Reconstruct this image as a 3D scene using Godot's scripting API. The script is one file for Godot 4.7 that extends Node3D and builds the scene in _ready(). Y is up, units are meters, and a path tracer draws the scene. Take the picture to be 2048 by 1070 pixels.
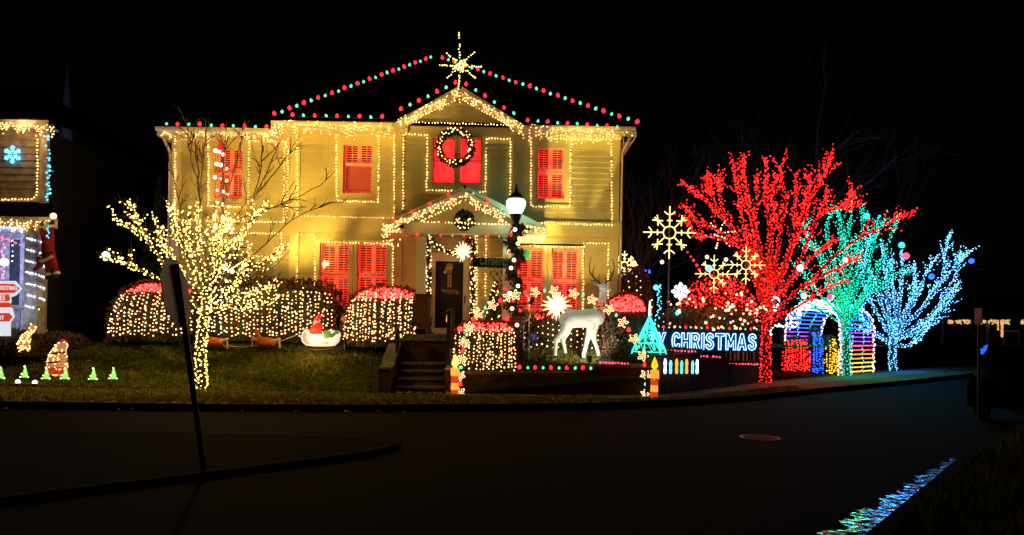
extends Node3D
# A corner house decorated with coloured lights, seen at night from across the street.
# Metres, y up, street level y = 0, the viewer stands at the origin and looks towards -z.

const FOC := 1490.0
const EYE := 1.6
const ROLL := 0.0175
var rng := RandomNumberGenerator.new()
var M := {}
var taken := {}

class Mb:
	var v := PackedVector3Array()
	var n := PackedVector3Array()
	func tri(a: Vector3, b: Vector3, c: Vector3) -> void:
		var nn := (b - a).cross(c - a).normalized()
		v.append(a); v.append(c); v.append(b)
		n.append(nn); n.append(nn); n.append(nn)
	func stri(a: Vector3, b: Vector3, c: Vector3, na: Vector3, nb: Vector3, nc: Vector3) -> void:
		v.append(a); v.append(c); v.append(b)
		n.append(na); n.append(nc); n.append(nb)
	func quad(a: Vector3, b: Vector3, c: Vector3, d: Vector3) -> void:
		tri(a, b, c); tri(a, c, d)
	func box(c: Vector3, s: Vector3, bs := Basis.IDENTITY) -> void:
		var h := s * 0.5
		var p := []
		for i in 8:
			p.append(c + bs * Vector3(h.x if i & 1 else -h.x, h.y if i & 2 else -h.y, h.z if i & 4 else -h.z))
		quad(p[4], p[5], p[7], p[6]); quad(p[1], p[0], p[2], p[3]); quad(p[5], p[1], p[3], p[7])
		quad(p[0], p[4], p[6], p[2]); quad(p[6], p[7], p[3], p[2]); quad(p[0], p[1], p[5], p[4])
	func span(a: Vector3, b: Vector3) -> void:
		box((a + b) * 0.5, (b - a).abs())
	func beam(a: Vector3, b: Vector3, w: float, h: float, up := Vector3.UP) -> void:
		var z := (b - a).normalized()
		var x := up.cross(z)
		if x.length() < 0.01: x = Vector3.RIGHT.cross(z)
		x = x.normalized()
		box((a + b) * 0.5, Vector3(w, h, a.distance_to(b)), Basis(x, z.cross(x), z))
	func tube(pts: PackedVector3Array, r0: float, r1: float, sides := 5, cap := true) -> void:
		var k := pts.size()
		if k < 2: return
		var t := (pts[1] - pts[0]).normalized()
		var u := t.cross(Vector3.UP if absf(t.y) < 0.9 else Vector3.RIGHT).normalized()
		var rings := []
		var norms := []
		for i in k:
			var d := t
			if i < k - 1: d = (pts[i + 1] - pts[i]).normalized()
			if i > 0: d = (d + (pts[i] - pts[i - 1]).normalized()).normalized()
			if d.length() < 0.5: d = t
			t = d
			u = (u - t * u.dot(t)).normalized()
			var w := t.cross(u)
			var r := lerpf(r0, r1, float(i) / (k - 1))
			var ring := PackedVector3Array()
			var nr := PackedVector3Array()
			for s in sides:
				var a := TAU * s / sides
				var q := u * cos(a) + w * sin(a)
				ring.append(pts[i] + q * r); nr.append(q)
			rings.append(ring); norms.append(nr)
		for i in k - 1:
			for s in sides:
				var e := (s + 1) % sides
				stri(rings[i][s], rings[i][e], rings[i + 1][e], norms[i][s], norms[i][e], norms[i + 1][e])
				stri(rings[i][s], rings[i + 1][e], rings[i + 1][s], norms[i][s], norms[i + 1][e], norms[i + 1][s])
		if cap:
			for s in range(1, sides - 1):
				tri(rings[0][0], rings[0][s + 1], rings[0][s])
				tri(rings[k - 1][0], rings[k - 1][s], rings[k - 1][s + 1])
	func lathe(prof: PackedVector2Array, seg: int, xf := Transform3D.IDENTITY) -> void:
		for i in prof.size() - 1:
			var a := prof[i]
			var b := prof[i + 1]
			var nn := Vector2(b.y - a.y, a.x - b.x).normalized()
			for s in seg:
				var p := TAU * s / seg
				var q := TAU * (s + 1) / seg
				var dp := Vector3(cos(p), 0, -sin(p))
				var dq := Vector3(cos(q), 0, -sin(q))
				var A := xf * (dp * a.x + Vector3.UP * a.y)
				var B := xf * (dq * a.x + Vector3.UP * a.y)
				var C := xf * (dq * b.x + Vector3.UP * b.y)
				var D := xf * (dp * b.x + Vector3.UP * b.y)
				var np := (xf.basis * (dp * nn.x + Vector3.UP * nn.y)).normalized()
				var nq := (xf.basis * (dq * nn.x + Vector3.UP * nn.y)).normalized()
				if a.x > 1e-5: stri(A, B, C, np, nq, nq)
				if b.x > 1e-5: stri(A, C, D, np, nq, np)
	func ball(c: Vector3, r: float, seg := 10, sc := Vector3.ONE) -> void:
		var pr := PackedVector2Array()
		var rings := maxi(4, seg / 2)
		for i in rings + 1:
			var a := -PI / 2 + PI * i / rings
			pr.append(Vector2(maxf(0.0, cos(a)) * r if i > 0 and i < rings else 0.0, sin(a) * r))
		lathe(pr, seg, Transform3D(Basis.from_scale(sc), c))
	func prism(poly: PackedVector2Array, z0: float, z1: float, xf := Transform3D.IDENTITY) -> void:
		var p := poly
		var area := 0.0
		for i in p.size(): area += p[i].cross(p[(i + 1) % p.size()])
		if area < 0: p.reverse()
		var idx := Geometry2D.triangulate_polygon(p)
		for i in idx.size() / 3:
			var a := p[idx[i * 3]]
			var b := p[idx[i * 3 + 1]]
			var c := p[idx[i * 3 + 2]]
			if (b - a).cross(c - a) < 0:
				var t := b; b = c; c = t
			tri(xf * Vector3(a.x, a.y, z1), xf * Vector3(b.x, b.y, z1), xf * Vector3(c.x, c.y, z1))
			tri(xf * Vector3(a.x, a.y, z0), xf * Vector3(c.x, c.y, z0), xf * Vector3(b.x, b.y, z0))
		for i in p.size():
			var a := p[i]
			var b := p[(i + 1) % p.size()]
			quad(xf * Vector3(a.x, a.y, z0), xf * Vector3(b.x, b.y, z0), xf * Vector3(b.x, b.y, z1), xf * Vector3(a.x, a.y, z1))
	func mesh() -> ArrayMesh:
		var arr := []
		arr.resize(Mesh.ARRAY_MAX)
		arr[Mesh.ARRAY_VERTEX] = v
		arr[Mesh.ARRAY_NORMAL] = n
		var am := ArrayMesh.new()
		am.add_surface_from_arrays(Mesh.PRIMITIVE_TRIANGLES, arr)
		return am

# ---------------------------------------------------------------- placing, naming
# the point d metres before the viewer that was measured at (u, v) on the survey photograph
func W(u: float, v: float, d: float) -> Vector3:
	var a := (u - 1024.0) / FOC
	var b := (v - 660.0) / FOC
	return Vector3((a + ROLL * b) * d, EYE - (b - ROLL * a) * d, -d)

func line(d: float, uv: Array) -> PackedVector3Array:
	var o := PackedVector3Array()
	for i in uv.size() / 2: o.append(W(uv[i * 2], uv[i * 2 + 1], d))
	return o

func rf(a: float, b: float) -> float: return rng.randf_range(a, b)
func rdir() -> Vector3: return Vector3(rng.randfn(), rng.randfn(), rng.randfn()).normalized()

func numbered(s: String) -> String:
	if not taken.has(s):
		taken[s] = 0
		return s
	taken[s] += 1
	return "%s_%03d" % [s, taken[s]]

func tag(o: Node3D, label: String, category: String, group := "", kind := "") -> void:
	if label: o.set_meta("label", label)
	if category: o.set_meta("category", category)
	if group: o.set_meta("group", group)
	if kind: o.set_meta("kind", kind)

func thing(nm: String, label: String, category: String, at := Vector3.ZERO, group := "", kind := "") -> Node3D:
	var o := Node3D.new()
	o.name = numbered(nm)
	o.position = at
	tag(o, label, category, group, kind)
	add_child(o)
	return o

func origin_of(p: Node) -> Vector3:
	var g := Vector3.ZERO
	while p != self:
		g += (p as Node3D).position
		p = p.get_parent()
	return g

func part(nm: String, shape, m: Material, par: Node, at := Transform3D.IDENTITY) -> MeshInstance3D:
	var o := MeshInstance3D.new()
	if par == self: o.name = numbered(nm)
	else: o.name = nm
	o.mesh = shape.mesh() if shape is Mb else shape
	o.material_override = m
	o.transform = at
	o.position -= origin_of(par)
	par.add_child(o, true)
	return o

func sub(nm: String, par: Node, at := Vector3.ZERO) -> Node3D:
	var o := Node3D.new()
	o.name = nm
	o.position = at - origin_of(par)
	par.add_child(o, true)
	return o

func scatter(nm: String, mesh: Mesh, m: Material, xs: Array, par: Node) -> MultiMeshInstance3D:
	var mm := MultiMesh.new()
	mm.transform_format = MultiMesh.TRANSFORM_3D
	mm.mesh = mesh
	mm.instance_count = xs.size()
	for i in xs.size(): mm.set_instance_transform(i, xs[i])
	var o := MultiMeshInstance3D.new()
	o.name = numbered(nm) if par == self else nm
	o.multimesh = mm
	o.material_override = m
	o.position = -origin_of(par)
	o.set_meta("kind", "stuff")
	par.add_child(o, true)
	return o

# ---------------------------------------------------------------- materials
func lin(r: float, g: float, b: float) -> Color: return Color(r, g, b).linear_to_srgb()

var grain: NoiseTexture2D
var soft: NoiseTexture2D
var bump: NoiseTexture2D
func noise_tex(f: float, lo: float, hi: float, seed_: int, oct := 4) -> NoiseTexture2D:
	var t := NoiseTexture2D.new()
	var n := FastNoiseLite.new()
	n.seed = seed_; n.frequency = f; n.fractal_octaves = oct
	t.noise = n; t.width = 512; t.height = 512; t.seamless = true
	var g := Gradient.new()
	g.set_color(0, Color(lo, lo, lo)); g.set_color(1, Color(hi, hi, hi))
	t.color_ramp = g
	return t

func mat(nm: String, c: Color, rough := 0.8, sc := 0.0, relief := 0.0, metal := 0.0) -> StandardMaterial3D:
	var m := StandardMaterial3D.new()
	m.resource_name = nm
	m.albedo_color = c
	m.roughness = rough
	m.metallic = metal
	if sc > 0.0:
		m.albedo_texture = grain
		m.uv1_triplanar = true; m.uv1_world_triplanar = true
		m.uv1_scale = Vector3(sc, sc, sc)
		if relief > 0.0:
			m.heightmap_enabled = true
			m.heightmap_texture = bump
			m.heightmap_scale = relief
	M[nm] = m
	return m

func glow(nm: String, r: float, g: float, b: float, k: float) -> StandardMaterial3D:
	var m := mat(nm, lin(r * 0.3 + 0.02, g * 0.3 + 0.02, b * 0.3 + 0.02), 0.4)
	m.emission_enabled = true
	m.emission = lin(r, g, b)
	m.emission_energy_multiplier = k
	return m

func materials() -> void:
	grain = noise_tex(0.02, 0.62, 1.0, 3, 5)
	soft = noise_tex(0.012, 0.88, 1.0, 17, 5)
	bump = noise_tex(0.05, 0.0, 1.0, 9, 4)
	mat("siding", lin(0.68, 0.59, 0.31), 0.75, 0.25).albedo_texture = soft
	mat("trim", lin(0.66, 0.54, 0.27), 0.6)
	mat("white_trim", lin(0.74, 0.66, 0.48), 0.6)
	mat("shutter", lin(0.62, 0.55, 0.50), 0.5)
	mat("roof", lin(0.01, 0.01, 0.011), 1.0, 0.8, 1.0).metallic_specular = 0.05
	mat("black_metal", lin(0.012, 0.012, 0.013), 0.5)
	mat("dark_inside", lin(0.01, 0.01, 0.01), 0.9)
	mat("cord", lin(0.01, 0.03, 0.015), 0.7)
	mat("white_cord", lin(0.35, 0.33, 0.3), 0.7)
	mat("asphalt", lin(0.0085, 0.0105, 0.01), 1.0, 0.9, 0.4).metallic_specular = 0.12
	mat("concrete", lin(0.24, 0.23, 0.2), 1.0, 0.7, 0.4).metallic_specular = 0.15
	mat("lawn", lin(0.075, 0.085, 0.018), 1.0, 0.5, 2.0).metallic_specular = 0.1
	mat("dry_lawn", lin(0.21, 0.18, 0.05), 1.0, 0.5, 2.0).metallic_specular = 0.1
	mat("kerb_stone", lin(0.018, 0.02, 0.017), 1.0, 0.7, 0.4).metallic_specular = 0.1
	mat("shade_cloth", lin(0.14, 0.06, 0.06), 0.8)
	mat("blade", lin(0.12, 0.15, 0.024), 0.9).metallic_specular = 0.2
	mat("dry_blade", lin(0.26, 0.21, 0.06), 0.9).metallic_specular = 0.2
	mat("soil", lin(0.035, 0.025, 0.016), 0.95, 0.8, 1.5)
	mat("leaf", lin(0.11, 0.042, 0.026), 0.7)
	mat("dark_leaf", lin(0.014, 0.03, 0.014), 0.65)
	mat("tan_leaf", lin(0.17, 0.12, 0.05), 0.8)
	mat("twig", lin(0.06, 0.04, 0.022), 0.9)
	mat("bark", lin(0.16, 0.12, 0.085), 0.9, 1.5, 1.0)
	mat("dark_bark", lin(0.06, 0.042, 0.026), 0.95, 1.5, 1.0)
	mat("unlit_turf", lin(0.0075, 0.01, 0.005), 1.0, 0.8, 1.0).metallic_specular = 0.1  # grass colour darkened to paint in the unlit foreground
	mat("mortar", lin(0.1, 0.085, 0.07), 0.95, 1.0)
	for i in 3: mat("brick%d" % i, [lin(0.13, 0.045, 0.03), lin(0.1, 0.035, 0.025), lin(0.16, 0.06, 0.04)][i], 0.9, 1.6)
	mat("wood", lin(0.07, 0.045, 0.022), 0.8, 0.9)
	mat("sign_green", lin(0.0, 0.06, 0.03), 0.35)
	mat("sign_back", lin(0.06, 0.06, 0.06), 0.45, 0.0, 0.0, 0.3)
	mat("galvanised", lin(0.12, 0.12, 0.12), 0.5, 0.0, 0.0, 0.4)
	mat("sign_letter", lin(0.4, 0.42, 0.36), 0.5)
	mat("deer_white", lin(0.72, 0.74, 0.66), 0.75, 3.0)
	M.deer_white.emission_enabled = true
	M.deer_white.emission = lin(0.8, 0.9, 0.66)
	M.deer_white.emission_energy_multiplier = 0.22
	mat("antler", lin(0.10, 0.06, 0.03), 0.7)
	mat("gold", lin(0.55, 0.38, 0.1), 0.4, 0.0, 0.0, 0.6)
	mat("red_cloth", lin(0.42, 0.012, 0.018), 0.85, 2.0)
	mat("white_fur", lin(0.75, 0.7, 0.66), 0.95)
	mat("black_cloth", lin(0.012, 0.011, 0.012), 0.8)
	mat("orange_plastic", lin(0.62, 0.13, 0.025), 0.4)
	mat("brown_plastic", lin(0.05, 0.025, 0.014), 0.5)
	mat("cream_plastic", lin(0.6, 0.48, 0.3), 0.45)
	mat("candy", lin(0.45, 0.14, 0.05), 0.4)
	mat("sign_blue", lin(0.02, 0.05, 0.3), 0.4)
	mat("neighbour_siding", lin(0.5, 0.46, 0.4), 0.6, 0.35)
	mat("neighbour_trim", lin(0.74, 0.74, 0.76), 0.5, 0.4)
	mat("slate", lin(0.06, 0.065, 0.08), 0.7, 0.5)
	mat("car_paint", lin(0.008, 0.009, 0.012), 0.25)
	mat("rubber", lin(0.01, 0.01, 0.01), 0.9)
	mat("banner_blue", lin(0.012, 0.08, 0.42), 0.5)
	mat("fallen_leaf", lin(0.3, 0.25, 0.1), 0.85)
	mat("stone_white", lin(0.6, 0.58, 0.55), 0.8)
	var g := mat("glass", Color(1, 1, 1, 0.06), 0.05)
	g.transparency = BaseMaterial3D.TRANSPARENCY_ALPHA
	var w := mat("water", lin(0.02, 0.022, 0.025), 0.17)
	w.metallic_specular = 1.0
	# what gives light
	glow("warm", 1.0, 0.55, 0.18, 5.0)
	glow("warm_net", 1.0, 0.52, 0.2, 4.4)
	glow("warm_line", 1.0, 0.57, 0.17, 4.8)
	glow("tree_warm", 1.0, 0.72, 0.17, 4.8)
	glow("red_mini", 1.0, 0.035, 0.03, 6.5)
	glow("red_window", 1.0, 0.02, 0.05, 5.0)
	glow("red_tree", 1.0, 0.012, 0.01, 9.5)
	glow("green_tree", 0.004, 0.8, 0.56, 3.6)
	glow("blue_tree", 0.14, 0.5, 1.0, 6.5)
	glow("c9_red", 1.0, 0.01, 0.018, 5.0)
	glow("c9_green", 0.12, 1.0, 0.5, 1.6)
	glow("white_led", 0.75, 0.82, 1.0, 3.0)
	glow("blue_led", 0.02, 0.1, 1.0, 3.0)
	glow("cyan_led", 0.1, 0.75, 1.0, 2.2)
	glow("purple_led", 0.4, 0.03, 1.0, 2.0)
	glow("pink_led", 1.0, 0.07, 0.16, 2.4)
	glow("gold_led", 1.0, 0.5, 0.02, 2.4)
	glow("orange_led", 1.0, 0.25, 0.03, 2.6)
	glow("teal_rope", 0.06, 1.0, 0.72, 1.5)
	glow("yellow_rope", 1.0, 0.78, 0.22, 2.0)
	glow("letter_rope", 0.45, 0.85, 1.0, 2.2)
	glow("star_face", 1.0, 0.82, 0.45, 1.7)
	glow("lantern", 0.5, 1.0, 0.76, 2.6)
	glow("flame", 1.0, 0.6, 0.06, 4.5)
	glow("candle_red", 1.0, 0.1, 0.012, 0.55)
	glow("candle_orange", 1.0, 0.38, 0.06, 1.1)
	glow("sleigh_white", 1.0, 0.80, 0.62, 0.95)
	glow("sleigh_red", 1.0, 0.012, 0.012, 0.85)
	glow("sleigh_green", 0.06, 0.22, 0.015, 0.8)
	glow("sleigh_pink", 1.0, 0.4, 0.26, 0.62)
	glow("mini_tree", 0.34, 1.0, 0.12, 1.0)
	glow("flake_blue", 0.16, 0.6, 1.0, 2.6)
	glow("wire_peach", 1.0, 0.42, 0.14, 1.5)
	glow("wire_red", 1.0, 0.03, 0.015, 0.4)
	glow("white_globe", 1.0, 0.95, 0.7, 3.5)
	glow("sign_lit_red", 0.85, 0.05, 0.025, 0.75)
	glow("sign_lit_white", 0.75, 0.85, 0.95, 0.9)
	glow("flood_lens", 1.0, 0.85, 0.55, 3.0)

# ---------------------------------------------------------------- lights on wires
var dot: ArrayMesh
var fat_bulb: ArrayMesh

func make_dots() -> void:
	var b := Mb.new()
	var t := (1.0 + sqrt(5.0)) / 2.0
	var p := [Vector3(-1, t, 0), Vector3(1, t, 0), Vector3(-1, -t, 0), Vector3(1, -t, 0), Vector3(0, -1, t), Vector3(0, 1, t), Vector3(0, -1, -t), Vector3(0, 1, -t), Vector3(t, 0, -1), Vector3(t, 0, 1), Vector3(-t, 0, -1), Vector3(-t, 0, 1)]
	var f := [0, 11, 5, 0, 5, 1, 0, 1, 7, 0, 7, 10, 0, 10, 11, 1, 5, 9, 5, 11, 4, 11, 10, 2, 10, 7, 6, 7, 1, 8, 3, 9, 4, 3, 4, 2, 3, 2, 6, 3, 6, 8, 3, 8, 9, 4, 9, 5, 2, 4, 11, 6, 2, 10, 8, 6, 7, 9, 8, 1]
	for i in 20: b.tri(p[f[i * 3]].normalized(), p[f[i * 3 + 1]].normalized(), p[f[i * 3 + 2]].normalized())
	dot = b.mesh()
	var c := Mb.new()
	c.lathe(PackedVector2Array([Vector2(0, -0.5), Vector2(0.35, -0.5), Vector2(0.62, -0.15), Vector2(0.66, 0.2), Vector2(0.5, 0.65), Vector2(0.2, 1.0), Vector2(0, 1.08)]), 9)
	fat_bulb = c.mesh()

func walk(pts: PackedVector3Array, gap: float) -> PackedVector3Array:
	var o := PackedVector3Array()
	var left := gap * 0.5
	for i in pts.size() - 1:
		var l := pts[i].distance_to(pts[i + 1])
		while left <= l:
			o.append(pts[i].lerp(pts[i + 1], left / l))
			left += gap
		left -= l
	return o

func dots(par: Node, pts, r: float, m: Material, nm := "bulb_strand") -> void:
	if m in [M.warm, M.warm_net, M.warm_line, M.tree_warm, M.red_mini, M.red_tree, M.green_tree, M.blue_tree]: r *= 0.88 if m != M.tree_warm and m != M.red_tree and m != M.green_tree and m != M.blue_tree else 0.76
	var cells := {}
	for p in pts:
		var k := Vector3i((p / 4.2).floor())
		if not cells.has(k): cells[k] = []
		cells[k].append(Transform3D(Basis.from_scale(Vector3.ONE * r * rf(0.68, 1.25)), p))
	for k in cells: scatter(nm, dot, m, cells[k], par)

func strand(nm: String, label: String, group: String, lines: Array, gap: float, r: float, m: Material, wobble := 0.006, cat := "string lights") -> Node3D:
	var o := thing(nm, label, cat, lines[0][0], group)
	var w := Mb.new()
	var all := PackedVector3Array()
	for l in lines:
		w.tube(l, 0.005, 0.005, 3, false)
		for p in walk(l, gap):
			if rng.randf() > 0.03: all.append(p + rdir() * wobble)
	part("cord", w, M.cord, o)
	dots(o, all, r, m)
	return o

# large coloured bulbs on a wire, each bulb a part
func big_bulbs(nm: String, label: String, group: String, l: PackedVector3Array, gap: float, kinds: Array, size := 0.05, first := 0) -> Node3D:
	var o := thing(nm, label, "string lights", l[0], group)
	var w := Mb.new()
	w.tube(l, 0.008, 0.008, 3, false)
	part("cord", w, M.cord, o)
	var i := first
	for p in walk(l, gap):
		var m = kinds[i % kinds.size()]
		var s := size * (1.0 if m != M.c9_green else 0.8) * rf(0.92, 1.08)
		part("bulb", fat_bulb, m, o, Transform3D(Basis.from_euler(Vector3(rf(-0.4, 0.4), 0, rf(-0.4, 0.4))).scaled(Vector3.ONE * s), p + Vector3(0, s * 0.5, 0) + rdir() * 0.01))
		i += 1
	return o

func icicles(nm: String, label: String, eave: PackedVector3Array, drop: float, n: int, m: Material) -> void:
	var o := thing(nm, label, "icicle lights", eave[0], "icicle lights along the eaves")
	var w := Mb.new()
	w.tube(eave, 0.005, 0.005, 3, false)
	var total := 0.0
	for i in eave.size() - 1: total += eave[i].distance_to(eave[i + 1])
	var tops := walk(eave, total / n * 1.15)
	var pts := PackedVector3Array()
	for p in tops:
		var k := 1 + rng.randi() % 5
		var q := p - Vector3(0, drop * rf(0.0, 0.3), 0)
		for j in k:
			if rng.randf() < 0.72: pts.append(q + Vector3(rf(-0.03, 0.03), 0, rf(0, 0.03)))
			q.y -= drop / 5.0 * rf(0.7, 1.3)
		w.tube(PackedVector3Array([p, q]), 0.003, 0.003, 3, false)
	part("cord", w, M.white_cord, o)
	dots(o, pts, 0.0175, m)

# ---------------------------------------------------------------- bodies: a smooth union of tapered capsules, meshed by surface nets
func body(caps: Array, cell: float, k := 0.03) -> Mb:
	var lo := Vector3.INF
	var hi := -Vector3.INF
	for c in caps:
		var r := maxf(c[2], c[3]) + 2.5 * cell + k * 0.5
		lo = lo.min(c[0] - Vector3.ONE * r).min(c[1] - Vector3.ONE * r)
		hi = hi.max(c[0] + Vector3.ONE * r).max(c[1] + Vector3.ONE * r)
	var nx := int((hi.x - lo.x) / cell) + 2
	var ny := int((hi.y - lo.y) / cell) + 2
	var nz := int((hi.z - lo.z) / cell) + 2
	var f := PackedFloat32Array()
	f.resize(nx * ny * nz)
	f.fill(1.0)
	for c in caps:
		var a: Vector3 = c[0]
		var b: Vector3 = c[1]
		var ra: float = c[2]
		var rb: float = c[3]
		var ab := b - a
		var l2 := maxf(ab.length_squared(), 1e-9)
		var pad := Vector3.ONE * (maxf(ra, rb) + 2.0 * cell + k)
		var i0 := Vector3i(((a.min(b) - pad - lo) / cell).floor()).maxi(0)
		var i1 := Vector3i(((a.max(b) + pad - lo) / cell).ceil())
		for z in range(i0.z, mini(i1.z, nz - 1) + 1):
			for y in range(i0.y, mini(i1.y, ny - 1) + 1):
				for x in range(i0.x, mini(i1.x, nx - 1) + 1):
					var p := lo + Vector3(x, y, z) * cell
					var t := clampf((p - a).dot(ab) / l2, 0.0, 1.0)
					var d := p.distance_to(a + ab * t) - lerpf(ra, rb, t)
					var at := x + nx * (y + ny * z)
					var h := maxf(k - absf(f[at] - d), 0.0) / k
					f[at] = minf(f[at], d) - h * h * k * 0.25
	var ids := {}
	var vs := PackedVector3Array()
	for z in nz - 1:
		for y in ny - 1:
			for x in nx - 1:
				var at := x + nx * (y + ny * z)
				var mask := 0
				var s := Vector3.ZERO
				var cnt := 0
				var val := PackedFloat32Array()
				for i in 8:
					var q := f[at + (i & 1) + nx * ((i >> 1) & 1) + nx * ny * (i >> 2)]
					val.append(q)
					if q < 0: mask |= 1 << i
				if mask == 0 or mask == 255: continue
				for e in [[0, 1], [2, 3], [4, 5], [6, 7], [0, 2], [1, 3], [4, 6], [5, 7], [0, 4], [1, 5], [2, 6], [3, 7]]:
					var va := val[e[0]]
					var vb := val[e[1]]
					if (va < 0) != (vb < 0):
						var t := va / (va - vb)
						var pa := Vector3(e[0] & 1, (e[0] >> 1) & 1, e[0] >> 2)
						var pb := Vector3(e[1] & 1, (e[1] >> 1) & 1, e[1] >> 2)
						s += pa.lerp(pb, t)
						cnt += 1
				ids[at] = vs.size()
				vs.append(lo + (Vector3(x, y, z) + s / cnt) * cell)
	var quads := []
	var dx := [1, nx, nx * ny]
	for at in ids:
		for ax in 3:
			var q: int = at + dx[ax]
			if q >= f.size() or (f[at] < 0) == (f[q] < 0): continue
			var u: int = dx[(ax + 1) % 3]
			var w: int = dx[(ax + 2) % 3]
			if not (ids.has(at - u) and ids.has(at - w) and ids.has(at - u - w)): continue
			var g := [ids[at], ids[at - u], ids[at - u - w], ids[at - w]]
			if f[at] >= 0: g.reverse()
			quads.append(g)
	var ns := PackedVector3Array()
	ns.resize(vs.size())
	for g in quads:
		var nn := (vs[g[2]] - vs[g[0]]).cross(vs[g[3]] - vs[g[1]])
		for i in g: ns[i] += nn
	var o := Mb.new()
	for g in quads:
		o.stri(vs[g[0]], vs[g[1]], vs[g[2]], ns[g[0]].normalized(), ns[g[1]].normalized(), ns[g[2]].normalized())
		o.stri(vs[g[0]], vs[g[2]], vs[g[3]], ns[g[0]].normalized(), ns[g[2]].normalized(), ns[g[3]].normalized())
	return o

func smooth(pts: PackedVector3Array, per := 4) -> PackedVector3Array:
	var o := PackedVector3Array()
	var k := pts.size()
	for i in k - 1:
		var p0 := pts[maxi(i - 1, 0)]
		var p3 := pts[mini(i + 2, k - 1)]
		for j in per:
			o.append(pts[i].cubic_interpolate(pts[i + 1], p0, p3, float(j) / per))
	o.append(pts[k - 1])
	return o

# ---------------------------------------------------------------- ground
const E := Vector2(0.70, -0.714)          # the side street runs this way
const KERB := [Vector2(-70, -12.6), Vector2(-12, -13.5), Vector2(-6, -13.75), Vector2(-3, -14.1), Vector2(0, -14.8), Vector2(2, -15.4), Vector2(3.4, -16.2), Vector2(5.65, -17.8), Vector2(8, -20.1), Vector2(13.9, -25.6), Vector2(60, -72.6)]
const WALL := [Vector2(-1.42, -17.3), Vector2(3.35, -17.55), Vector2(4.95, -19.4), Vector2(6.1, -20.9), Vector2(7.5, -22.6)]

func wall_x(z: float) -> float:           # the lot's edge at that depth
	if z > -17.55: return 3.35
	for i in range(1, WALL.size() - 1):
		if z >= WALL[i + 1].y: return lerpf(WALL[i].x, WALL[i + 1].x, (WALL[i].y - z) / (WALL[i].y - WALL[i + 1].y))
	return 7.5 + (-22.6 - z) * 0.98

func ground_at(x: float, z: float) -> float:
	var d := -z
	if d < 16.75 or x > wall_x(z) + 0.1: return 0.12
	if d > 50: return 0.12
	var bank := 0.16 + 1.1 * smoothstep(16.7, 19.6, d)
	if x < -9.0: bank = lerpf(bank, 0.16 + 0.75 * smoothstep(16.9, 21.0, d), smoothstep(-9.0, -13.0, x))
	var yard := 0.55 + 0.65 * smoothstep(17.3, 20.0, d)
	var walk := 0.14 + 0.55 * clampf((d - 16.9) / 1.2, 0.0, 1.0) + 0.5 * clampf((d - 18.1) / 0.8, 0.0, 1.0)
	if x < -2.72: return bank
	if x < -1.45: return walk - 0.1
	if x < -1.2 and d < 17.3: return 0.12
	if d < 17.3: return 0.12
	return yard

func sheet(nm: String, poly: PackedVector2Array, y: float, m: Material) -> void:
	var b := Mb.new()
	var idx := Geometry2D.triangulate_polygon(poly) if poly.size() > 4 else PackedInt32Array([0, 1, 2, 0, 2, 3])
	for i in idx.size() / 3:
		var p := [poly[idx[i * 3]], poly[idx[i * 3 + 1]], poly[idx[i * 3 + 2]]]
		if (p[1] - p[0]).cross(p[2] - p[0]) > 0: p.reverse()
		b.tri(Vector3(p[0].x, y, p[0].y), Vector3(p[1].x, y, p[1].y), Vector3(p[2].x, y, p[2].y))
	var o := part(nm, b, m, self)
	o.set_meta("kind", "structure")
	o.set_meta("label", nm.replace("_", " ") + " beside the decorated corner house")

func kerb(nm: String, pts: Array, side: float, high := 0.13) -> void:
	var b := Mb.new()
	for i in pts.size() - 1:
		var a: Vector2 = pts[i]
		var c: Vector2 = pts[i + 1]
		var t := (c - a).normalized()
		var q := Vector2(-t.y, t.x) * side * 0.15
		var a1 := Vector3(a.x, 0, a.y)
		var c1 := Vector3(c.x, 0, c.y)
		var a2 := Vector3(a.x + q.x, 0, a.y + q.y)
		var c2 := Vector3(c.x + q.x, 0, c.y + q.y)
		var h := Vector3(0, high, 0)
		b.quad(a1, c1, c1 + h, a1 + h); b.quad(a1 + h, c1 + h, c2 + h, a2 + h)
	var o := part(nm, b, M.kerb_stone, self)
	o.set_meta("kind", "structure")

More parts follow.
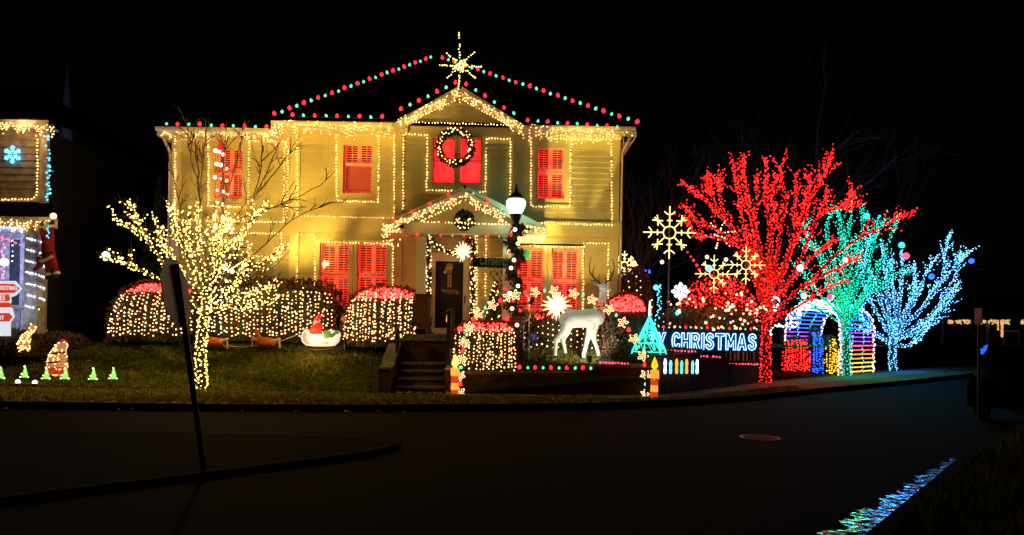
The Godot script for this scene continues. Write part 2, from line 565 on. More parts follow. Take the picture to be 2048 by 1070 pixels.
func ground() -> void:
	sheet("ground", PackedVector2Array([Vector2(-300, 60), Vector2(300, 60), Vector2(300, -400), Vector2(-300, -400)]), -0.02, M.lawn)
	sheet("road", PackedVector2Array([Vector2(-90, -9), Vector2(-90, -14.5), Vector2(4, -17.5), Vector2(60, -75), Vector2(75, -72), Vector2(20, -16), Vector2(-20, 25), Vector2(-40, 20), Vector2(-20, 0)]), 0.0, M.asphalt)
	var block := PackedVector2Array(KERB)
	block.append(Vector2(60, -120)); block.append(Vector2(-70, -120))
	sheet("verge", block, 0.118, M.dry_lawn)
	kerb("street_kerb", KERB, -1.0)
	var near := [Vector2(-90, -10.9), Vector2(-3.2, -10.6), Vector2(-1.9, -10.35), Vector2(-1.45, -9.9), Vector2(-1.75, -9.2), Vector2(-3.2, -7.7), Vector2(-22, 11)]
	var nb := PackedVector2Array(near)
	nb.append(Vector2(-90, 11))
	sheet("corner_grass", nb, 0.058, M.unlit_turf)
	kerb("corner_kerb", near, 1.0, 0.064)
	var right := [Vector2(-2.56, 1.06), Vector2(3.02, -6.0), Vector2(5.87, -9.6), Vector2(12.6, -17.0), Vector2(60, -66)]
	var rb := PackedVector2Array(right)
	rb.append(Vector2(120, -64)); rb.append(Vector2(120, 20)); rb.append(Vector2(-2.56, 20))
	sheet("near_verge", rb, 0.118, M.unlit_turf)
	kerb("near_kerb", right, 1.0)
	var sw := PackedVector2Array()
	var back := PackedVector2Array()
	for p in [Vector2(2.2, -16.55), Vector2(3.5, -17.0), Vector2(5.2, -18.4), Vector2(7.1, -20.6), Vector2(13.0, -26.6), Vector2(58, -72.6)]:
		sw.append(p); back.append(p + Vector2(-0.85, -0.95))
	back.reverse()
	sw.append_array(back)
	sheet("sidewalk", sw, 0.124, M.concrete)
	# the lawn: rows from the street edge to behind the house, its right edge along the retaining wall
	var b := Mb.new()
	var zs := []
	var z := -16.72
	while z > -52.0:
		zs.append(z)
		z -= 0.22 if z > -24 else 2.0
	var cols := 96
	for i in zs.size() - 1:
		for j in cols:
			var q := []
			for c in [[i, j], [i, j + 1], [i + 1, j + 1], [i + 1, j]]:
				var zz: float = zs[c[0]]
				var xr := -1.3 if zz > -17.3 else wall_x(zz) - 0.12
				var x := lerpf(-24.0, xr, float(c[1]) / cols)
				q.append(Vector3(x, ground_at(x, zz) + 0.02 * sin(x * 3.1) * sin(zz * 2.7), zz))
			b.quad(q[0], q[1], q[2], q[3])
	var o := part("lawn", b, M.lawn, self)
	tag(o, "raised front lawn sloping down to the street before the house", "", "", "structure")
	# grass
	var leafy := Mb.new()
	for k in 3:
		var a := TAU * k / 3.0
		var s := Vector3(cos(a), 0, sin(a))
		leafy.tri(s * 0.02 + Vector3(0.012, 0, 0), s * 0.02 - Vector3(0.012, 0, 0), s * 0.05 + Vector3(0, 0.06, 0))
	var blade := leafy.mesh()
	var xs := []
	var dry := []
	for i in 42000:
		var x := rf(-15.5, 4.6)
		var zz := -16.74 - 3.6 * rng.randf()
		if x > -1.3 and (x > wall_x(zz) - 0.2 or zz > -17.5): continue
		if x > -2.8 and x < -1.25 and zz > -19.2: continue
		var t := Transform3D(Basis.from_euler(Vector3(rf(-0.3, 0.3), rf(0, TAU), rf(-0.3, 0.3))).scaled(Vector3.ONE * rf(0.6, 1.25)), Vector3(x, ground_at(x, zz), zz))
		if rng.randf() < (0.22 if x < -1.5 else 0.6): dry.append(t)
		else: xs.append(t)
	for i in 24000:
		var x := rf(-15.5, 8.0)
		var zz := -13.6 - 3.1 * rng.randf() - maxf(0.0, x - 1.0) * 0.75
		if x > 2.0 and rng.randf() < 0.3: continue
		var inside := Geometry2D.is_point_in_polygon(Vector2(x, zz + 0.25), block)
		if not inside or Geometry2D.is_point_in_polygon(Vector2(x, zz), sw): continue
		if zz < -16.7 and x < 3.2: continue
		if x > wall_x(zz) - 0.4 and zz > -17.6 and x < 3.35 and zz < -17.2: continue
		var t := Transform3D(Basis.from_euler(Vector3(rf(-0.3, 0.3), rf(0, TAU), rf(-0.3, 0.3))).scaled(Vector3.ONE * rf(0.5, 1.0)), Vector3(x, 0.118, zz))
		if rng.randf() < 0.62: dry.append(t)
		else: xs.append(t)
	tag(scatter("grass", blade, M.blade, xs, self), "short green winter grass of the front lawn", "grass", "", "stuff")
	tag(scatter("dry_grass", blade, M.dry_blade, dry, self), "dry tan grass in the lawn and along the verge", "grass", "", "stuff")
	var lf := Mb.new()
	lf.tri(Vector3(-0.05, 0, 0), Vector3(0.05, 0, 0), Vector3(0.02, 0.03, -0.05)); lf.tri(Vector3(-0.05, 0, 0), Vector3(0.02, 0.03, -0.05), Vector3(-0.03, 0.02, -0.04))
	var fl := []
	for i in 170:
		var x := rf(-11.5, -2.0) if i < 120 else rf(-2.6, -1.3)
		var zz := -13.45 - (x + 12.0) * 0.055 + rf(-0.12, 0.1) if i < 120 else -16.72 + rf(-0.1, 0.1)
		fl.append(Transform3D(Basis.from_euler(Vector3(rf(-0.5, 0.8), rf(0, TAU), rf(-0.5, 0.5))).scaled(Vector3.ONE * rf(0.5, 1.1)), Vector3(x, 0.02 if i < 120 else 0.14, zz)))
	tag(scatter("fallen_leaves", lf.mesh(), M.fallen_leaf, fl, self), "pale fallen leaves lying in the gutter below the verge", "leaves", "", "stuff")

func gutter_water() -> void:
	var b := Mb.new()
	var wave := FastNoiseLite.new()
	wave.seed = 5; wave.frequency = 2.6; wave.fractal_octaves = 3
	var edge := FastNoiseLite.new()
	edge.seed = 8; edge.frequency = 1.3; edge.fractal_octaves = 3
	var long := 240
	var wide := 12
	var pt := func(i: int, j: int) -> Vector3:
		var t := float(i) / long
		var c := Vector2(2.13, -4.93).lerp(Vector2(5.97, -9.72), t)
		var w := (0.34 + 0.18 * edge.get_noise_1d(t * 14.0)) * (1.0 - 0.55 * t)
		var k := c + Vector2(-0.784, -0.62) * (w * j / wide + 0.02 + 0.05 * edge.get_noise_1d(50 + t * 11.0))
		return Vector3(k.x, 0.012 + 0.0085 * wave.get_noise_2d(k.x * 2.2, k.y * 2.2), k.y)
	for i in long:
		if edge.get_noise_1d(200 + i * 0.2) > 0.42: continue
		for j in wide:
			b.quad(pt.call(i, j), pt.call(i + 1, j), pt.call(i + 1, j + 1), pt.call(i, j + 1))
	var o := part("gutter_water", b, M.water, self)
	tag(o, "narrow strip of shallow water in the near gutter reflecting the blue and green trees", "", "", "structure")
	# ripples, twigs and grit that break the water up
	var g := []
	for i in 420:
		var t := rng.randf()
		var c := Vector2(2.13, -4.93).lerp(Vector2(5.97, -9.72), t) + Vector2(-0.714, -0.70) * rf(0, 0.24)
		g.append(Transform3D(Basis.from_euler(Vector3(0, rf(0, TAU), 0)).scaled(Vector3(rf(0.005, 0.03), 0.006, rf(0.004, 0.016))), Vector3(c.x, 0.007, c.y)))
	tag(scatter("gutter_litter", dot, M.soil, g, self), "dark grit and twigs lying in the gutter water", "litter", "", "stuff")
	# the manhole cover in the side street
	var at := W(1520, 868, 11.55)
	at.y = 0.0
	var m := thing("manhole_cover", "round iron manhole cover set in the dark side street", "manhole cover", at)
	var ring := Mb.new()
	ring.lathe(PackedVector2Array([Vector2(0.27, 0.006), Vector2(0.285, 0.009), Vector2(0.30, 0.006), Vector2(0.31, 0.0)]), 28, Transform3D(Basis.IDENTITY, at))
	var iron := mat("iron", lin(0.03, 0.028, 0.028), 0.4, 0.0, 0.0, 0.2)
	part("rim", ring, iron, m)
	var lid := Mb.new()
	lid.lathe(PackedVector2Array([Vector2(0.268, 0.002), Vector2(0.262, 0.006), Vector2(0, 0.006)]), 28, Transform3D(Basis.IDENTITY, at))
	for i in 5: lid.box(at + Vector3(-0.16 + i * 0.08, 0.008, 0), Vector3(0.025, 0.006, 0.3))
	part("lid", lid, M.rubber, m)

# ---------------------------------------------------------------- brick retaining wall
func retaining_wall() -> void:
	var o := thing("retaining_wall", "low dark brick retaining wall along the front and side of the yard", "wall", Vector3(1, 0, -17.4))
	var shapes := []
	for i in 3:
		var b := Mb.new()
		b.box(Vector3.ZERO, Vector3(0.196, 0.058, 0.1))
		shapes.append(b.mesh())
	var heights := [[0.0, 0.57, 2.95, 0.57], [2.95, 0.78, 4.78, 0.78], [0.0, 1.08, 2.45, 1.08], [0.0, 0.9, 1.89, 0.9], [0.0, 0.7, 2.2, 0.7]]
	var runs := [[WALL[0], WALL[1]], [WALL[0], WALL[1]], [WALL[1], WALL[2]], [WALL[2], WALL[3]], [WALL[3], WALL[4]]]
	var core := Mb.new()
	var cap := Mb.new()
	var far := Mb.new()
	var single := 0
	for k in runs.size():
		var a: Vector2 = runs[k][0]
		var c: Vector2 = runs[k][1]
		var t := (c - a).normalized()
		var inw := Vector2(t.y, -t.x)
		var bs := Basis(Vector3(t.x, 0, t.y), Vector3.UP, Vector3(-inw.x, 0, -inw.y))
		var s0: float = heights[k][0]
		var h: float = heights[k][1]
		var s1: float = minf(heights[k][2], a.distance_to(c))
		var mid := a + t * (s0 + s1) * 0.5 + inw * 0.15
		core.box(Vector3(mid.x, h * 0.5 + 0.03, mid.y), Vector3(s1 - s0, h - 0.07, 0.24), bs)
		cap.box(Vector3(mid.x, h + 0.02, mid.y), Vector3(s1 - s0 + 0.01, 0.07, 0.36), bs)
		var rows := int((h - 0.02) / 0.0705)
		for r in rows:
			var x := s0 + (0.1 if r % 2 == 0 else 0.0) + 0.1
			while x < s1 - 0.05:
				var p := a + t * x + inw * (0.035 + rf(-0.004, 0.004))
				var at := Vector3(p.x, 0.12 + 0.035 + r * 0.0705, p.y)
				if k < 2 and single < 290:
					part("brick", shapes[single % 3], M["brick%d" % (rng.randi() % 3)], o, Transform3D(bs, at))
					single += 1
				else: far.box(at, Vector3(0.196, 0.058, 0.1), bs)
				x += 0.206
	part("mortar_core", core, M.mortar, o)
	part("coping", cap, M.concrete, o)
	var fb := part("side_brick", far, M.brick0, o)
	fb.set_meta("kind", "stuff")
	# strings on the wall: front, the step, and the small red bulbs on the lower tops beyond the corner
	var l := PackedVector3Array([Vector3(0.1, 0.70, -17.33), Vector3(1.95, 0.70, -17.42)])
	big_bulbs("wall_light_string", "red and green bulbs along the top of the front brick wall below the deer", "large bulb strings", l, 0.185, [M.c9_red, M.c9_green], 0.06)
	strand("wall_light_strand", "short row of red mini lights on the wall step beside the deer", "red lights on wall tops", [line(17.3, [1198, 725, 1260, 727])], 0.07, 0.028, M.pink_led)
	strand("wall_light_strand", "row of red mini lights on the wall top below the turquoise wire tree", "red lights on wall tops", [line(18.3, [1266, 712, 1300, 712, 1318, 701, 1392, 703])], 0.085, 0.028, M.pink_led)
	strand("wall_light_strand", "row of red mini lights on the middle wall step under the banner", "red lights on wall tops", [line(19.9, [1398, 712, 1440, 714])], 0.085, 0.028, M.pink_led)
	strand("wall_light_strand", "row of red mini lights on the lowest wall step beside the red tree", "red lights on wall tops", [line(21.2, [1446, 727, 1524, 729])], 0.085, 0.028, M.pink_led)

# ---------------------------------------------------------------- front steps
func front_steps() -> void:
	var o := thing("front_steps", "brick front steps with pale treads climbing from the verge to the porch walk", "steps", Vector3(-2.1, 0.12, -17.3))
	for i in 4:
		var z := -16.95 - i * 0.3
		var y := 0.12 + 0.165 * (i + 1)
		var r := Mb.new()
		r.span(Vector3(-2.62, 0.05, z - 0.02), Vector3(-1.5, y - 0.05, z - 0.3))
		part("riser", r, M.brick1, o)
		var t := Mb.new()
		var back := z - 0.31 if i < 3 else z - 1.0
		t.span(Vector3(-2.62, y - 0.048, z + 0.02), Vector3(-1.5, y, back))
		part("tread", t, M.concrete, o)
	var ramp := Mb.new()
	ramp.prism(PackedVector2Array([Vector2(18.8, 0.6), Vector2(18.8, 0.78), Vector2(19.2, 1.1), Vector2(19.2, 0.6)]), -2.62, -1.5, Transform3D(Basis(Vector3(0, 0, -1), Vector3.UP, Vector3(1, 0, 0)), Vector3.ZERO))
	part("walk_slab", ramp, M.concrete, o)
	for s in 2:
		var x: float = [-2.88, -1.36][s]
		var c := Mb.new()
		var xf := Transform3D(Basis(Vector3(0, 0, -1), Vector3.UP, Vector3(1, 0, 0)), Vector3.ZERO)
		c.prism(PackedVector2Array([Vector2(16.85, 0.05), Vector2(16.85, 0.66), Vector2(17.3, 0.66), Vector2(18.5, 1.24), Vector2(18.5, 0.05)]), x - 0.13, x + 0.13, xf)
		part("cheek_wall", c, M.brick1, o)
		var k := Mb.new()
		k.beam(Vector3(x, 0.69, -17.25), Vector3(x, 1.27, -18.5), 0.3, 0.05)
		part("coping", k, M.concrete, o)
		k = Mb.new()
		k.span(Vector3(x - 0.15, 0.662, -16.83), Vector3(x + 0.15, 0.71, -17.26))
		part("coping", k, M.concrete, o)
	var u := Mb.new()
	for i in 3: u.span(Vector3(-2.9 , 0.9, -18.9 - i * 0.3), Vector3(-1.2, 1.14 + 0.11 * i, -19.3))
	part("porch_step", u, M.brick1, o)
	var rl := thing("handrail", "black iron handrail with two square posts on the right of the front steps", "handrail", Vector3(-1.5, 0.6, -17.6))
	for z in [-17.35, -18.35]:
		var p := Mb.new()
		p.span(Vector3(-1.52, 0.3, z), Vector3(-1.43, 2.0 if z > -18 else 2.05, z - 0.09))
		p.lathe(PackedVector2Array([Vector2(0.06, 0), Vector2(0.06, 0.03), Vector2(0.02, 0.06), Vector2(0.035, 0.1), Vector2(0, 0.14)]), 8, Transform3D(Basis.IDENTITY, Vector3(-1.475, 2.0, z - 0.045)))
		part("post", p, M.black_metal, rl)
	var bar := Mb.new()
	bar.beam(Vector3(-1.475, 1.5, -17.4), Vector3(-1.475, 1.95, -18.4), 0.05, 0.04)
	bar.beam(Vector3(-1.475, 0.95, -17.4), Vector3(-1.475, 1.4, -18.4), 0.03, 0.03)
	part("rail", bar, M.black_metal, rl)
	for i in 7:
		var q := Mb.new()
		var f := (i + 0.8) / 8.0
		q.span(Vector3(-1.485, lerpf(0.95, 1.4, f), -17.4 - f), Vector3(-1.465, lerpf(1.5, 1.95, f), -17.42 - f))
		part("baluster", q, M.black_metal, rl)
	var lp := thing("wooden_post", "thin bare wooden post at the left of the front steps", "post", Vector3(-2.75, 0.7, -17.9))
	var wp := Mb.new()
	wp.span(Vector3(-2.79, 0.5, -17.86), Vector3(-2.71, 1.55, -17.94))
	wp.lathe(PackedVector2Array([Vector2(0.055, 0), Vector2(0.055, 0.02), Vector2(0.0, 0.07)]), 4, Transform3D(Basis.IDENTITY, Vector3(-2.75, 1.55, -17.9)))
	part("post", wp, M.wood, lp)
	# a lamp with a white flame at the porch stair
	var at := W(897, 690, 18.2)
	var fl := thing("flame_lamp", "slim post lamp with a pointed pale flame before the front door", "lamp", at)
	var f1 := Mb.new()
	f1.tube(PackedVector3Array([at - Vector3(0, 0.35, 0), W(897, 648, 18.2)]), 0.03, 0.03, 8)
	part("post", f1, M.black_metal, fl)
	var f2 := Mb.new()
	f2.lathe(PackedVector2Array([Vector2(0.03, 0), Vector2(0.065, 0.06), Vector2(0.055, 0.16), Vector2(0.025, 0.3), Vector2(0, 0.42)]), 10, Transform3D(Basis.IDENTITY, W(897, 647, 18.2)))
	part("flame_bulb", f2, glow("pale_flame", 1.0, 0.72, 0.36, 0.7), fl)

# ---------------------------------------------------------------- the house
var board_mesh := {}
var boards := 0

func R(u0: float, v0: float, u1: float, v1: float, d: float) -> Array:
	return [W(u0, (v0 + v1) / 2, d).x, W(u1, (v0 + v1) / 2, d).x, W((u0 + u1) / 2, v1, d).y, W((u0 + u1) / 2, v0, d).y]

func siding(house: Node3D, x0: float, x1: float, y0: float, y1: float, z: float, holes: Array, m: Material, exposure := 0.155) -> void:
	var y := y0
	var stuff := Mb.new()
	while y < y1 - 0.02:
		var top := minf(y + exposure, y1)
		var gaps := [[x0, x1]]
		for h in holes:
			if h[3] > y + 0.03 and h[2] < top - 0.03:
				var next := []
				for g in gaps:
					if h[1] <= g[0] or h[0] >= g[1]: next.append(g); continue
					if h[0] > g[0]: next.append([g[0], h[0]])
					if h[1] < g[1]: next.append([h[1], g[1]])
				gaps = next
		for g in gaps:
			var w: float = g[1] - g[0]
			if w < 0.03: continue
			var hgt := top - y + 0.012
			var key := "%d_%d" % [roundi(w * 1000), roundi(hgt * 1000)]
			if not board_mesh.has(key):
				var b := Mb.new()
				var pr := PackedVector2Array([Vector2(0.05, 0), Vector2(0.012, hgt), Vector2(-0.09, hgt), Vector2(-0.09, 0)])
				b.prism(pr, -w / 2, w / 2, Transform3D(Basis(Vector3(0, 0, 1), Vector3.UP, Vector3(-1, 0, 0)), Vector3.ZERO))
				board_mesh[key] = b.mesh()
			part("siding_board", board_mesh[key], m, house, Transform3D(Basis.IDENTITY, Vector3((g[0] + g[1]) / 2, y, -z)))
			boards += 1
		y = top

func bar(par: Node, nm: String, x0: float, x1: float, y0: float, y1: float, z0: float, z1: float, m: Material) -> void:
	var b := Mb.new()
	b.span(Vector3(x0, y0, z0), Vector3(x1, y1, z1))
	part(nm, b, m, par)

var slat_mesh := {}

func window(house: Node3D, r: Array, d: float, casing: Array, lower_slats := true, upper_slats := true, sill := true) -> void:
	var o := sub("window", house, Vector3((r[0] + r[1]) / 2, r[2], -d))
	var z := -d
	# casing: [left, right, bottom, top] widths
	var f := Mb.new()
	f.span(Vector3(r[0] - casing[0], r[2] - casing[2], z - 0.1), Vector3(r[0], r[3] + casing[3], z + 0.06))
	f.span(Vector3(r[1], r[2] - casing[2], z - 0.1), Vector3(r[1] + casing[1], r[3] + casing[3], z + 0.06))
	f.span(Vector3(r[0], r[3], z - 0.1), Vector3(r[1], r[3] + casing[3], z + 0.062))
	f.span(Vector3(r[0], r[2] - casing[2], z - 0.1), Vector3(r[1], r[2], z + 0.062))
	part("casing", f, M.trim, o)
	if sill: bar(o, "sill", r[0] - casing[0] - 0.03, r[1] + casing[1] + 0.03, r[2] - casing[2] - 0.05, r[2] - casing[2], z - 0.05, z + 0.1, M.trim)
	bar(o, "backing", r[0] - 0.1, r[1] + 0.1, r[2] - 0.1, r[3] + 0.1, z - 0.35, z - 0.3, M.dark_inside)
	bar(o, "reveal", r[0] - 0.06, r[0] + 0.002, r[2], r[3], z - 0.3, z - 0.1, M.trim)
	bar(o, "reveal", r[1] - 0.002, r[1] + 0.06, r[2], r[3], z - 0.3, z - 0.1, M.trim)
	bar(o, "reveal", r[0] - 0.06, r[1] + 0.06, r[3] - 0.002, r[3] + 0.06, z - 0.3, z - 0.1, M.trim)
	bar(o, "reveal", r[0] - 0.06, r[1] + 0.06, r[2] - 0.06, r[2] + 0.002, z - 0.3, z - 0.1, M.trim)
	var ym: float = r[2] + (r[3] - r[2]) * 0.5
	for k in 2:
		var y0: float = r[2] if k == 0 else ym
		var y1: float = ym if k == 0 else r[3]
		var zz := z - 0.06 if k == 0 else z - 0.02
		var s := Mb.new()
		var e := 0.032
		s.span(Vector3(r[0], y0, zz - 0.03), Vector3(r[0] + e, y1, zz))
		s.span(Vector3(r[1] - e, y0, zz - 0.03), Vector3(r[1], y1, zz))
		s.span(Vector3(r[0] + e, y0, zz - 0.03), Vector3(r[1] - e, y0 + e, zz - 0.001))
		s.span(Vector3(r[0] + e, y1 - e, zz - 0.03), Vector3(r[1] - e, y1, zz - 0.001))
		part("sash", s, M.trim, o)
		var g := Mb.new()
		g.quad(Vector3(r[0] + e, y0 + e, zz - 0.018), Vector3(r[1] - e, y0 + e, zz - 0.018), Vector3(r[1] - e, y1 - e, zz - 0.018), Vector3(r[0] + e, y1 - e, zz - 0.018))
		part("pane", g, M.glass, o)
		if (k == 0 and not lower_slats) or (k == 1 and not upper_slats):
			bar(o, "shade", r[0] + 0.01, r[1] - 0.01, y0, y1, z - 0.22, z - 0.2, M.shade_cloth if sill else M.shutter)
			continue
		# plantation shutters: two leaves with louvres
		var w: float = (r[1] - r[0]) / 2
		for leaf in 2:
			var a: float = r[0] + leaf * w
			var st := Mb.new()
			st.span(Vector3(a + 0.003, y0 + 0.02, z - 0.24), Vector3(a + 0.055, y1 - 0.02, z - 0.2))
			st.span(Vector3(a + w - 0.055, y0 + 0.02, z - 0.24), Vector3(a + w - 0.003, y1 - 0.02, z - 0.2))
			st.span(Vector3(a + 0.055, y0 + 0.02, z - 0.238), Vector3(a + w - 0.055, y0 + 0.075, z - 0.202))
			st.span(Vector3(a + 0.055, y1 - 0.075, z - 0.238), Vector3(a + w - 0.055, y1 - 0.02, z - 0.202))
			st.span(Vector3(a + w / 2 - 0.008, y0 + 0.08, z - 0.2), Vector3(a + w / 2 + 0.008, y1 - 0.08, z - 0.19))
			part("shutter_frame", st, M.shutter, o)
			var n := int((y1 - y0 - 0.15) / 0.064)
			var key := roundi(w * 1000)
			if not slat_mesh.has(key):
				var b := Mb.new()
				b.box(Vector3.ZERO, Vector3(w - 0.11, 0.006, 0.06), Basis(Vector3.RIGHT, 0.55))
				slat_mesh[key] = b.mesh()
			for i in n: part("louvre", slat_mesh[key], M.shutter, o, Transform3D(Basis.IDENTITY, Vector3(a + w / 2, y0 + 0.08 + (i + 0.5) * (y1 - y0 - 0.16) / n, z - 0.22)))

func window_lights(label: String, r: Array, d: float, strength := 1.0) -> void:
	var ym: float = r[2] + (r[3] - r[2]) * 0.5
	var ls := []
	for k in 2:
		var y0: float = (r[2] if k == 0 else ym) + 0.05
		var y1: float = (ym if k == 0 else r[3]) - 0.045
		var z := -d - 0.045 if k == 0 else -d - 0.008
		ls.append(PackedVector3Array([Vector3(r[0] + 0.05, y0, z), Vector3(r[0] + 0.05, y1, z), Vector3(r[1] - 0.05, y1, z), Vector3(r[1] - 0.05, y0, z), Vector3(r[0] + 0.05, y0, z)]))
	var o := strand("red_window_lights", label, "red lights framing the windows", ls, 0.078, 0.0125, M.red_window, 0.008)
	# what the frame of bulbs throws on the shutters, as one light of the window's size
	var l := AreaLight3D.new()
	l.name = "window_light"
	l.area_size = Vector2(r[1] - r[0] - 0.1, r[3] - r[2] - 0.1)
	l.light_color = Color(1.0, 0.05, 0.09)
	l.light_energy = strength
	l.shadow_enabled = true
	l.position = Vector3((r[0] + r[1]) / 2, (r[2] + r[3]) / 2, -d - 0.115) - o.position
	o.add_child(l)

func roof_face(par: Node, pts: Array) -> void:
	var b := Mb.new()
	var th := Vector3(0, -0.06, 0)
	b.tri(pts[0], pts[1], pts[2])
	if pts.size() > 3: b.tri(pts[0], pts[2], pts[3])
	for i in pts.size():
		var a: Vector3 = pts[i]
		var c: Vector3 = pts[(i + 1) % pts.size()]
		b.quad(a + th, c + th, c, a)
	part("roof", b, M.roof, par)

func house() -> void:
	var h := thing("two_storey_house", "two storey pale yellow clapboard house outlined in warm lights with red windows", "house", Vector3(-2, 1.2, -20.5))
	var D := 20.5
	var DW := 21.3
	var DB := 20.2
	var xl := -6.12
	var xr := 2.86
	var wl := -9.75
	# window openings
	var win := {
		"wing": R(431, 285, 486, 397, DW), "left": R(687, 270, 745, 387, D), "right": R(1074, 283, 1129, 398, D),
		"bay1": R(866, 276, 910, 366, DB), "bay2": R(919, 277, 963, 367, DB), "low1": R(640, 484, 699, 612, D), "low2": R(714, 485, 774, 614, D),
		"low3": R(1030, 495, 1087, 624, D), "low4": R(1103, 497, 1157, 626, D), "wlow": R(452, 502, 498, 560, DW)}
	var wide := func(r: Array, c: Array) -> Array: return [r[0] - c[0] + 0.02, r[1] + c[1] - 0.02, r[2] - c[2] + 0.02, r[3] + c[3] - 0.02]
	var c1 := [0.2, 0.15, 0.16, 0.06]
	var top := 6.85
	# walls
	var door_w := R(505, 523, 548, 640, DW)
	siding(h, wl, xl, 1.2, top, DW, [wide.call(win.wing, c1), wide.call(win.wlow, [0.08, 0.08, 0.08, 0.08]), [door_w[0] - 0.1, door_w[1] + 0.1, 1.0, door_w[3] + 0.1]], M.siding, 0.165)
	var mid: float = (win.low1[1] + win.low2[0]) / 2
	siding(h, xl, -3.12, 4.55, top, D, [wide.call(win.left, c1)], M.siding)
	siding(h, xl, -3.12, 1.2, 4.2, D, [[win.low1[0] - 0.14, win.low2[1] + 0.12, win.low1[2] - 0.1, win.low1[3] + 0.05]], M.siding)
	siding(h, 0.05, xr, 4.55, top, D, [wide.call(win.right, c1)], M.siding)
	siding(h, 0.05, xr, 1.2, 4.2, D, [[win.low3[0] - 0.14, win.low4[1] + 0.12, win.low3[2] - 0.1, win.low3[3] + 0.05]], M.siding)
	siding(h, -3.12, 0.05, 4.3, 6.95, DB, [[win.bay1[0] - 0.12, win.bay2[1] + 0.12, win.bay1[2] - 0.14, win.bay1[3] + 0.06]], M.siding)
	var door := R(864, 507, 935, 662, DB)
	siding(h, -3.12, 0.05, 1.45, 4.3, DB, [[door[0] + 0.01, door[1] - 0.01, 1.3, door[3] - 0.01]], M.siding)
	bar(h, "side_wall", wl - 0.02, wl + 0.1, 1.2, top, -DW - 7.0, -DW - 0.05, M.siding)
	bar(h, "side_wall", xl - 0.02, xl + 0.1, 1.2, top, -DW - 0.05, -D - 0.06, M.siding)
	bar(h, "side_wall", xr - 0.1, xr + 0.02, 1.2, top, -D - 9.0, -D - 0.06, M.siding)
	bar(h, "back_wall", wl, xr, 1.2, top, -D - 9.1, -D - 9.0, M.siding)
	bar(h, "foundation", wl - 0.02, xr + 0.03, 0.7, 1.2, -DW - 6.0, -DW + 0.07, M.brick0)
	bar(h, "foundation", xl - 0.02, xr + 0.03, 0.7, 1.2, -DW + 0.07, -D + 0.07, M.brick0)
	# corner boards, belts, friezes
	for x in [xl + 0.11, xr - 0.1]: bar(h, "corner_board", x - 0.12, x + 0.12, 1.2, top, -D - 0.05, -D + 0.075, M.trim)
	bar(h, "corner_board", xl - 0.03, xl + 0.0, 1.2, top, -D - 0.25, -D + 0.06, M.trim)
	bar(h, "corner_board", wl - 0.03, wl + 0.22, 1.2, top, -DW - 0.05, -DW + 0.075, M.white_trim)
	for x in [-3.12, 0.05]: bar(h, "corner_board", x - 0.11, x + 0.11, 1.4, top, -DB - 0.4, -DB + 0.08, M.trim)
	bar(h, "belt_board", xl - 0.04, -3.23, 4.2, 4.56, -D - 0.05, -D + 0.085, M.trim)
	bar(h, "belt_board", xl - 0.05, -3.23, 4.56, 4.6, -D - 0.05, -D + 0.12, M.trim)
	bar(h, "belt_board", 0.16, xr + 0.05, 4.2, 4.56, -D - 0.05, -D + 0.085, M.trim)
	bar(h, "belt_board", 0.16, xr + 0.06, 4.56, 4.6, -D - 0.05, -D + 0.12, M.trim)
	bar(h, "belt_board", wl - 0.04, xl - 0.03, 4.2, 4.5, -DW - 0.05, -DW + 0.085, M.trim)
	bar(h, "frieze_board", xl, -3.23, 6.6, top + 0.15, -D - 0.05, -D + 0.07, M.trim)
	bar(h, "frieze_board", 0.16, xr, 6.6, top + 0.15, -D - 0.05, -D + 0.07, M.trim)
	bar(h, "frieze_board", wl, xl - 0.03, 6.6, top + 0.15, -DW - 0.05, -DW + 0.07, M.trim)
	bar(h, "frieze_board", -3.01, -0.06, 6.84, 7.02, -DB - 0.05, -DB + 0.07, M.trim)
	# eaves: soffit, fascia with gutter
	for e in [[wl - 0.28, xl - 0.42, DW], [xl - 0.42, -2.9, D], [-0.15, xr + 0.36, D]]:
		bar(h, "soffit", e[0], e[1], 6.86, 6.9, -e[2] - 0.1, -e[2] + 0.42, M.trim)
		bar(h, "fascia", e[0], e[1], 6.88, 7.08, -e[2] + 0.42, -e[2] + 0.46, M.white_trim)
		var g := Mb.new()
		g.prism(PackedVector2Array([Vector2(0, 0), Vector2(0.07, 0.01), Vector2(0.11, 0.07), Vector2(0.12, 0.12), Vector2(0, 0.12)]), e[0], e[1], Transform3D(Basis(Vector3(0, 0, 1), Vector3.UP, Vector3(-1, 0, 0)), Vector3(e[0] + e[1], 6.97, -e[2] + 0.462)))
		part("gutter", g, M.white_trim, h)
	bar(h, "soffit", xl - 0.42, xl - 0.02, 6.86, 6.9, -DW - 0.0, -D - 0.1, M.trim)
	bar(h, "fascia", xl - 0.46, xl - 0.42, 6.86, 7.08, -DW, -D + 0.46, M.white_trim)
	bar(h, "fascia", xr + 0.36, xr + 0.4, 6.86, 7.08, -D - 9, -D + 0.46, M.white_trim)
	bar(h, "soffit", xr + 0.02, xr + 0.36, 6.86, 6.9, -D - 9, -D + 0.42, M.trim)
	bar(h, "soffit", wl - 0.28, wl - 0.02, 6.86, 6.9, -DW - 7, -DW - 0.1, M.trim)
	# downspouts
	var ds := Mb.new()
	ds.tube(PackedVector3Array([Vector3(xr + 0.28, 6.95, -D + 0.4), Vector3(xr + 0.08, 6.5, -D + 0.02), Vector3(xr + 0.08, 1.3, -D + 0.02)]), 0.04, 0.04, 6)
	part("downspout", ds, M.white_trim, h)
	ds = Mb.new()
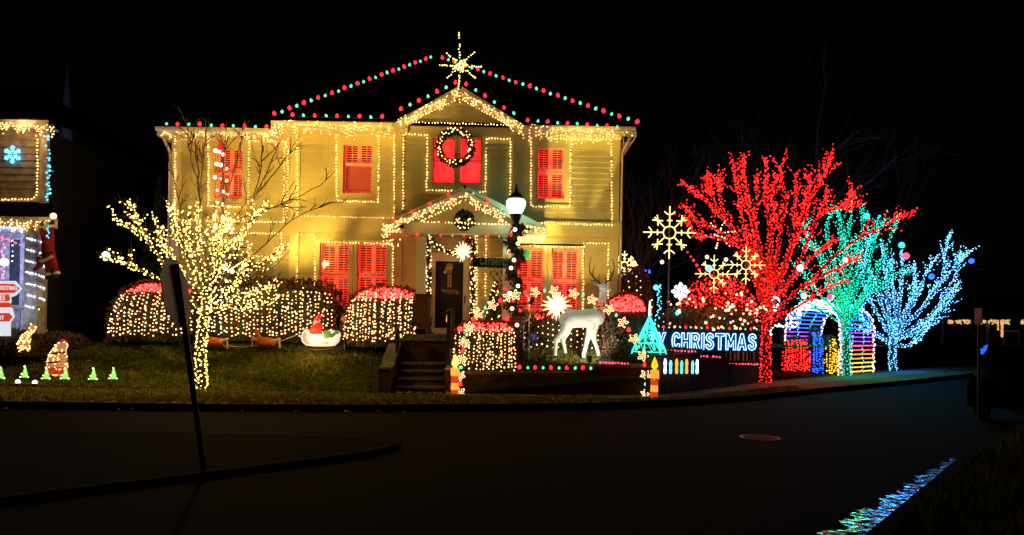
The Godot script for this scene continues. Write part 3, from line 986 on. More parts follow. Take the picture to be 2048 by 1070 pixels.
	ds.tube(PackedVector3Array([Vector3(wl - 0.2, 6.95, -DW + 0.4), Vector3(wl - 0.1, 6.5, -DW + 0.02), Vector3(wl - 0.1, 1.3, -DW + 0.02)]), 0.04, 0.04, 6)
	part("downspout", ds, M.white_trim, h)
	# main roof
	var apex := W(870, 122, 25.0)
	var fl := Vector3(xl - 0.46, 7.1, -D + 0.48)
	var fr := Vector3(xr + 0.4, 7.1, -D + 0.48)
	var bl := Vector3(xl - 0.46, 7.1, -D - 9.4)
	var br := Vector3(xr + 0.4, 7.1, -D - 9.4)
	roof_face(h, [fl, fr, apex]); roof_face(h, [fr, br, apex]); roof_face(h, [br, bl, apex]); roof_face(h, [bl, fl, apex])
	var wtop := Vector3(xl + 0.3, 8.6, -DW - 2.6)
	roof_face(h, [Vector3(wl - 0.3, 7.1, -DW + 0.48), Vector3(xl + 0.3, 7.1, -DW + 0.48), wtop, Vector3(wl + 1.6, 8.6, -DW - 2.6)])
	roof_face(h, [Vector3(wl - 0.3, 7.1, -DW - 5.6), Vector3(wl - 0.3, 7.1, -DW + 0.48), Vector3(wl + 1.6, 8.6, -DW - 2.6)])
	# bay gable
	var gp := Vector3(-1.5, 8.02, -DB + 0.32)
	var ga := Vector3(-3.24, 6.98, -DB + 0.32)
	var gb := Vector3(0.24, 6.98, -DB + 0.32)
	var deep := Vector3(0, 0, -4.2)
	roof_face(h, [ga + Vector3(-0.02, 0.1, 0), gp + Vector3(0, 0.1, 0), gp + deep + Vector3(0, 0.1, 0), ga + deep])
	roof_face(h, [gp + Vector3(0, 0.1, 0), gb + Vector3(0.02, 0.1, 0), gb + deep, gp + deep + Vector3(0, 0.1, 0)])
	for s in [[ga, gp], [gp, gb]]:
		var rk := Mb.new()
		rk.beam(s[0] + Vector3(0, -0.06, 0), s[1] + Vector3(0, -0.06, 0), 0.05, 0.24, Vector3(0, 1, 0))
		part("rake_board", rk, M.white_trim, h)
		rk = Mb.new()
		rk.beam(s[0] + Vector3(0, -0.1, -0.16), s[1] + Vector3(0, -0.1, -0.16), 0.3, 0.03)
		part("rake_soffit", rk, M.trim, h)
	var k := 0
	while k < 7:
		var y := 7.1 + k * 0.155
		var w := (8.0 - y) / 1.04 * 1.74 - 0.1
		if w < 0.1: break
		var w2 := maxf(0.02, (8.0 - y - 0.165) / 1.04 * 1.74 - 0.1)
		var b := Mb.new()
		b.prism(PackedVector2Array([Vector2(-w, 0), Vector2(w, 0), Vector2(w2, 0.165), Vector2(-w2, 0.165)]), -0.08, 0.03, Transform3D(Basis(Vector3.RIGHT, 0.12), Vector3(-1.5, y, -DB)))
		part("siding_board", b, M.siding, h)
		k += 1
	bar(h, "gable_beam", -3.1, 0.1, 7.02, 7.13, -DB, -DB + 0.12, M.trim)
	var vent := sub("gable_lamp", h, W(914, 222, DB - 0.1))
	bar(vent, "case", W(909, 216, DB).x, W(920, 216, DB).x, W(914, 230, DB).y, W(914, 217, DB).y, -DB, -DB + 0.1, M.white_trim)
	bar(vent, "lens", W(912, 216, DB).x, W(917, 216, DB).x, W(914, 227, DB).y, W(914, 220, DB).y, -DB + 0.1, -DB + 0.13, M.trim)
	# windows
	window(h, win.wing, DW, c1); window(h, win.left, D, c1, false); window(h, win.right, D, c1)
	var cb := [0.12, 0.06, 0.14, 0.06]
	window(h, win.bay1, DB, cb, false, false, false); window(h, win.bay2, DB, [0.055, 0.12, 0.14, 0.06], false, false, false)
	window(h, win.low1, D, [0.15, 0.1, 0.1, 0.06], true, true, false); window(h, win.low2, D, [0.095, 0.13, 0.1, 0.06], true, true, false)
	window(h, win.low3, D, [0.15, 0.1, 0.1, 0.06], true, true, false); window(h, win.low4, D, [0.115, 0.13, 0.1, 0.06], true, true, false)
	window(h, win.wlow, DW, [0.08, 0.08, 0.08, 0.08], true, true, false)
	window_lights("red mini lights framing the left wing window behind the bare tree", win.wing, DW)
	window_lights("red mini lights framing the upper window left of the wreath bay", win.left, D)
	window_lights("red mini lights framing the upper window right of the street lamp", win.right, D)
	window_lights("red mini lights framing the left window behind the big wreath", win.bay1, DB)
	window_lights("red mini lights framing the right window behind the big wreath", win.bay2, DB)
	window_lights("red mini lights framing the outer ground floor window above the long hedge", win.low1, D)
	window_lights("red mini lights framing the ground floor window above the rounded hedge", win.low2, D)
	window_lights("red mini lights framing the ground floor window beside the lamp post garland", win.low3, D)
	window_lights("red mini lights framing the ground floor window above the deer", win.low4, D)
	# wing door
	var wd := sub("door", h, Vector3(door_w[0], door_w[2], -DW))
	bar(wd, "frame", door_w[0] - 0.12, door_w[0], 1.2, door_w[3] + 0.1, -DW - 0.08, -DW + 0.06, M.white_trim)
	bar(wd, "frame", door_w[1], door_w[1] + 0.12, 1.2, door_w[3] + 0.1, -DW - 0.08, -DW + 0.06, M.white_trim)
	bar(wd, "frame", door_w[0], door_w[1], door_w[3], door_w[3] + 0.1, -DW - 0.08, -DW + 0.062, M.white_trim)
	bar(wd, "panel", door_w[0], door_w[1], 1.2, door_w[3], -DW - 0.06, -DW - 0.0, M.siding)
	# porch
	var px0 := -2.3
	var px1 := -0.15
	var F := 18.6
	for x in [px0, px1]:
		var cl := sub("column", h, Vector3(x, 1.5, -F))
		bar(cl, "shaft", x - 0.11, x + 0.11, 1.58, 3.9, -F - 0.11, -F + 0.11, M.white_trim)
		bar(cl, "base", x - 0.15, x + 0.15, 1.46, 1.58, -F - 0.15, -F + 0.15, M.white_trim)
		bar(cl, "capital", x - 0.14, x + 0.14, 3.9, 3.97, -F - 0.14, -F + 0.14, M.white_trim)
		bar(h, "pilaster", x - 0.1 - 0.32 * signf(x + 1.2) * -1.0 * 0.0 , x + 0.1, 1.46, 4.0, -DB, -DB + 0.1, M.white_trim)
	bar(h, "porch_beam", -2.72, 0.2, 3.97, 4.24, -F - 0.16, -F + 0.16, M.white_trim)
	bar(h, "porch_beam", -2.72, -2.46, 3.97, 4.24, -DB, -F - 0.16, M.white_trim)
	bar(h, "porch_beam", -0.06, 0.2, 3.97, 4.24, -DB, -F - 0.16, M.white_trim)
	bar(h, "porch_ceiling", -2.46, -0.06, 4.15, 4.2, -DB, -F - 0.16, M.white_trim)
	bar(h, "porch_floor", -3.05, 0.3, 1.3, 1.46, -DB, -F + 0.3, M.concrete)
	bar(h, "porch_foundation", -3.0, 0.25, 0.7, 1.3, -DB, -F + 0.24, M.brick1)
	bar(h, "brick_pier", W(831, 600, 18.5).x, W(858, 600, 18.5).x, 1.46, W(845, 592, 18.5).y, -18.9, -18.45, M.brick0)
	bar(h, "pier_cap", W(829, 600, 18.5).x, W(860, 600, 18.5).x, W(845, 592, 18.5).y, W(845, 588, 18.5).y, -18.93, -18.42, M.brick1)
	var pp := Vector3(-1.22, 5.04, -F + 0.3)
	var pa := Vector3(-3.22, 4.07, -F + 0.3)
	var pb := Vector3(0.78, 4.07, -F + 0.3)
	var pd := Vector3(0, 0, -(DB - F) - 0.32)
	roof_face(h, [pa + Vector3(0, 0.1, 0), pp + Vector3(0, 0.1, 0), pp + pd + Vector3(0, 0.1, 0), pa + pd + Vector3(0, 0.1, 0)])
	roof_face(h, [pp + Vector3(0, 0.1, 0), pb + Vector3(0, 0.1, 0), pb + pd + Vector3(0, 0.1, 0), pp + pd + Vector3(0, 0.1, 0)])
	for s in [[pa, pp], [pp, pb]]:
		var rk := Mb.new()
		rk.beam(s[0] + Vector3(0, -0.03, 0), s[1] + Vector3(0, -0.03, 0), 0.05, 0.22)
		part("rake_board", rk, M.white_trim, h)
		rk = Mb.new()
		rk.beam(s[0] + Vector3(0, 0.0, -0.5), s[1] + Vector3(0, 0.0, -0.5), 0.95, 0.03)
		part("rake_soffit", rk, M.trim, h)
	var ped := Mb.new()
	ped.prism(PackedVector2Array([Vector2(-2.72, 4.24), Vector2(0.28, 4.24), Vector2(-1.22, 4.96)]), -0.1, 0.06, Transform3D(Basis.IDENTITY, Vector3(0, 0, -F)))
	part("pediment", ped, M.siding, h)
	bar(h, "eave_return", -3.24, -2.72, 3.95, 4.05, -F - 1.5, -F + 0.28, M.white_trim)
	bar(h, "eave_return", 0.2, 0.8, 3.95, 4.05, -F - 1.5, -F + 0.28, M.white_trim)
	# front door with a printed cover
	var dr := sub("front_door", h, Vector3((door[0] + door[1]) / 2, 1.46, -DB))
	var pane := R(871, 523, 926, 656, DB)
	bar(dr, "frame", door[0], pane[0] - 0.005, 1.46, door[3], -DB - 0.05, -DB + 0.07, M.white_trim)
	bar(dr, "frame", pane[1] + 0.005, door[1], 1.46, door[3], -DB - 0.05, -DB + 0.07, M.white_trim)
	bar(dr, "frame", pane[0] - 0.005, pane[1] + 0.005, pane[3], door[3], -DB - 0.05, -DB + 0.068, M.white_trim)
	bar(dr, "frame", pane[0] - 0.005, pane[1] + 0.005, 1.46, pane[2], -DB - 0.05, -DB + 0.068, M.white_trim)
	bar(dr, "handle", pane[1] + 0.04, pane[1] + 0.07, 2.3, 2.5, -DB + 0.07, -DB + 0.11, M.black_metal)
	var pm := mat("door_print", Color.WHITE, 0.55)
	pm.albedo_texture = door_print()
	var pq := Mb.new()
	pq.quad(Vector3(pane[0], pane[2], -DB + 0.03), Vector3(pane[1], pane[2], -DB + 0.03), Vector3(pane[1], pane[3], -DB + 0.03), Vector3(pane[0], pane[3], -DB + 0.03))
	var arr := []
	arr.resize(Mesh.ARRAY_MAX)
	arr[Mesh.ARRAY_VERTEX] = pq.v
	arr[Mesh.ARRAY_NORMAL] = pq.n
	arr[Mesh.ARRAY_TEX_UV] = PackedVector2Array([Vector2(0, 1), Vector2(1, 0), Vector2(1, 1), Vector2(0, 1), Vector2(0, 0), Vector2(1, 0)])
	var am := ArrayMesh.new()
	am.add_surface_from_arrays(Mesh.PRIMITIVE_TRIANGLES, arr)
	var pr := part("door_poster", am, pm, dr)
	pr.set_meta("label", "dark printed door cover showing a man in a suit and a festive cap carrying a tray")

# the cover printed on the front door: a man in a dark suit and a drooping cap who carries a tray
func door_print() -> ImageTexture:
	var w := 110
	var h := 270
	var im := Image.create(w, h, false, Image.FORMAT_RGB8)
	im.fill(Color(0.03, 0.02, 0.025))
	var ell := func(cx: float, cy: float, rx: float, ry: float, c: Color) -> void:
		for y in range(maxi(0, int(cy - ry)), mini(h, int(cy + ry) + 1)):
			for x in range(maxi(0, int(cx - rx)), mini(w, int(cx + rx) + 1)):
				if pow((x - cx) / rx, 2) + pow((y - cy) / ry, 2) <= 1.0: im.set_pixel(x, y, c)
	var suit := Color(0.1, 0.085, 0.085)
	var skin := Color(0.62, 0.45, 0.3)
	ell.call(55, 96, 32, 42, suit); ell.call(55, 125, 28, 36, suit)
	im.fill_rect(Rect2i(31, 140, 19, 120), Color(0.1, 0.085, 0.09)); im.fill_rect(Rect2i(58, 140, 20, 120), Color(0.1, 0.085, 0.09))
	im.fill_rect(Rect2i(48, 56, 15, 48), Color(0.72, 0.64, 0.52)); im.fill_rect(Rect2i(53, 60, 5, 42), Color(0.16, 0.08, 0.09))
	ell.call(54, 38, 11, 15, skin); ell.call(54, 44, 7, 5, Color(0.5, 0.36, 0.25))
	ell.call(54, 20, 15, 14, Color(0.6, 0.5, 0.4)); ell.call(42, 30, 7, 9, Color(0.6, 0.5, 0.4)); ell.call(36, 43, 6, 6, Color(0.8, 0.74, 0.62))
	im.fill_rect(Rect2i(42, 25, 25, 6), Color(0.8, 0.74, 0.62))
	ell.call(60, 122, 30, 10, Color(0.4, 0.31, 0.22)); ell.call(60, 119, 24, 6, Color(0.5, 0.37, 0.22))
	ell.call(30, 118, 7, 6, skin); ell.call(88, 126, 6, 7, skin)
	return ImageTexture.create_from_image(im)

# ---------------------------------------------------------------- lights on the house
func house_lights() -> void:
	var D := 20.5 - 0.1
	var DW := 21.3 - 0.1
	var DB := 20.2 - 0.1
	var F := 18.6 - 0.09
	var O := "warm lights outlining the house panels"
	var s := func(label: String, d: float, ls: Array) -> void:
		var a := []
		for l in ls: a.append(line(d, l))
		strand("outline_light_strand", label, O, a, 0.083, 0.021, M.warm_line, 0.011)
	s.call("warm lights outlining the upper wall panel of the left wing", DW, [[350, 278, 416, 279], [350, 279, 350, 440, 568, 444, 569, 283, 498, 281]])
	s.call("warm lights framing the upper wing window behind the bare tree", DW, [[416, 280, 417, 413, 497, 414, 498, 281]])
	s.call("warm lights outlining the lower wall panels of the left wing", DW, [[430, 466, 563, 467, 563, 514, 498, 512], [497, 480, 497, 600], [430, 480, 488, 481], [430, 543, 485, 544]])
	s.call("warm lights running down the corner return between wing and main wall", 20.75, [[583, 258, 571, 288, 577, 300], [576, 300, 574, 440]])
	s.call("warm lights outlining the upper main wall panel left of the bay", D, [[672, 263, 594, 262, 594, 432, 789, 437, 788, 265, 757, 264]])
	s.call("warm lights framing the upper window left of the bay", D, [[672, 268, 674, 402, 756, 404, 758, 269, 672, 268]])
	s.call("warm lights outlining the dark bay wall left of the wreath windows", DB, [[806, 420, 807, 268, 855, 270, 853, 380, 915, 382]])
	s.call("warm lights outlining the dark bay wall right of the wreath windows", DB, [[950, 384, 971, 384, 973, 277, 1021, 278, 1020, 396]])
	s.call("warm lights outlining the upper wall panel at the right end of the house", D, [[1033, 272, 1062, 273], [1142, 279, 1223, 280, 1224, 450, 1060, 446]])
	s.call("warm lights framing the upper window at the right end of the house", D, [[1062, 274, 1062, 413, 1140, 414, 1142, 279, 1064, 275]])
	s.call("warm lights in a triangle inside the upper gable", 19.83, [[912, 201, 813, 244, 1016, 250, 925, 200]])
	s.call("warm lights in a triangle inside the porch gable", 18.24, [[922, 404, 841, 443, 1018, 449, 936, 404]])
	s.call("warm lights outlining the ground floor wall panels left of the porch", D, [[594, 590, 594, 468, 629, 470, 630, 590], [630, 484, 786, 488, 785, 590]])
	s.call("warm lights outlining the ground floor wall panels above the deer", D, [[1050, 492, 1167, 494, 1166, 640], [1168, 495, 1168, 486, 1217, 487, 1216, 600]])
	s.call("warm lights hanging down the porch wall right of the door", DB, [[972, 470, 971, 590], [951, 470, 949, 640], [954, 470, 953, 640]])
	# big red and green bulbs
	var G := "large bulb strings"
	var rg := [M.c9_red, M.c9_green]
	var apex := W(870, 122, 25.0) + Vector3(0, 0.12, 0.05)
	var fl := Vector3(-6.58, 7.2, -20.0)
	var fr := Vector3(3.26, 7.2, -20.0)
	big_bulbs("roof_light_string", "red and green bulbs climbing the left slope of the main roof", G, PackedVector3Array([fl, fl.lerp(apex, 0.97)]), 0.272, rg, 0.078)
	big_bulbs("roof_light_string", "red and green bulbs descending the right slope of the main roof", G, PackedVector3Array([apex.lerp(fr, 0.03), fr]), 0.29, rg, 0.078)
	big_bulbs("roof_light_string", "red and green bulbs along the gutter of the left wing", G, line(20.75, [322, 250, 540, 257]), 0.31, [M.c9_green, M.c9_red], 0.07)
	big_bulbs("roof_light_string", "red and green bulbs along the gutter left of the upper gable", G, line(19.95, [574, 233, 768, 237]), 0.30, rg, 0.068)
	big_bulbs("roof_light_string", "red and green bulbs along the gutter right of the upper gable", G, line(19.95, [1046, 243, 1240, 257]), 0.265, rg, 0.066)
	big_bulbs("roof_light_string", "red and green bulbs climbing the left rake of the upper gable", G, line(19.85, [792, 226, 912, 168]), 0.27, rg, 0.07)
	big_bulbs("roof_light_string", "red and green bulbs descending the right rake of the upper gable", G, line(19.85, [922, 166, 1040, 237]), 0.3, rg, 0.07)
	big_bulbs("roof_light_string", "red bulbs climbing the left rake of the porch gable", G, line(18.25, [768, 452, 925, 379]), 0.5, [M.c9_red], 0.042)
	big_bulbs("roof_light_string", "red and green bulbs on the right rake of the porch gable", G, line(18.25, [932, 380, 1010, 424]), 0.4, [M.c9_green, M.c9_red, M.c9_green], 0.042)
	big_bulbs("porch_light_string", "small red and green bulbs along the porch beam above the door", G, line(18.4, [822, 471, 1012, 475]), 0.29, rg, 0.036)
	# icicles
	icicles("icicle_light_strand", "warm icicle lights under the gutter of the left wing", line(20.8, [320, 258, 545, 263]), 0.28, 60, M.warm)
	icicles("icicle_light_strand", "warm icicle lights bunched at the corner of wing and main roof", line(19.95, [541, 250, 556, 242]), 0.6, 16, M.warm)
	icicles("icicle_light_strand", "warm icicle lights under the gutter left of the upper gable", line(19.95, [558, 241, 795, 243]), 0.42, 74, M.warm)
	icicles("icicle_light_strand", "warm icicle lights along the rakes of the upper gable", line(19.82, [795, 238, 917, 178, 1045, 248]), 0.30, 92, M.warm)
	icicles("icicle_light_strand", "warm icicle lights under the gutter right of the upper gable", line(19.95, [1042, 246, 1266, 264]), 0.42, 74, M.warm)
	icicles("icicle_light_strand", "warm icicle lights along the rakes of the porch gable", line(18.22, [768, 452, 930, 386, 1010, 428]), 0.26, 88, M.warm)
	icicles("icicle_light_strand", "warm icicle lights at the left return of the porch roof", line(18.25, [764, 448, 800, 452]), 0.62, 22, M.warm)
	icicles("icicle_light_strand", "warm icicle lights at the right return of the porch roof behind the lamp post", line(18.25, [1052, 446, 1090, 454]), 0.58, 22, M.warm)
	var ice := thing("frost_icicles", "cold white icicle tubes hanging from the right end of the eave", "icicle lights", W(1250, 262, 20.2))
	for u in [[1247, 290], [1257, 292], [1268, 282]]:
		var b := Mb.new()
		b.tube(PackedVector3Array([W(u[0], 264, 20.2), W(u[0], u[1], 20.2)]), 0.012, 0.008, 5)
		part("tube_light", b, glow("frost%d" % u[0], 0.5, 0.6, 1.0, 0.35), ice)
	# roof star
	var c := W(920, 132, 19.75)
	var st := thing("roof_star", "tall eight pointed star of warm lights standing on the gable peak", "star", c)
	var b := Mb.new()
	var pts := PackedVector3Array()
	for t in [[918, 66], [949, 105], [962, 134], [950, 156], [917, 178], [895, 156], [880, 131], [894, 107]]:
		var e := W(t[0], t[1], 19.75)
		b.tube(PackedVector3Array([c, e]), 0.012, 0.008, 4)
		var l := c.distance_to(e)
		var k := int(l / 0.06)
		for i in k:
			var f := (i + 1.0) / k
			if l > 0.8 and f > 0.66 and f < 0.8: continue
			pts.append(c.lerp(e, f) + rdir() * 0.035 * (1.1 - f) + Vector3(0, 0, 0.02))
	for i in 46: pts.append(c + rdir() * rf(0.03, 0.2))
	part("frame", b, M.black_metal, st)
	dots(st, pts, 0.026, M.tree_warm, "star_bulb_strand")
	# wreaths
	wreath("large leafy wreath with warm lights hanging between the upper bay windows", W(911, 295, DB - 0.02), 0.44, 0.095, 58, false)
	wreath("small round wreath with warm lights on the porch gable", W(929, 441, F - 0.04), 0.17, 0.085, 30, true)
	# moravian stars
	moravian(W(926, 503, 18.75), 0.27, "many pointed glowing star hanging under the porch beam")
	moravian(W(1113, 611, 18.9), 0.40, "many pointed glowing star on the ground floor wall behind the deer")
	# garland round the door
	var dg := thing("door_garland", "green garland with warm lights and red bows framing the front door", "garland", W(905, 500, DB))
	var path := smooth(line(DB - 0.1, [856, 600, 858, 540, 855, 490, 862, 478, 880, 497, 905, 505, 925, 498, 940, 480, 948, 490, 944, 540, 946, 590, 943, 650]), 5)
	garland(dg, path, 0.075, 0.045, M.warm_net, 0.024)
	for p in [W(941, 482, DB - 0.2), W(853, 518, DB - 0.2), W(948, 512, DB - 0.2)]: bow(dg, p, 0.15)
	# little lit tree and pot plant on the porch
	var pt := thing("porch_tree", "small potted cone tree with warm lights right of the door", "potted tree", W(988, 655, 19.2))
	var base := W(988, 655, 19.2)
	var cone := Mb.new()
	cone.lathe(PackedVector2Array([Vector2(0, 0.12), Vector2(0.24, 0.14), Vector2(0.16, 0.5), Vector2(0.02, 1.2), Vector2(0, 1.22)]), 10, Transform3D(Basis.IDENTITY, base))
	part("foliage_core", cone, M.dark_leaf, pt)
	var cp := PackedVector3Array()
	var xs := []
	for i in 300:
		var f := rng.randf()
		var a := rf(0, TAU)
		var r := 0.25 * (1.0 - f) + 0.02
		var p := base + Vector3(cos(a) * r, 0.14 + f * 1.05, sin(a) * r)
		xs.append(Transform3D(Basis.from_euler(Vector3(rf(0, 6), rf(0, 6), 0)).scaled(Vector3.ONE * rf(0.6, 1.1)), p))
		if i % 7 == 0: cp.append(p + Vector3(0, 0, 0.03))
	scatter("foliage", leaf_mesh, M.leaf, xs, pt)
	dots(pt, cp, 0.024, M.warm_net)
	var pot := Mb.new()
	pot.lathe(PackedVector2Array([Vector2(0.1, 0), Vector2(0.15, 0.18), Vector2(0.12, 0.18)]), 10, Transform3D(Basis.IDENTITY, base - Vector3(0, 0.06, 0)))
	part("pot", pot, M.brick0, pt)
	var pl := thing("porch_plant", "tall thin leafy plant by the right porch column", "plant", W(1000, 640, 19.0))
	var lx := []
	for i in 260:
		var f := rng.randf()
		lx.append(Transform3D(Basis.from_euler(Vector3(rf(0, 6), rf(0, 6), 0)).scaled(Vector3.ONE * rf(0.7, 1.3)), W(1000, 640, 19.0) + Vector3(rf(-0.22, 0.22) * (0.3 + f), f * 1.25, rf(-0.15, 0.15))))
	scatter("foliage", leaf_mesh, M.leaf, lx, pl)

var leaf_mesh: ArrayMesh
func make_leaf() -> void:
	var b := Mb.new()
	b.tri(Vector3(-0.03, 0, 0), Vector3(0, -0.01, 0.045), Vector3(0.03, 0.0, 0)); b.tri(Vector3(-0.03, 0, 0), Vector3(0.03, 0, 0), Vector3(0, 0.012, -0.05))
	leaf_mesh = b.mesh()

func garland(par: Node, path: PackedVector3Array, fat: float, gap: float, m: Material, r: float, lit := true) -> void:
	var w := Mb.new()
	w.tube(path, fat * 0.45, fat * 0.45, 5)
	part("core", w, M.dark_leaf, par)
	var xs := []
	for p in walk(path, 0.014):
		for j in (2 if fat < 0.15 else 3): xs.append(Transform3D(Basis.from_euler(Vector3(rf(0, 6), rf(0, 6), rf(0, 6))).scaled(Vector3.ONE * rf(0.6, 1.3)), p + rdir() * fat * rf(0.3, 1.0)))
	scatter("foliage", leaf_mesh, M.dark_leaf, xs, par)
	if lit:
		var pts := PackedVector3Array()
		for p in walk(path, gap):
			var q := rdir() * fat * 1.05
			q.z = absf(q.z)
			pts.append(p + q)
		dots(par, pts, r, m)

func bow(par: Node, c: Vector3, s: float) -> void:
	var b := Mb.new()
	for k in [-1, 1]:
		b.tube(smooth(PackedVector3Array([c, c + Vector3(k * s * 0.5, s * 0.35, 0.03), c + Vector3(k * s * 0.8, s * 0.05, 0.04), c + Vector3(k * s * 0.4, -s * 0.12, 0.02), c]), 3), s * 0.16, s * 0.14, 5)
		b.tube(PackedVector3Array([c, c + Vector3(k * s * 0.3, -s * 0.8, 0.02), c + Vector3(k * s * 0.4, -s * 1.1, 0.03)]), s * 0.12, s * 0.16, 4)
	b.ball(c + Vector3(0, 0, 0.03), s * 0.2, 7)
	part("bow", b, M.red_cloth, par)

func wreath(label: String, c: Vector3, R0: float, fat: float, n: int, small: bool) -> void:
	var o := thing("wreath", label, "wreath", c)
	var ring := PackedVector3Array()
	for i in 29: ring.append(c + Vector3(cos(TAU * i / 28) * R0, sin(TAU * i / 28) * R0, 0.05))
	var w := Mb.new()
	w.tube(ring, fat * 0.6, fat * 0.6, 6, false)
	part("core", w, M.dark_leaf, o)
	var xs := []
	var pts := PackedVector3Array()
	for i in (1500 if not small else 700):
		var a := rf(0, TAU)
		xs.append(Transform3D(Basis.from_euler(Vector3(rf(0, 6), rf(0, 6), rf(0, 6))).scaled(Vector3.ONE * rf(0.6, 1.2)), c + Vector3(cos(a) * R0, sin(a) * R0, 0.05) + rdir() * fat * rf(0.5, 1.25)))
	scatter("foliage", leaf_mesh, M.dark_leaf, xs, o)
	for i in n:
		var a := TAU * i / n + rf(-0.1, 0.1)
		if small and sin(a) > 0.25: continue
		var rr := R0 + rf(-0.8, 0.8) * fat
		pts.append(c + Vector3(cos(a) * rr, sin(a) * rr, 0.05 + fat * 1.2))
	dots(o, pts, 0.024 if not small else 0.018, M.warm)
	if not small:
		for a in [0.6, 2.6, 3.9, 5.4]:
			var b := Mb.new()
			b.ball(c + Vector3(cos(a) * R0, sin(a) * R0, 0.05 + fat), 0.05, 8)
			part("bauble", b, M.gold, o)

func moravian(c: Vector3, s: float, label: String) -> void:
	var o := thing("glowing_star", label, "star lamp", c)
	var b := Mb.new()
	var core := Mb.new()
	core.ball(c, s * 0.3, 10)
	part("star_core", core, glow("star_core_%d" % int(s * 100), 1.0, 0.9, 0.65, 2.8), o)
	var n := 26
	for i in n:
		var y := 1.0 - 2.0 * (i + 0.5) / n
		var a := i * 2.399963
		var d := Vector3(cos(a) * sqrt(1 - y * y), y, sin(a) * sqrt(1 - y * y))
		b.tube(PackedVector3Array([c + d * s * 0.24, c + d * s * rf(0.8, 1.05)]), s * 0.13, 0.003, 4)
	for i in 8:
		var a := TAU * i / 8
		b.tube(PackedVector3Array([c, c + Vector3(cos(a), sin(a), 0.1) * s * (1.0 if i % 2 == 0 else 0.85)]), s * 0.15, 0.003, 4)
	part("star_point", b, M.star_face, o)
	var w := Mb.new()
	w.tube(PackedVector3Array([c + Vector3(0, s * 0.3, 0), c + Vector3(0, s + 0.3, -0.1)]), 0.006, 0.006, 3)
	part("hanging_cord", w, M.cord, o)

# ---------------------------------------------------------------- hedges
func hedge(label: String, at: Vector3, a: float, h: float, c: float, n: float, cat := "hedge", m: Material = null, leaves := 2600) -> Node3D:
	var o := thing("hedge" if cat == "hedge" else cat.replace(" ", "_"), label, cat, at)
	if m == null: m = M.leaf
	var core := Mb.new()
	var nu := 28
	var nv := 9
	var pt := func(i: int, j: int) -> Vector3:
		var p := TAU * i / nu
		var t := PI / 2 * j / nv
		var f := func(x: float, e: float) -> float: return signf(x) * pow(absf(x), 2.0 / e)
		return at + Vector3(a * 0.95 * f.call(cos(p), n) * f.call(cos(t), n), h * 0.96 * f.call(sin(t), n), c * 0.95 * f.call(sin(p), n) * f.call(cos(t), n))
	for i in nu:
		for j in nv:
			core.quad(pt.call(i, j), pt.call(i, j + 1), pt.call(i + 1, j + 1), pt.call(i + 1, j))
	part("foliage_core", core, M.dark_leaf, o)
	var xs := []
	for i in leaves:
		var p := rf(0, TAU)
		var t := asin(rng.randf())
		var d := Vector3(cos(p) * cos(t) * a, sin(t) * h, sin(p) * cos(t) * c)
		var k := pow(pow(absf(d.x) / a, n) + pow(absf(d.y) / h, n) + pow(absf(d.z) / c, n), -1.0 / n)
		xs.append(Transform3D(Basis.from_euler(Vector3(rf(0, 6), rf(0, 6), rf(0, 6))).scaled(Vector3.ONE * rf(0.6, 1.3)), at + d * k * rf(0.92, 1.1)))
	scatter("foliage", leaf_mesh, m, xs, o)
	return o

# a net of lights over the side that faces the street; top = from that share of the height a crown of other lights
func fuzz(nm: String, label: String, group: String, at: Vector3, a: float, h: float, c: float, n: float, count: int, y0: float, m: Material, r: float) -> void:
	var o := thing(nm, label, "net lights", at, group)
	var pts := []
	while pts.size() < count:
		var x := rf(-1, 1)
		var y := rf(y0, 1)
		var q := 1.0 - pow(absf(x), n) - pow(y, n)
		if q > 0: pts.append(at + Vector3(x * a, y * h, c * pow(q, 1.0 / n) + rf(0, 0.12)))
	dots(o, pts, r, m)

# red lights over the top and down the upper front of a hedge
func crown(label: String, at: Vector3, a: float, h: float, c: float, n: float, count: int, y0: float, r: float) -> void:
	var o := thing("crown_lights", label, "net lights", at, "red net lights crowning the hedges")
	var pts := []
	while pts.size() < count:
		var x := rf(-1, 1)
		if rng.randf() < 0.5:
			var z := rf(-1, 1)
			var q := 1.0 - pow(absf(x), n) - pow(absf(z), n)
			if q > 0 and pow(q, 1.0 / n) > y0: pts.append(at + Vector3(x * a, pow(q, 1.0 / n) * h + rf(0, 0.05), z * c))
		else:
			var y := rf(y0, 1.0)
			var q := 1.0 - pow(absf(x), n) - pow(y, n)
			if q > 0: pts.append(at + Vector3(x * a, y * h, c * pow(q, 1.0 / n) + rf(0, 0.05)))
	dots(o, pts, r, M.red_mini)

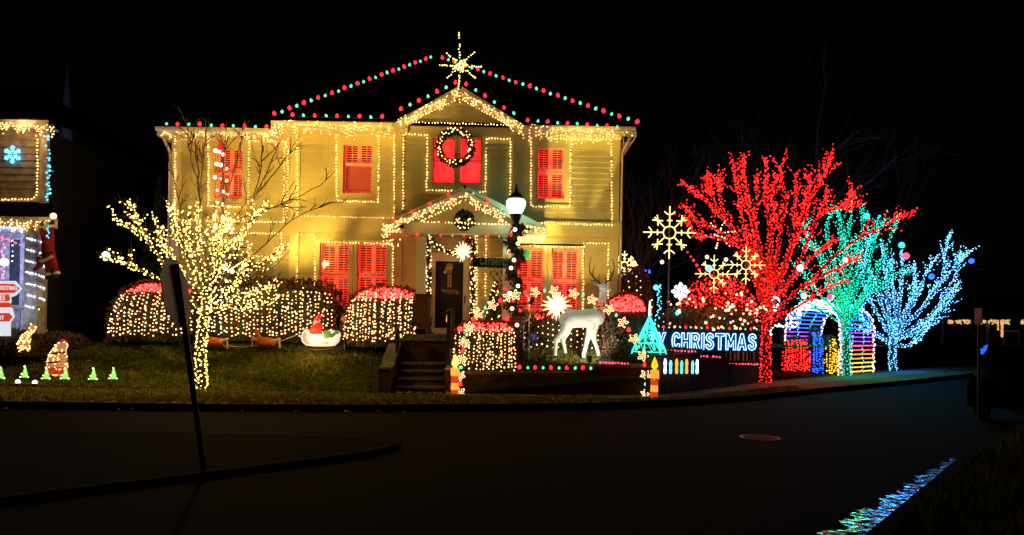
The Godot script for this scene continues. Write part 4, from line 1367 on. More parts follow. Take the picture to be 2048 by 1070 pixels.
func net(nm: String, label: String, group: String, at: Vector3, a: float, h: float, c: float, n: float, gap: float, y0: float, y1: float, m: Material, r := 0.023, dense := false, x0 := -1.0, x1 := 1.0) -> void:
	var o := thing(nm, label, "net lights", at, group)
	var pts := PackedVector3Array()
	var w := Mb.new()
	if dense:
		for i in int(a * c * 4 / (gap * gap)):
			var x := rf(-1, 1)
			var z := rf(-1, 1)
			var q := 1.0 - pow(absf(x), n) - pow(absf(z), n)
			if q <= 0: continue
			var y := pow(q, 1.0 / n)
			if y < y0: continue
			pts.append(at + Vector3(x * a, y * h, z * c) * 1.03)
	else:
		var x := -a * 0.99
		var lean := 0.0
		while x < a:
			var f := absf(x / a)
			var last := Vector3.INF
			var y := h * (y0 + rf(0, 0.1))
			lean = rf(-0.05, 0.05)
			while y < h * y1:
				var xx := x + lean * y + rf(-0.018, 0.018)
				f = clampf(absf(xx / a), 0, 1)
				var q := 1.0 - pow(f, n) - pow(y / h, n)
				if q > 0 and x / a >= x0 and x / a <= x1:
					var p := at + Vector3(xx, y + rf(-0.025, 0.025), c * pow(q, 1.0 / n) + 0.03)
					if rng.randf() > 0.09: pts.append(p)
					if last != Vector3.INF: w.tube(PackedVector3Array([last, p]), 0.003, 0.003, 3, false)
					last = p
				y += gap * rf(0.85, 1.15)
			x += gap * rf(0.75, 1.15)
	if w.v.size(): part("net_cord", w, M.cord, o)
	dots(o, pts, r, m)

func hedges() -> void:
	var N := "warm net lights over the hedges"
	var RG := "red net lights crowning the hedges"
	var at := W(320, 700, 19.4); at.y = 1.15
	hedge("rounded hedge at the far left behind the stop sign", at, 1.22, 1.46, 0.8, 2.6)
	net("net_lights", "warm net lights on the far left rounded hedge behind the stop sign", N, at, 1.22, 1.46, 0.8, 2.6, 0.098, 0.1, 0.94, M.warm_net)
	crown("red lights on top of the far left rounded hedge", at, 1.22, 1.46, 0.8, 2.6, 300, 0.86, 0.026)
	at = W(550, 700, 19.5); at.y = 1.2
	hedge("long flat topped hedge behind the sleigh", at, 1.62, 1.5, 0.7, 6.0, "hedge", null, 4200)
	net("net_lights", "warm net lights on the long flat topped hedge behind the sleigh", N, at, 1.62, 1.5, 0.7, 6.0, 0.096, 0.08, 0.9, M.warm_net)
	at = W(773, 700, 19.1); at.y = 1.12
	hedge("rounded hedge just left of the front steps", at, 1.06, 1.45, 0.8, 3.0)
	net("net_lights", "warm net lights on the rounded hedge left of the front steps", N, at, 1.06, 1.45, 0.8, 3.0, 0.084, 0.1, 0.95, M.warm_net)
	crown("red lights on top of the rounded hedge left of the front steps", at, 1.06, 1.45, 0.8, 3.0, 420, 0.84, 0.026)
	at = W(972, 745, 18.0); at.y = 0.6
	hedge("square clipped hedge behind the brick wall right of the front steps", at, 0.78, 1.12, 0.5, 5.0)
	net("net_lights", "warm net lights on the square hedge behind the brick wall", N, at, 0.78, 1.12, 0.5, 5.0, 0.08, 0.04, 0.97, M.warm_net, 0.021)
	crown("red lights on top of the square hedge behind the brick wall", at, 0.78, 1.12, 0.5, 5.0, 330, 0.86, 0.027)
	at = W(1132, 700, 19.9); at.y = 1.1
	hedge("low hedge under the window behind the deer", at, 1.12, 0.95, 0.5, 4.0)
	net("net_lights", "sparse warm net lights on the low hedge behind the deer", N, at, 1.12, 0.95, 0.5, 4.0, 0.155, 0.06, 0.93, M.warm_net, 0.021)
	crown("red lights on top of the low hedge behind the deer", at, 1.12, 0.95, 0.5, 4.0, 120, 0.86, 0.022)
	at = W(1250, 705, 18.6); at.y = 0.95
	hedge("tall dark rounded hedge at the right corner of the yard", at, 0.56, 1.5, 0.55, 3.0, "hedge", null, 2200)
	crown("red lights on top of the tall dark hedge right of the deer", at, 0.58, 1.52, 0.58, 3.0, 420, 0.76, 0.027)
	at = W(1268, 640, 22.5); at.y = 1.1
	hedge("dark bush with sparse warm lights beyond the house corner", at, 0.55, 2.3, 0.5, 3.0, "bush")
	net("net_lights", "sparse warm net lights on the dark bush beyond the house corner", N, at, 0.55, 2.3, 0.5, 3.0, 0.2, 0.4, 0.97, M.warm_net, 0.021)
	at = W(1410, 700, 21.8); at.y = 0.9
	hedge("long dry tan hedge standing on the bank behind the banner", at, 1.36, 1.32, 0.6, 6.0, "hedge", M.tan_leaf, 5200)
	at = W(1432, 700, 24.0); at.y = 0.9
	hedge("bush smothered in red lights behind the dry tan hedge", at, 1.5, 2.6, 0.9, 2.2, "bush", M.dark_leaf)
	fuzz("net_lights", "red lights smothering the bush behind the dry tan hedge", "red net lights on bushes", at, 1.5, 2.6, 0.9, 2.2, 620, 0.4, M.red_tree, 0.026)
	omni("bush_light", W(1430, 625, 20.6), Color(1.0, 0.5, 0.3), 0.55, 0.2)
	var sp := PackedVector3Array()
	for i in 70: sp.append(W(rf(1330, 1520), rf(585, 660), 21.3 + rf(-0.3, 0.3)))
	var ss := thing("bush_lights", "scattered warm bulbs strung over the dry tan hedge", "string lights", sp[0])
	dots(ss, sp, 0.04, glow("warm_pink", 1.0, 0.5, 0.28, 2.6))
	# shrubs in lights beside the light tunnel
	for q in [[1588, 757, 0.55, 1.3, M.red_tree, "bush wrapped in red lights in front of the light tunnel"], [1628, 757, 0.27, 1.62, M.blue_led, "narrow bush wrapped in deep blue lights inside the light tunnel"], [1657, 755, 0.27, 1.35, M.gold_led, "narrow bush wrapped in golden lights inside the light tunnel"]]:
		at = W(q[0], q[1], 28.6); at.y = 0.14
		hedge(q[5], at, q[2], q[3], 0.3, 4.0, "bush", M.dark_leaf, 700)
		net("net_lights", q[5].replace("bush wrapped in", "net of").replace("light tunnel", "tunnel of lights"), "coloured nets by the tunnel", at, q[2], q[3], 0.3, 4.0, 0.085, 0.03, 0.98, q[4], 0.03)
	# conifer behind the left wing corner
	at = W(318, 690, 22.5); at.y = 1.2
	var con := thing("conifer", "dark slim evergreen at the left corner of the house", "evergreen", at)
	var tr := Mb.new()
	tr.tube(PackedVector3Array([at - Vector3(0, 0.3, 0), at + Vector3(0, 4.6, 0)]), 0.09, 0.02, 6)
	part("trunk", tr, M.bark, con)
	var cx := []
	for i in 5200:
		var f := rng.randf()
		var p := rf(0, TAU)
		var r := (0.95 * (1.0 - f) + 0.05) * (0.75 + 0.25 * sin(p * 5 + f * 30)) * sqrt(rf(0.3, 1))
		cx.append(Transform3D(Basis.from_euler(Vector3(rf(0, 6), rf(0, 6), rf(0, 6))).scaled(Vector3.ONE * rf(1.0, 2.0)), at + Vector3(cos(p) * r, 0.1 + f * 4.7, sin(p) * r)))
	scatter("crown", leaf_mesh, M.dark_leaf, cx, con)

# ---------------------------------------------------------------- trees
# limbs: [radius, depth shift of the tip, u, v, u, v, ...]
func lit_tree(nm: String, label: String, depth: float, trunk: Array, limbs: Array, bare: Array, r0: float, m: Material, br: float, per: float, side_n: int, side_l: float, cat := "tree") -> void:
	var base := W(trunk[0], trunk[1], depth)
	var o := thing(nm, label + " lights wound round its limbs", cat, base)
	var li: Node3D = thing(nm + "_lights", "mini lights on the " + label, "string lights", base)
	var pts := []
	var wrap := func(path: PackedVector3Array, ra: float, rb: float, dens: float) -> void:
		var ang := rf(0, TAU)
		var total := 0.0
		for i in path.size() - 1: total += path[i].distance_to(path[i + 1])
		var s := 0.0
		for i in path.size() - 1:
			var l := path[i].distance_to(path[i + 1])
			var d := (path[i + 1] - path[i]).normalized()
			var x := d.cross(Vector3(0.3, 0.2, 1)).normalized()
			var y := d.cross(x)
			var k := 0.0
			while k < l:
				var r := lerpf(ra, rb, (s + k) / maxf(total, 0.01)) + 0.018
				ang += 2.4 + rf(-0.5, 0.5)
				pts.append(path[i].lerp(path[i + 1], k / l) + (x * cos(ang) + y * sin(ang)) * r)
				k += per / dens * rf(0.7, 1.3)
			s += l
	var tp := PackedVector3Array()
	for i in trunk.size() / 2: tp.append(W(trunk[i * 2], trunk[i * 2 + 1], depth))
	tp = smooth(tp, 3)
	var tb := Mb.new()
	tb.tube(tp, r0, r0 * 0.72, 9)
	part("trunk", tb, M.bark if m != M.tree_warm else M.dark_bark, o)
	if limbs: wrap.call(tp, r0, r0 * 0.72, 11.0 if m == M.tree_warm else 7.0)
	var twigs := Mb.new()
	for pass_ in 2:
		for L in (limbs if pass_ == 0 else bare):
			var path := PackedVector3Array()
			var k: int = (L.size() - 2) / 2
			for i in k: path.append(W(L[2 + i * 2], L[3 + i * 2], depth + L[1] * float(i) / maxf(k - 1, 1)))
			path = smooth(path, 4)
			for i in range(1, path.size()): path[i] += rdir() * 0.02
			var lb := Mb.new()
			lb.tube(path, L[0] * 0.75, 0.006, 6)
			part("limb", lb, M.twig if pass_ == 1 else M.dark_bark if m == M.tree_warm else M.bark, o)
			if pass_ == 0: wrap.call(path, L[0] * 0.75, 0.01, 1.0 + L[0] * 15.0)
			var n := side_n if pass_ == 0 else 7
			for j in n:
				var f := rf(0.3, 0.97)
				var at := int(f * (path.size() - 1))
				var d := (path[mini(at + 1, path.size() - 1)] - path[maxi(at - 1, 0)]).normalized()
				var len := side_l * rf(0.5, 1.2) * (1.15 - f * 0.6)
				var e := (d * 0.8 + rdir() * 0.75 + Vector3(0, 0.3, 0)).normalized()
				var sp := PackedVector3Array([path[at]])
				for q in 3: sp.append(sp[-1] + (e + rdir() * 0.22).normalized() * len / 3)
				twigs.tube(sp, 0.014, 0.005, 4)
				if pass_ == 0: wrap.call(sp, 0.014, 0.006, 0.8)
				for q in 2:
					var st := sp[1 + q]
					var e2 := (e + rdir() * 0.8 + Vector3(0, 0.2, 0)).normalized()
					twigs.tube(PackedVector3Array([st, st + e2 * len * 0.35, st + (e2 + rdir() * 0.25) * len * 0.62]), 0.008, 0.003, 3)
	var tw := part("twigs", twigs, M.twig, o)
	tw.set_meta("kind", "stuff")
	var large := []
	var small := []
	for p in pts: (large if rng.randf() < 0.07 else small).append(p + rdir() * 0.03)
	dots(li, small, br, m)
	dots(li, large, br * 1.7, m)

func bare_tree(nm: String, label: String, at: Vector3, h: float, m: Material) -> void:
	var o := thing(nm, label, "tree", at)
	var tb := Mb.new()
	var top := at + Vector3(rf(-0.3, 0.3), h * 0.55, 0)
	tb.tube(PackedVector3Array([at, at.lerp(top, 0.5) + rdir() * 0.1, top]), h * 0.016, h * 0.008, 6)
	part("trunk", tb, m, o)
	var cr := Mb.new()
	var stack := []
	for i in 9: stack.append([at.lerp(top, rf(0.4, 1.0)), (Vector3(rf(-1, 1), rf(0.7, 1.6), rf(-1, 1))).normalized(), h * rf(0.22, 0.36), h * 0.007, 0])
	while stack:
		var b = stack.pop_back()
		var p0: Vector3 = b[0]
		var e: Vector3 = b[1]
		var p1: Vector3 = p0 + (e + rdir() * 0.15) * b[2] * 0.5
		var p2: Vector3 = p1 + (e + rdir() * 0.2 + Vector3(0, 0.1, 0)) * b[2] * 0.5
		cr.tube(PackedVector3Array([p0, p1, p2]), b[3], b[3] * 0.45, 4, false)
		if b[4] < 3:
			for j in 3: stack.append([p1.lerp(p2, rf(0, 1)), (e + rdir() * 0.6).normalized(), b[2] * rf(0.45, 0.7), b[3] * 0.5, b[4] + 1])
	part("crown", cr, m, o)

func trees() -> void:
	lit_tree("bare_tree", "bare tree before the left wing in warm yellow", 16.9,
		[404, 782, 403, 735, 402, 690, 408, 645, 412, 610, 411, 575],
		[[0.06, 0.6, 402, 640, 372, 590, 340, 545, 300, 490, 262, 455, 240, 446, 217, 412], [0.05, -0.9, 402, 625, 370, 580, 320, 556, 280, 540, 240, 525, 216, 517], [0.05, 0.9, 375, 570, 345, 520, 320, 480, 305, 424],
		[0.04, 0.4, 300, 490, 285, 455, 268, 425, 258, 402], [0.06, 0.2, 410, 590, 385, 530, 358, 470, 342, 430, 335, 408], [0.06, -0.4, 411, 570, 400, 500, 396, 450, 394, 412], [0.06, 0.8, 412, 580, 430, 520, 440, 470, 432, 425],
		[0.06, -0.8, 415, 590, 455, 530, 485, 470, 512, 430, 525, 420], [0.05, 0.5, 415, 600, 450, 570, 500, 540, 545, 510, 586, 488], [0.05, -0.7, 410, 635, 450, 615, 495, 612, 535, 605, 562, 590], [0.04, 0.8, 415, 610, 460, 600, 520, 580, 555, 570],
		[0.05, 1.0, 410, 580, 370, 510, 350, 460, 355, 430], [0.05, -1.0, 412, 560, 425, 490, 455, 450, 470, 440], [0.05, -0.5, 408, 600, 380, 560, 345, 530, 335, 470], [0.04, 0.3, 412, 620, 440, 590, 470, 570, 490, 525], [0.05, 0.9, 411, 575, 390, 540, 375, 480, 380, 440], [0.05, -0.8, 411, 575, 430, 550, 450, 500, 478, 480]],
		[[0.045, 0.3, 411, 575, 408, 470, 400, 400, 395, 330, 388, 270, 384, 240], [0.025, -0.3, 400, 380, 383, 320, 375, 270, 372, 240], [0.025, 0.2, 400, 390, 405, 330, 412, 270, 420, 235], [0.035, 0.6, 412, 560, 440, 440, 462, 360, 480, 290, 490, 240], [0.03, -0.4, 415, 560, 455, 470, 500, 410, 540, 330, 560, 280], [0.03, 0.5, 420, 540, 480, 420, 530, 370, 570, 320, 600, 270],
		[0.022, -0.5, 430, 520, 500, 440, 560, 410, 640, 370, 672, 340], [0.022, 0.7, 425, 560, 520, 500, 570, 450, 620, 420, 690, 400], [0.025, 0.2, 370, 520, 362, 430, 350, 370, 336, 310], [0.02, -0.2, 440, 440, 446, 350, 450, 290, 455, 240], [0.02, -0.6, 470, 600, 500, 560, 540, 540, 580, 500], [0.02, 0.4, 500, 410, 520, 350, 525, 300, 522, 270]],
		0.105, M.tree_warm, 0.023, 0.1, 10, 0.6)
	lit_tree("street_tree", "tall spreading street tree in red", 23.1,
		[1531, 774, 1531, 720, 1532, 670, 1537, 620, 1542, 575],
		[[0.12, 1.0, 1534, 640, 1515, 570, 1490, 510, 1462, 455, 1420, 410, 1392, 385, 1360, 360], [0.05, -0.8, 1480, 490, 1440, 462, 1400, 448, 1380, 425, 1364, 408], [0.05, -0.3, 1485, 495, 1430, 475, 1395, 470, 1366, 432], [0.05, 0.6, 1442, 432, 1425, 395, 1418, 365, 1413, 344], [0.05, -0.6, 1452, 440, 1440, 395, 1437, 372, 1436, 350],
		[0.1, -0.5, 1540, 580, 1520, 500, 1500, 420, 1490, 360, 1486, 312], [0.06, 0.6, 1510, 450, 1480, 390, 1470, 350, 1464, 322], [0.1, 0.5, 1545, 570, 1540, 470, 1532, 400, 1534, 350, 1532, 316], [0.07, -0.7, 1548, 560, 1560, 470, 1572, 400, 1560, 350, 1570, 312],
		[0.1, 0.9, 1550, 570, 1588, 480, 1615, 410, 1642, 360, 1650, 345], [0.04, 0.2, 1630, 385, 1645, 360, 1656, 330, 1665, 310], [0.07, -0.8, 1560, 560, 1590, 470, 1590, 400, 1592, 344], [0.07, 0.3, 1590, 470, 1610, 420, 1618, 380, 1618, 350], [0.07, 1.0, 1565, 590, 1600, 520, 1630, 450, 1650, 400, 1655, 380],
		[0.08, 0.8, 1550, 630, 1590, 585, 1640, 555, 1690, 530, 1722, 512], [0.05, -1.0, 1600, 470, 1640, 432, 1680, 415, 1722, 410], [0.03, -0.9, 1680, 415, 1695, 400, 1708, 382], [0.05, -1.4, 1620, 560, 1690, 495, 1760, 455, 1800, 435, 1834, 418], [0.05, 1.2, 1545, 640, 1600, 610, 1650, 580, 1690, 560],
		[0.08, -1.0, 1542, 590, 1535, 510, 1550, 440, 1545, 390, 1555, 350], [0.08, 1.1, 1540, 600, 1505, 530, 1488, 460, 1480, 400], [0.06, -0.9, 1555, 600, 1600, 540, 1640, 500, 1670, 480], [0.07, 0.2, 1540, 610, 1518, 540, 1505, 480, 1515, 400, 1510, 350], [0.06, 0.7, 1548, 610, 1575, 520, 1600, 440, 1612, 400]],
		[], 0.15, M.red_tree, 0.0195, 0.07, 13, 0.72)
	lit_tree("street_tree", "middle street tree in green", 27.9,
		[1692, 759, 1692, 700, 1691, 650, 1694, 610],
		[[0.07, 1.0, 1692, 640, 1660, 560, 1630, 500, 1610, 460, 1622, 438], [0.07, -1, 1692, 630, 1670, 540, 1655, 470, 1662, 418], [0.07, 0.5, 1693, 620, 1690, 520, 1700, 450, 1702, 402], [0.07, -0.6, 1694, 620, 1715, 520, 1725, 450, 1727, 408], [0.07, 1.2, 1695, 620, 1735, 530, 1752, 470, 1758, 430], [0.06, 0.2, 1697, 630, 1745, 560, 1780, 480, 1795, 428],
		[0.06, -1.0, 1690, 640, 1640, 590, 1612, 555, 1600, 520], [0.05, 0.4, 1690, 650, 1640, 620, 1610, 600, 1602, 580], [0.06, 0.9, 1690, 620, 1650, 520, 1620, 490, 1602, 480], [0.06, -0.9, 1700, 640, 1740, 590, 1790, 550, 1830, 540], [0.05, 0.8, 1694, 610, 1680, 500, 1680, 440, 1672, 420], [0.06, -0.3, 1694, 610, 1705, 520, 1745, 480, 1770, 440],
		[0.06, 1.4, 1692, 650, 1670, 610, 1650, 560, 1660, 530], [0.06, -1.4, 1694, 650, 1720, 600, 1740, 560, 1735, 500], [0.06, -0.7, 1692, 600, 1675, 560, 1690, 500, 1682, 460], [0.06, 0.6, 1694, 600, 1710, 570, 1720, 520, 1712, 470]],
		[], 0.14, M.green_tree, 0.02, 0.068, 12, 0.85)
	lit_tree("street_tree", "farthest street tree in icy blue", 32.4,
		[1787, 748, 1785, 715, 1785, 685, 1788, 662],
		[[0.09, 0.5, 1786, 680, 1750, 620, 1725, 560, 1735, 500, 1742, 468], [0.09, -0.5, 1786, 680, 1775, 600, 1770, 540, 1762, 478], [0.09, 1, 1788, 670, 1800, 600, 1805, 540, 1802, 500], [0.09, -1, 1789, 670, 1830, 600, 1850, 550, 1872, 515], [0.09, 0.8, 1790, 670, 1850, 610, 1885, 550, 1890, 500, 1903, 464], [0.08, -0.8, 1790, 675, 1850, 640, 1890, 590, 1915, 540, 1928, 504], [0.05, 0.4, 1890, 560, 1915, 525, 1940, 502],
		[0.08, 0.2, 1790, 680, 1840, 655, 1880, 610, 1922, 560], [0.07, 1.2, 1790, 680, 1830, 665, 1870, 630, 1908, 592], [0.07, -1.2, 1784, 685, 1740, 655, 1722, 630, 1728, 600], [0.07, 0.7, 1785, 690, 1750, 670, 1730, 660, 1722, 655], [0.08, -0.3, 1787, 665, 1755, 590, 1745, 550, 1720, 520], [0.08, 1.3, 1788, 665, 1815, 610, 1830, 570, 1828, 520], [0.07, -1.4, 1790, 690, 1820, 690, 1845, 670, 1860, 645], [0.08, 0, 1787, 665, 1790, 610, 1785, 560, 1780, 520], [0.07, 1.1, 1788, 670, 1840, 620, 1865, 580, 1880, 560]],
		[], 0.15, M.blue_tree, 0.023, 0.082, 12, 0.9)
	omni("yellow_tree_light", W(430, 450, 15.9), Color(1.0, 0.8, 0.38), 12.0, 0.1)
	omni("red_tree_light", W(1545, 560, 22.3), Color(1.0, 0.08, 0.06), 5.0, 0.5)
	omni("green_tree_light", W(1692, 600, 27.0), Color(0.04, 1.0, 0.68), 8.0, 0.5)
	omni("blue_tree_light", W(1790, 640, 31.4), Color(0.16, 0.5, 1.0), 12.0, 0.5)
	# unlit trees behind
	bare_tree("bare_tree", "dark leafless tree rising beyond the right corner of the house", Vector3(5.8, 0, -34), 10.0, M.twig)
	bare_tree("bare_tree", "dim leafless tree behind the crown of the red tree", Vector3(13, 0, -36), 15.0, M.twig)
	bare_tree("bare_tree", "dim leafless tree towering over the green tree", Vector3(20, 0, -40), 13.0, M.twig)
	bare_tree("bare_tree", "small dim leafless tree directly right of the house wall", Vector3(4.6, 0.5, -27), 6.5, M.twig)
	# light balls in the trees
	var B := "glowing balls hung in the trees"
	for q in [[1691, 520, 27.0, 0.09, "white_globe", "pale yellow ball of light between the red and the green tree"], [1608, 592, 24.5, 0.095, "white_globe", "white ball of light low beside the trunk of the red tree"], [1812, 512, 31, 0.14, "pink_led", "red ball of light at the top of the blue tree"],
		[1943, 522, 31, 0.11, "blue_led", "deep blue ball of light at the right tip of the blue tree"], [1863, 553, 31, 0.12, "blue_led", "deep blue ball of light inside the blue tree"], [1661, 594, 27, 0.12, "pink_led", "pinkish ball of light under the green tree above the tunnel"], [1600, 536, 22.6, 0.1, "white_led", "bluish ball of light against the red tree"],
		[1733, 432, 27.5, 0.12, "teal_rope", "green ball of light high in the green tree"], [1803, 490, 30, 0.12, "teal_rope", "teal ball of light at the top left of the blue tree"], [212, 511, 16.2, 0.085, "white_globe", "bright white ball of light at the left tip of the yellow lit tree"]]:
		var c := W(q[0], q[1], q[2])
		var o := thing("light_ball", q[5], "light ball", c, B)
		var b := Mb.new()
		b.ball(c, q[3], 12)
		part("light_globe", b, M[q[4]], o)
		var w := Mb.new()
		w.lathe(PackedVector2Array([Vector2(0.03, 0), Vector2(0.03, 0.05), Vector2(0.008, 0.06), Vector2(0.008, 0.12)]), 6, Transform3D(Basis.IDENTITY, c + Vector3(0, q[3] * 0.97, 0)))
		part("hanger", w, M.cord, o)

# ---------------------------------------------------------------- lamp post, signs
func omni(nm: String, at: Vector3, c: Color, e: float, size := 0.1, par: Node = self) -> void:
	var l := OmniLight3D.new()
	l.name = nm
	l.light_color = c
	l.light_energy = e
	l.light_size = size
	l.omni_range = 30.0
	l.omni_attenuation = 2.0
	l.shadow_enabled = true
	l.position = at - (origin_of(par) if par != self else Vector3.ZERO)
	par.add_child(l, true)

func flower(par: Node, c: Vector3, s: float) -> void:
	var o := sub("star_flower_light", par, c)
	var b := Mb.new()
	var turn := Basis.from_euler(Vector3(rf(-0.5, 0.5), rf(-0.6, 0.6), rf(0, TAU)))
	for i in 5:
		var a := TAU * i / 5
		var tip := Vector3(cos(a), sin(a), 0) * s
		for k in [-1, 1]:
			var q := Vector3(cos(a + k * 0.42), sin(a + k * 0.42), 0) * s * 0.62
			b.tube(PackedVector3Array([c + turn * (Vector3(cos(a), sin(a), 0) * s * 0.25), c + turn * q, c + turn * tip]), 0.009, 0.009, 4)
	part("petal", b, M.petal, o)
	var k := Mb.new()
	k.ball(c, s * 0.2, 6)
	part("bulb", k, M.orange_led, o)

func star_garland(label: String, path: PackedVector3Array, gap: float) -> void:
	var o := thing("star_garland", label, "string lights", path[0], "star flower garlands before the yard")
	var w := Mb.new()
	w.tube(path, 0.012, 0.012, 4, false)
	part("cord", w, M.cord, o)
	var i := 0
	for p in walk(path, gap):
		match i % 4:
			0, 2: flower(o, p, 0.135)
			1: part("bulb", fat_bulb, M.c9_red, o, Transform3D(Basis.from_scale(Vector3.ONE * 0.066), p))
			3: part("bulb", fat_bulb, M.c9_green, o, Transform3D(Basis.from_scale(Vector3.ONE * 0.052), p))
		i += 1

func lamp_post() -> void:
	glow("petal", 1.0, 0.62, 0.28, 2.4)
	var D := 17.95
	var base := W(1030, 742, D)
	base.y = 0.6
	var head := W(1032, 412, D)
	var o := thing("street_lamp", "tall black street lamp with a glaring greenish white lantern before the house", "street lamp", base)
	var b := Mb.new()
	b.lathe(PackedVector2Array([Vector2(0.16, 0), Vector2(0.16, 0.12), Vector2(0.1, 0.3), Vector2(0.065, 0.5), Vector2(0.055, 0.6)]), 12, Transform3D(Basis.IDENTITY, base))
	part("base", b, M.black_metal, o)
	b = Mb.new()
	b.tube(PackedVector3Array([base + Vector3(0, 0.55, 0), Vector3(head.x, head.y - 0.36, head.z)]), 0.055, 0.045, 10)
	part("post", b, M.black_metal, o)
	b = Mb.new()
	b.lathe(PackedVector2Array([Vector2(0.045, -0.55), Vector2(0.1, -0.46), Vector2(0.07, -0.42), Vector2(0.12, -0.30), Vector2(0.15, -0.2), Vector2(0.0, -0.2)]), 12, Transform3D(Basis.IDENTITY, head))
	part("lantern_cup", b, M.black_metal, o)
	b = Mb.new()
	b.lathe(PackedVector2Array([Vector2(0.0, -0.19), Vector2(0.14, -0.19), Vector2(0.23, 0.0), Vector2(0.24, 0.1), Vector2(0.2, 0.16), Vector2(0, 0.16)]), 14, Transform3D(Basis.IDENTITY, head))
	part("lantern_globe", b, M.lantern, o)
	b = Mb.new()
	b.lathe(PackedVector2Array([Vector2(0.2, 0.165), Vector2(0.22, 0.18), Vector2(0.14, 0.28), Vector2(0.05, 0.36), Vector2(0.05, 0.4), Vector2(0.02, 0.44), Vector2(0.03, 0.5), Vector2(0, 0.55)]), 12, Transform3D(Basis.IDENTITY, head))
	part("lantern_cap", b, M.black_metal, o)
	omni("lantern_light", head, Color(0.7, 1.0, 0.82), 0.9, 0.18, o)
	spot("lantern_down_light", head + Vector3(0, -0.6, 0.02), Vector3(0.001, -1, 0.02), Color(0.95, 1.0, 0.72), 6.0, 66.0, 0.5, o)
	# the green garland wound round the post
	var g := thing("post_garland", "bushy green garland with red bows and round white lights wound down the lamp post", "garland", head - Vector3(0, 1, 0))
	var path := PackedVector3Array()
	for i in 46:
		var f := i / 45.0
		var p := Vector3(head.x, head.y - 0.5 - f * 2.75, head.z)
		path.append(p + Vector3(cos(f * 24), 0, sin(f * 24)) * 0.12)
	garland(g, path, 0.2, 1.0, M.warm, 0.02, false)
	for u in [[1030, 459], [1036, 487], [1022, 536], [1036, 572], [1020, 586], [1024, 617], [1034, 650], [1028, 520]]:
		var q := Mb.new()
		q.ball(W(u[0], u[1], D - 0.3), 0.048, 8)
		part("round_bulb", q, M.round_light, g)
	for u in [[1034, 524], [1026, 590], [1032, 640]]: bow(g, W(u[0], u[1], D - 0.2), 0.17)
	for u in [[1010, 578], [1026, 602], [1014, 640], [1040, 622], [1038, 545], [1022, 470], [1018, 505]]:
		part("red_bulb", fat_bulb, M.c9_red, g, Transform3D(Basis.from_scale(Vector3.ONE * 0.05), W(u[0], u[1], D - 0.28)))
	# street name blades
	var c := W(984, 526, D - 0.1)
	var s := thing("street_sign", "dark green street name blade reading Carbert on the lamp post", "street sign", c)
	b = Mb.new()
	b.box(c, Vector3(0.93, 0.23, 0.012), Basis(Vector3.BACK, -ROLL))
	part("blade", b, M.sign_green, s)
	b = Mb.new()
	b.tube(PackedVector3Array([c + Vector3(0.44, 0, 0), Vector3(head.x, c.y, head.z)]), 0.02, 0.02, 6)
	part("bracket", b, M.black_metal, s)
	lettering("Carbert", 0.19, c + Vector3(-0.3, -0.055, 0.008), M.sign_letter, s, 0.62)
	lettering("Ave", 0.075, c + Vector3(0.28, 0.03, 0.008), M.sign_letter, s, 0.7)
	lettering("400", 0.075, c + Vector3(0.26, -0.085, 0.008), M.sign_letter, s, 0.7)
	c = W(1045, 507, D + 0.3)
	s = thing("street_sign", "second street name blade seen nearly edge on, shining teal", "street sign", c)
	b = Mb.new()
	b.box(c, Vector3(0.78, 0.23, 0.012), Basis(Vector3.UP, 1.08))
	part("blade", b, mat("sign_teal", lin(0.01, 0.4, 0.26), 0.5), s)
	b = Mb.new()
	b.tube(PackedVector3Array([c, Vector3(head.x, c.y, head.z)]), 0.02, 0.02, 6)
	part("bracket", b, M.black_metal, s)
	# star flower garlands
	star_garland("star flower garland falling from the lamp post to the left sidewalk corner", smooth(line(17.0, [1022, 590, 995, 605, 962, 622, 942, 648, 928, 690, 922, 740, 920, 795]), 5), 0.19)
	star_garland("star flower garland rising over the window and falling to the right sidewalk corner", smooth(line(17.25, [1022, 592, 1060, 585, 1110, 582, 1160, 590, 1195, 605, 1222, 622, 1250, 650, 1275, 690, 1288, 720, 1291, 760, 1290, 800]), 5), 0.225)
	for q in [[924, 800, 640, 17.1, "slim dark stake holding the star garland at the left sidewalk corner"], [1292, 803, 690, 17.1, "slim dark stake holding the star garland at the right sidewalk corner"]]:
		var st := thing("garland_stake", q[4], "stake", W(q[0], q[1], q[3]))
		b = Mb.new()
		b.tube(PackedVector3Array([W(q[0], q[1], q[3]), W(q[0] + 2, q[2], q[3])]), 0.018, 0.018, 6)
		b.lathe(PackedVector2Array([Vector2(0.09, 0), Vector2(0.09, 0.02), Vector2(0.02, 0.05)]), 8, Transform3D(Basis.IDENTITY, W(q[0], q[1], q[3])))
		part("stake", b, M.black_metal, st)
	# crook with a round sign, yard sign
	var hk := thing("garden_crook", "white metal garden crook standing behind the square hedge", "garden hook", W(1058, 700, 18.6))
	b = Mb.new()
	b.tube(smooth(PackedVector3Array([W(1058, 720, 18.6), W(1058, 650, 18.6), W(1058, 602, 18.6), W(1054, 592, 18.6), W(1047, 592, 18.6), W(1044, 600, 18.6)]), 4), 0.014, 0.012, 6)
	part("rod", b, M.neighbour_trim, hk)
	lollipop("flat pink lollipop sign beside the lamp post garland", W(1048, 630, 18.3), 0.17, 0.85, M.cream_plastic)
	lollipop("swirled orange lollipop standing between the long and the rounded hedge", W(690, 637, 18.7), 0.092, 0.85, M.candy)
	c = W(1066, 674, 18.5)
	var ys := thing("yard_sign", "small blue eight sided yard sign on a stake beside the lamp post hedge", "yard sign", c)
	b = Mb.new()
	var oct := PackedVector2Array()
	for i in 8: oct.append(Vector2(cos(TAU * (i + 0.5) / 8), sin(TAU * (i + 0.5) / 8)) * 0.12)
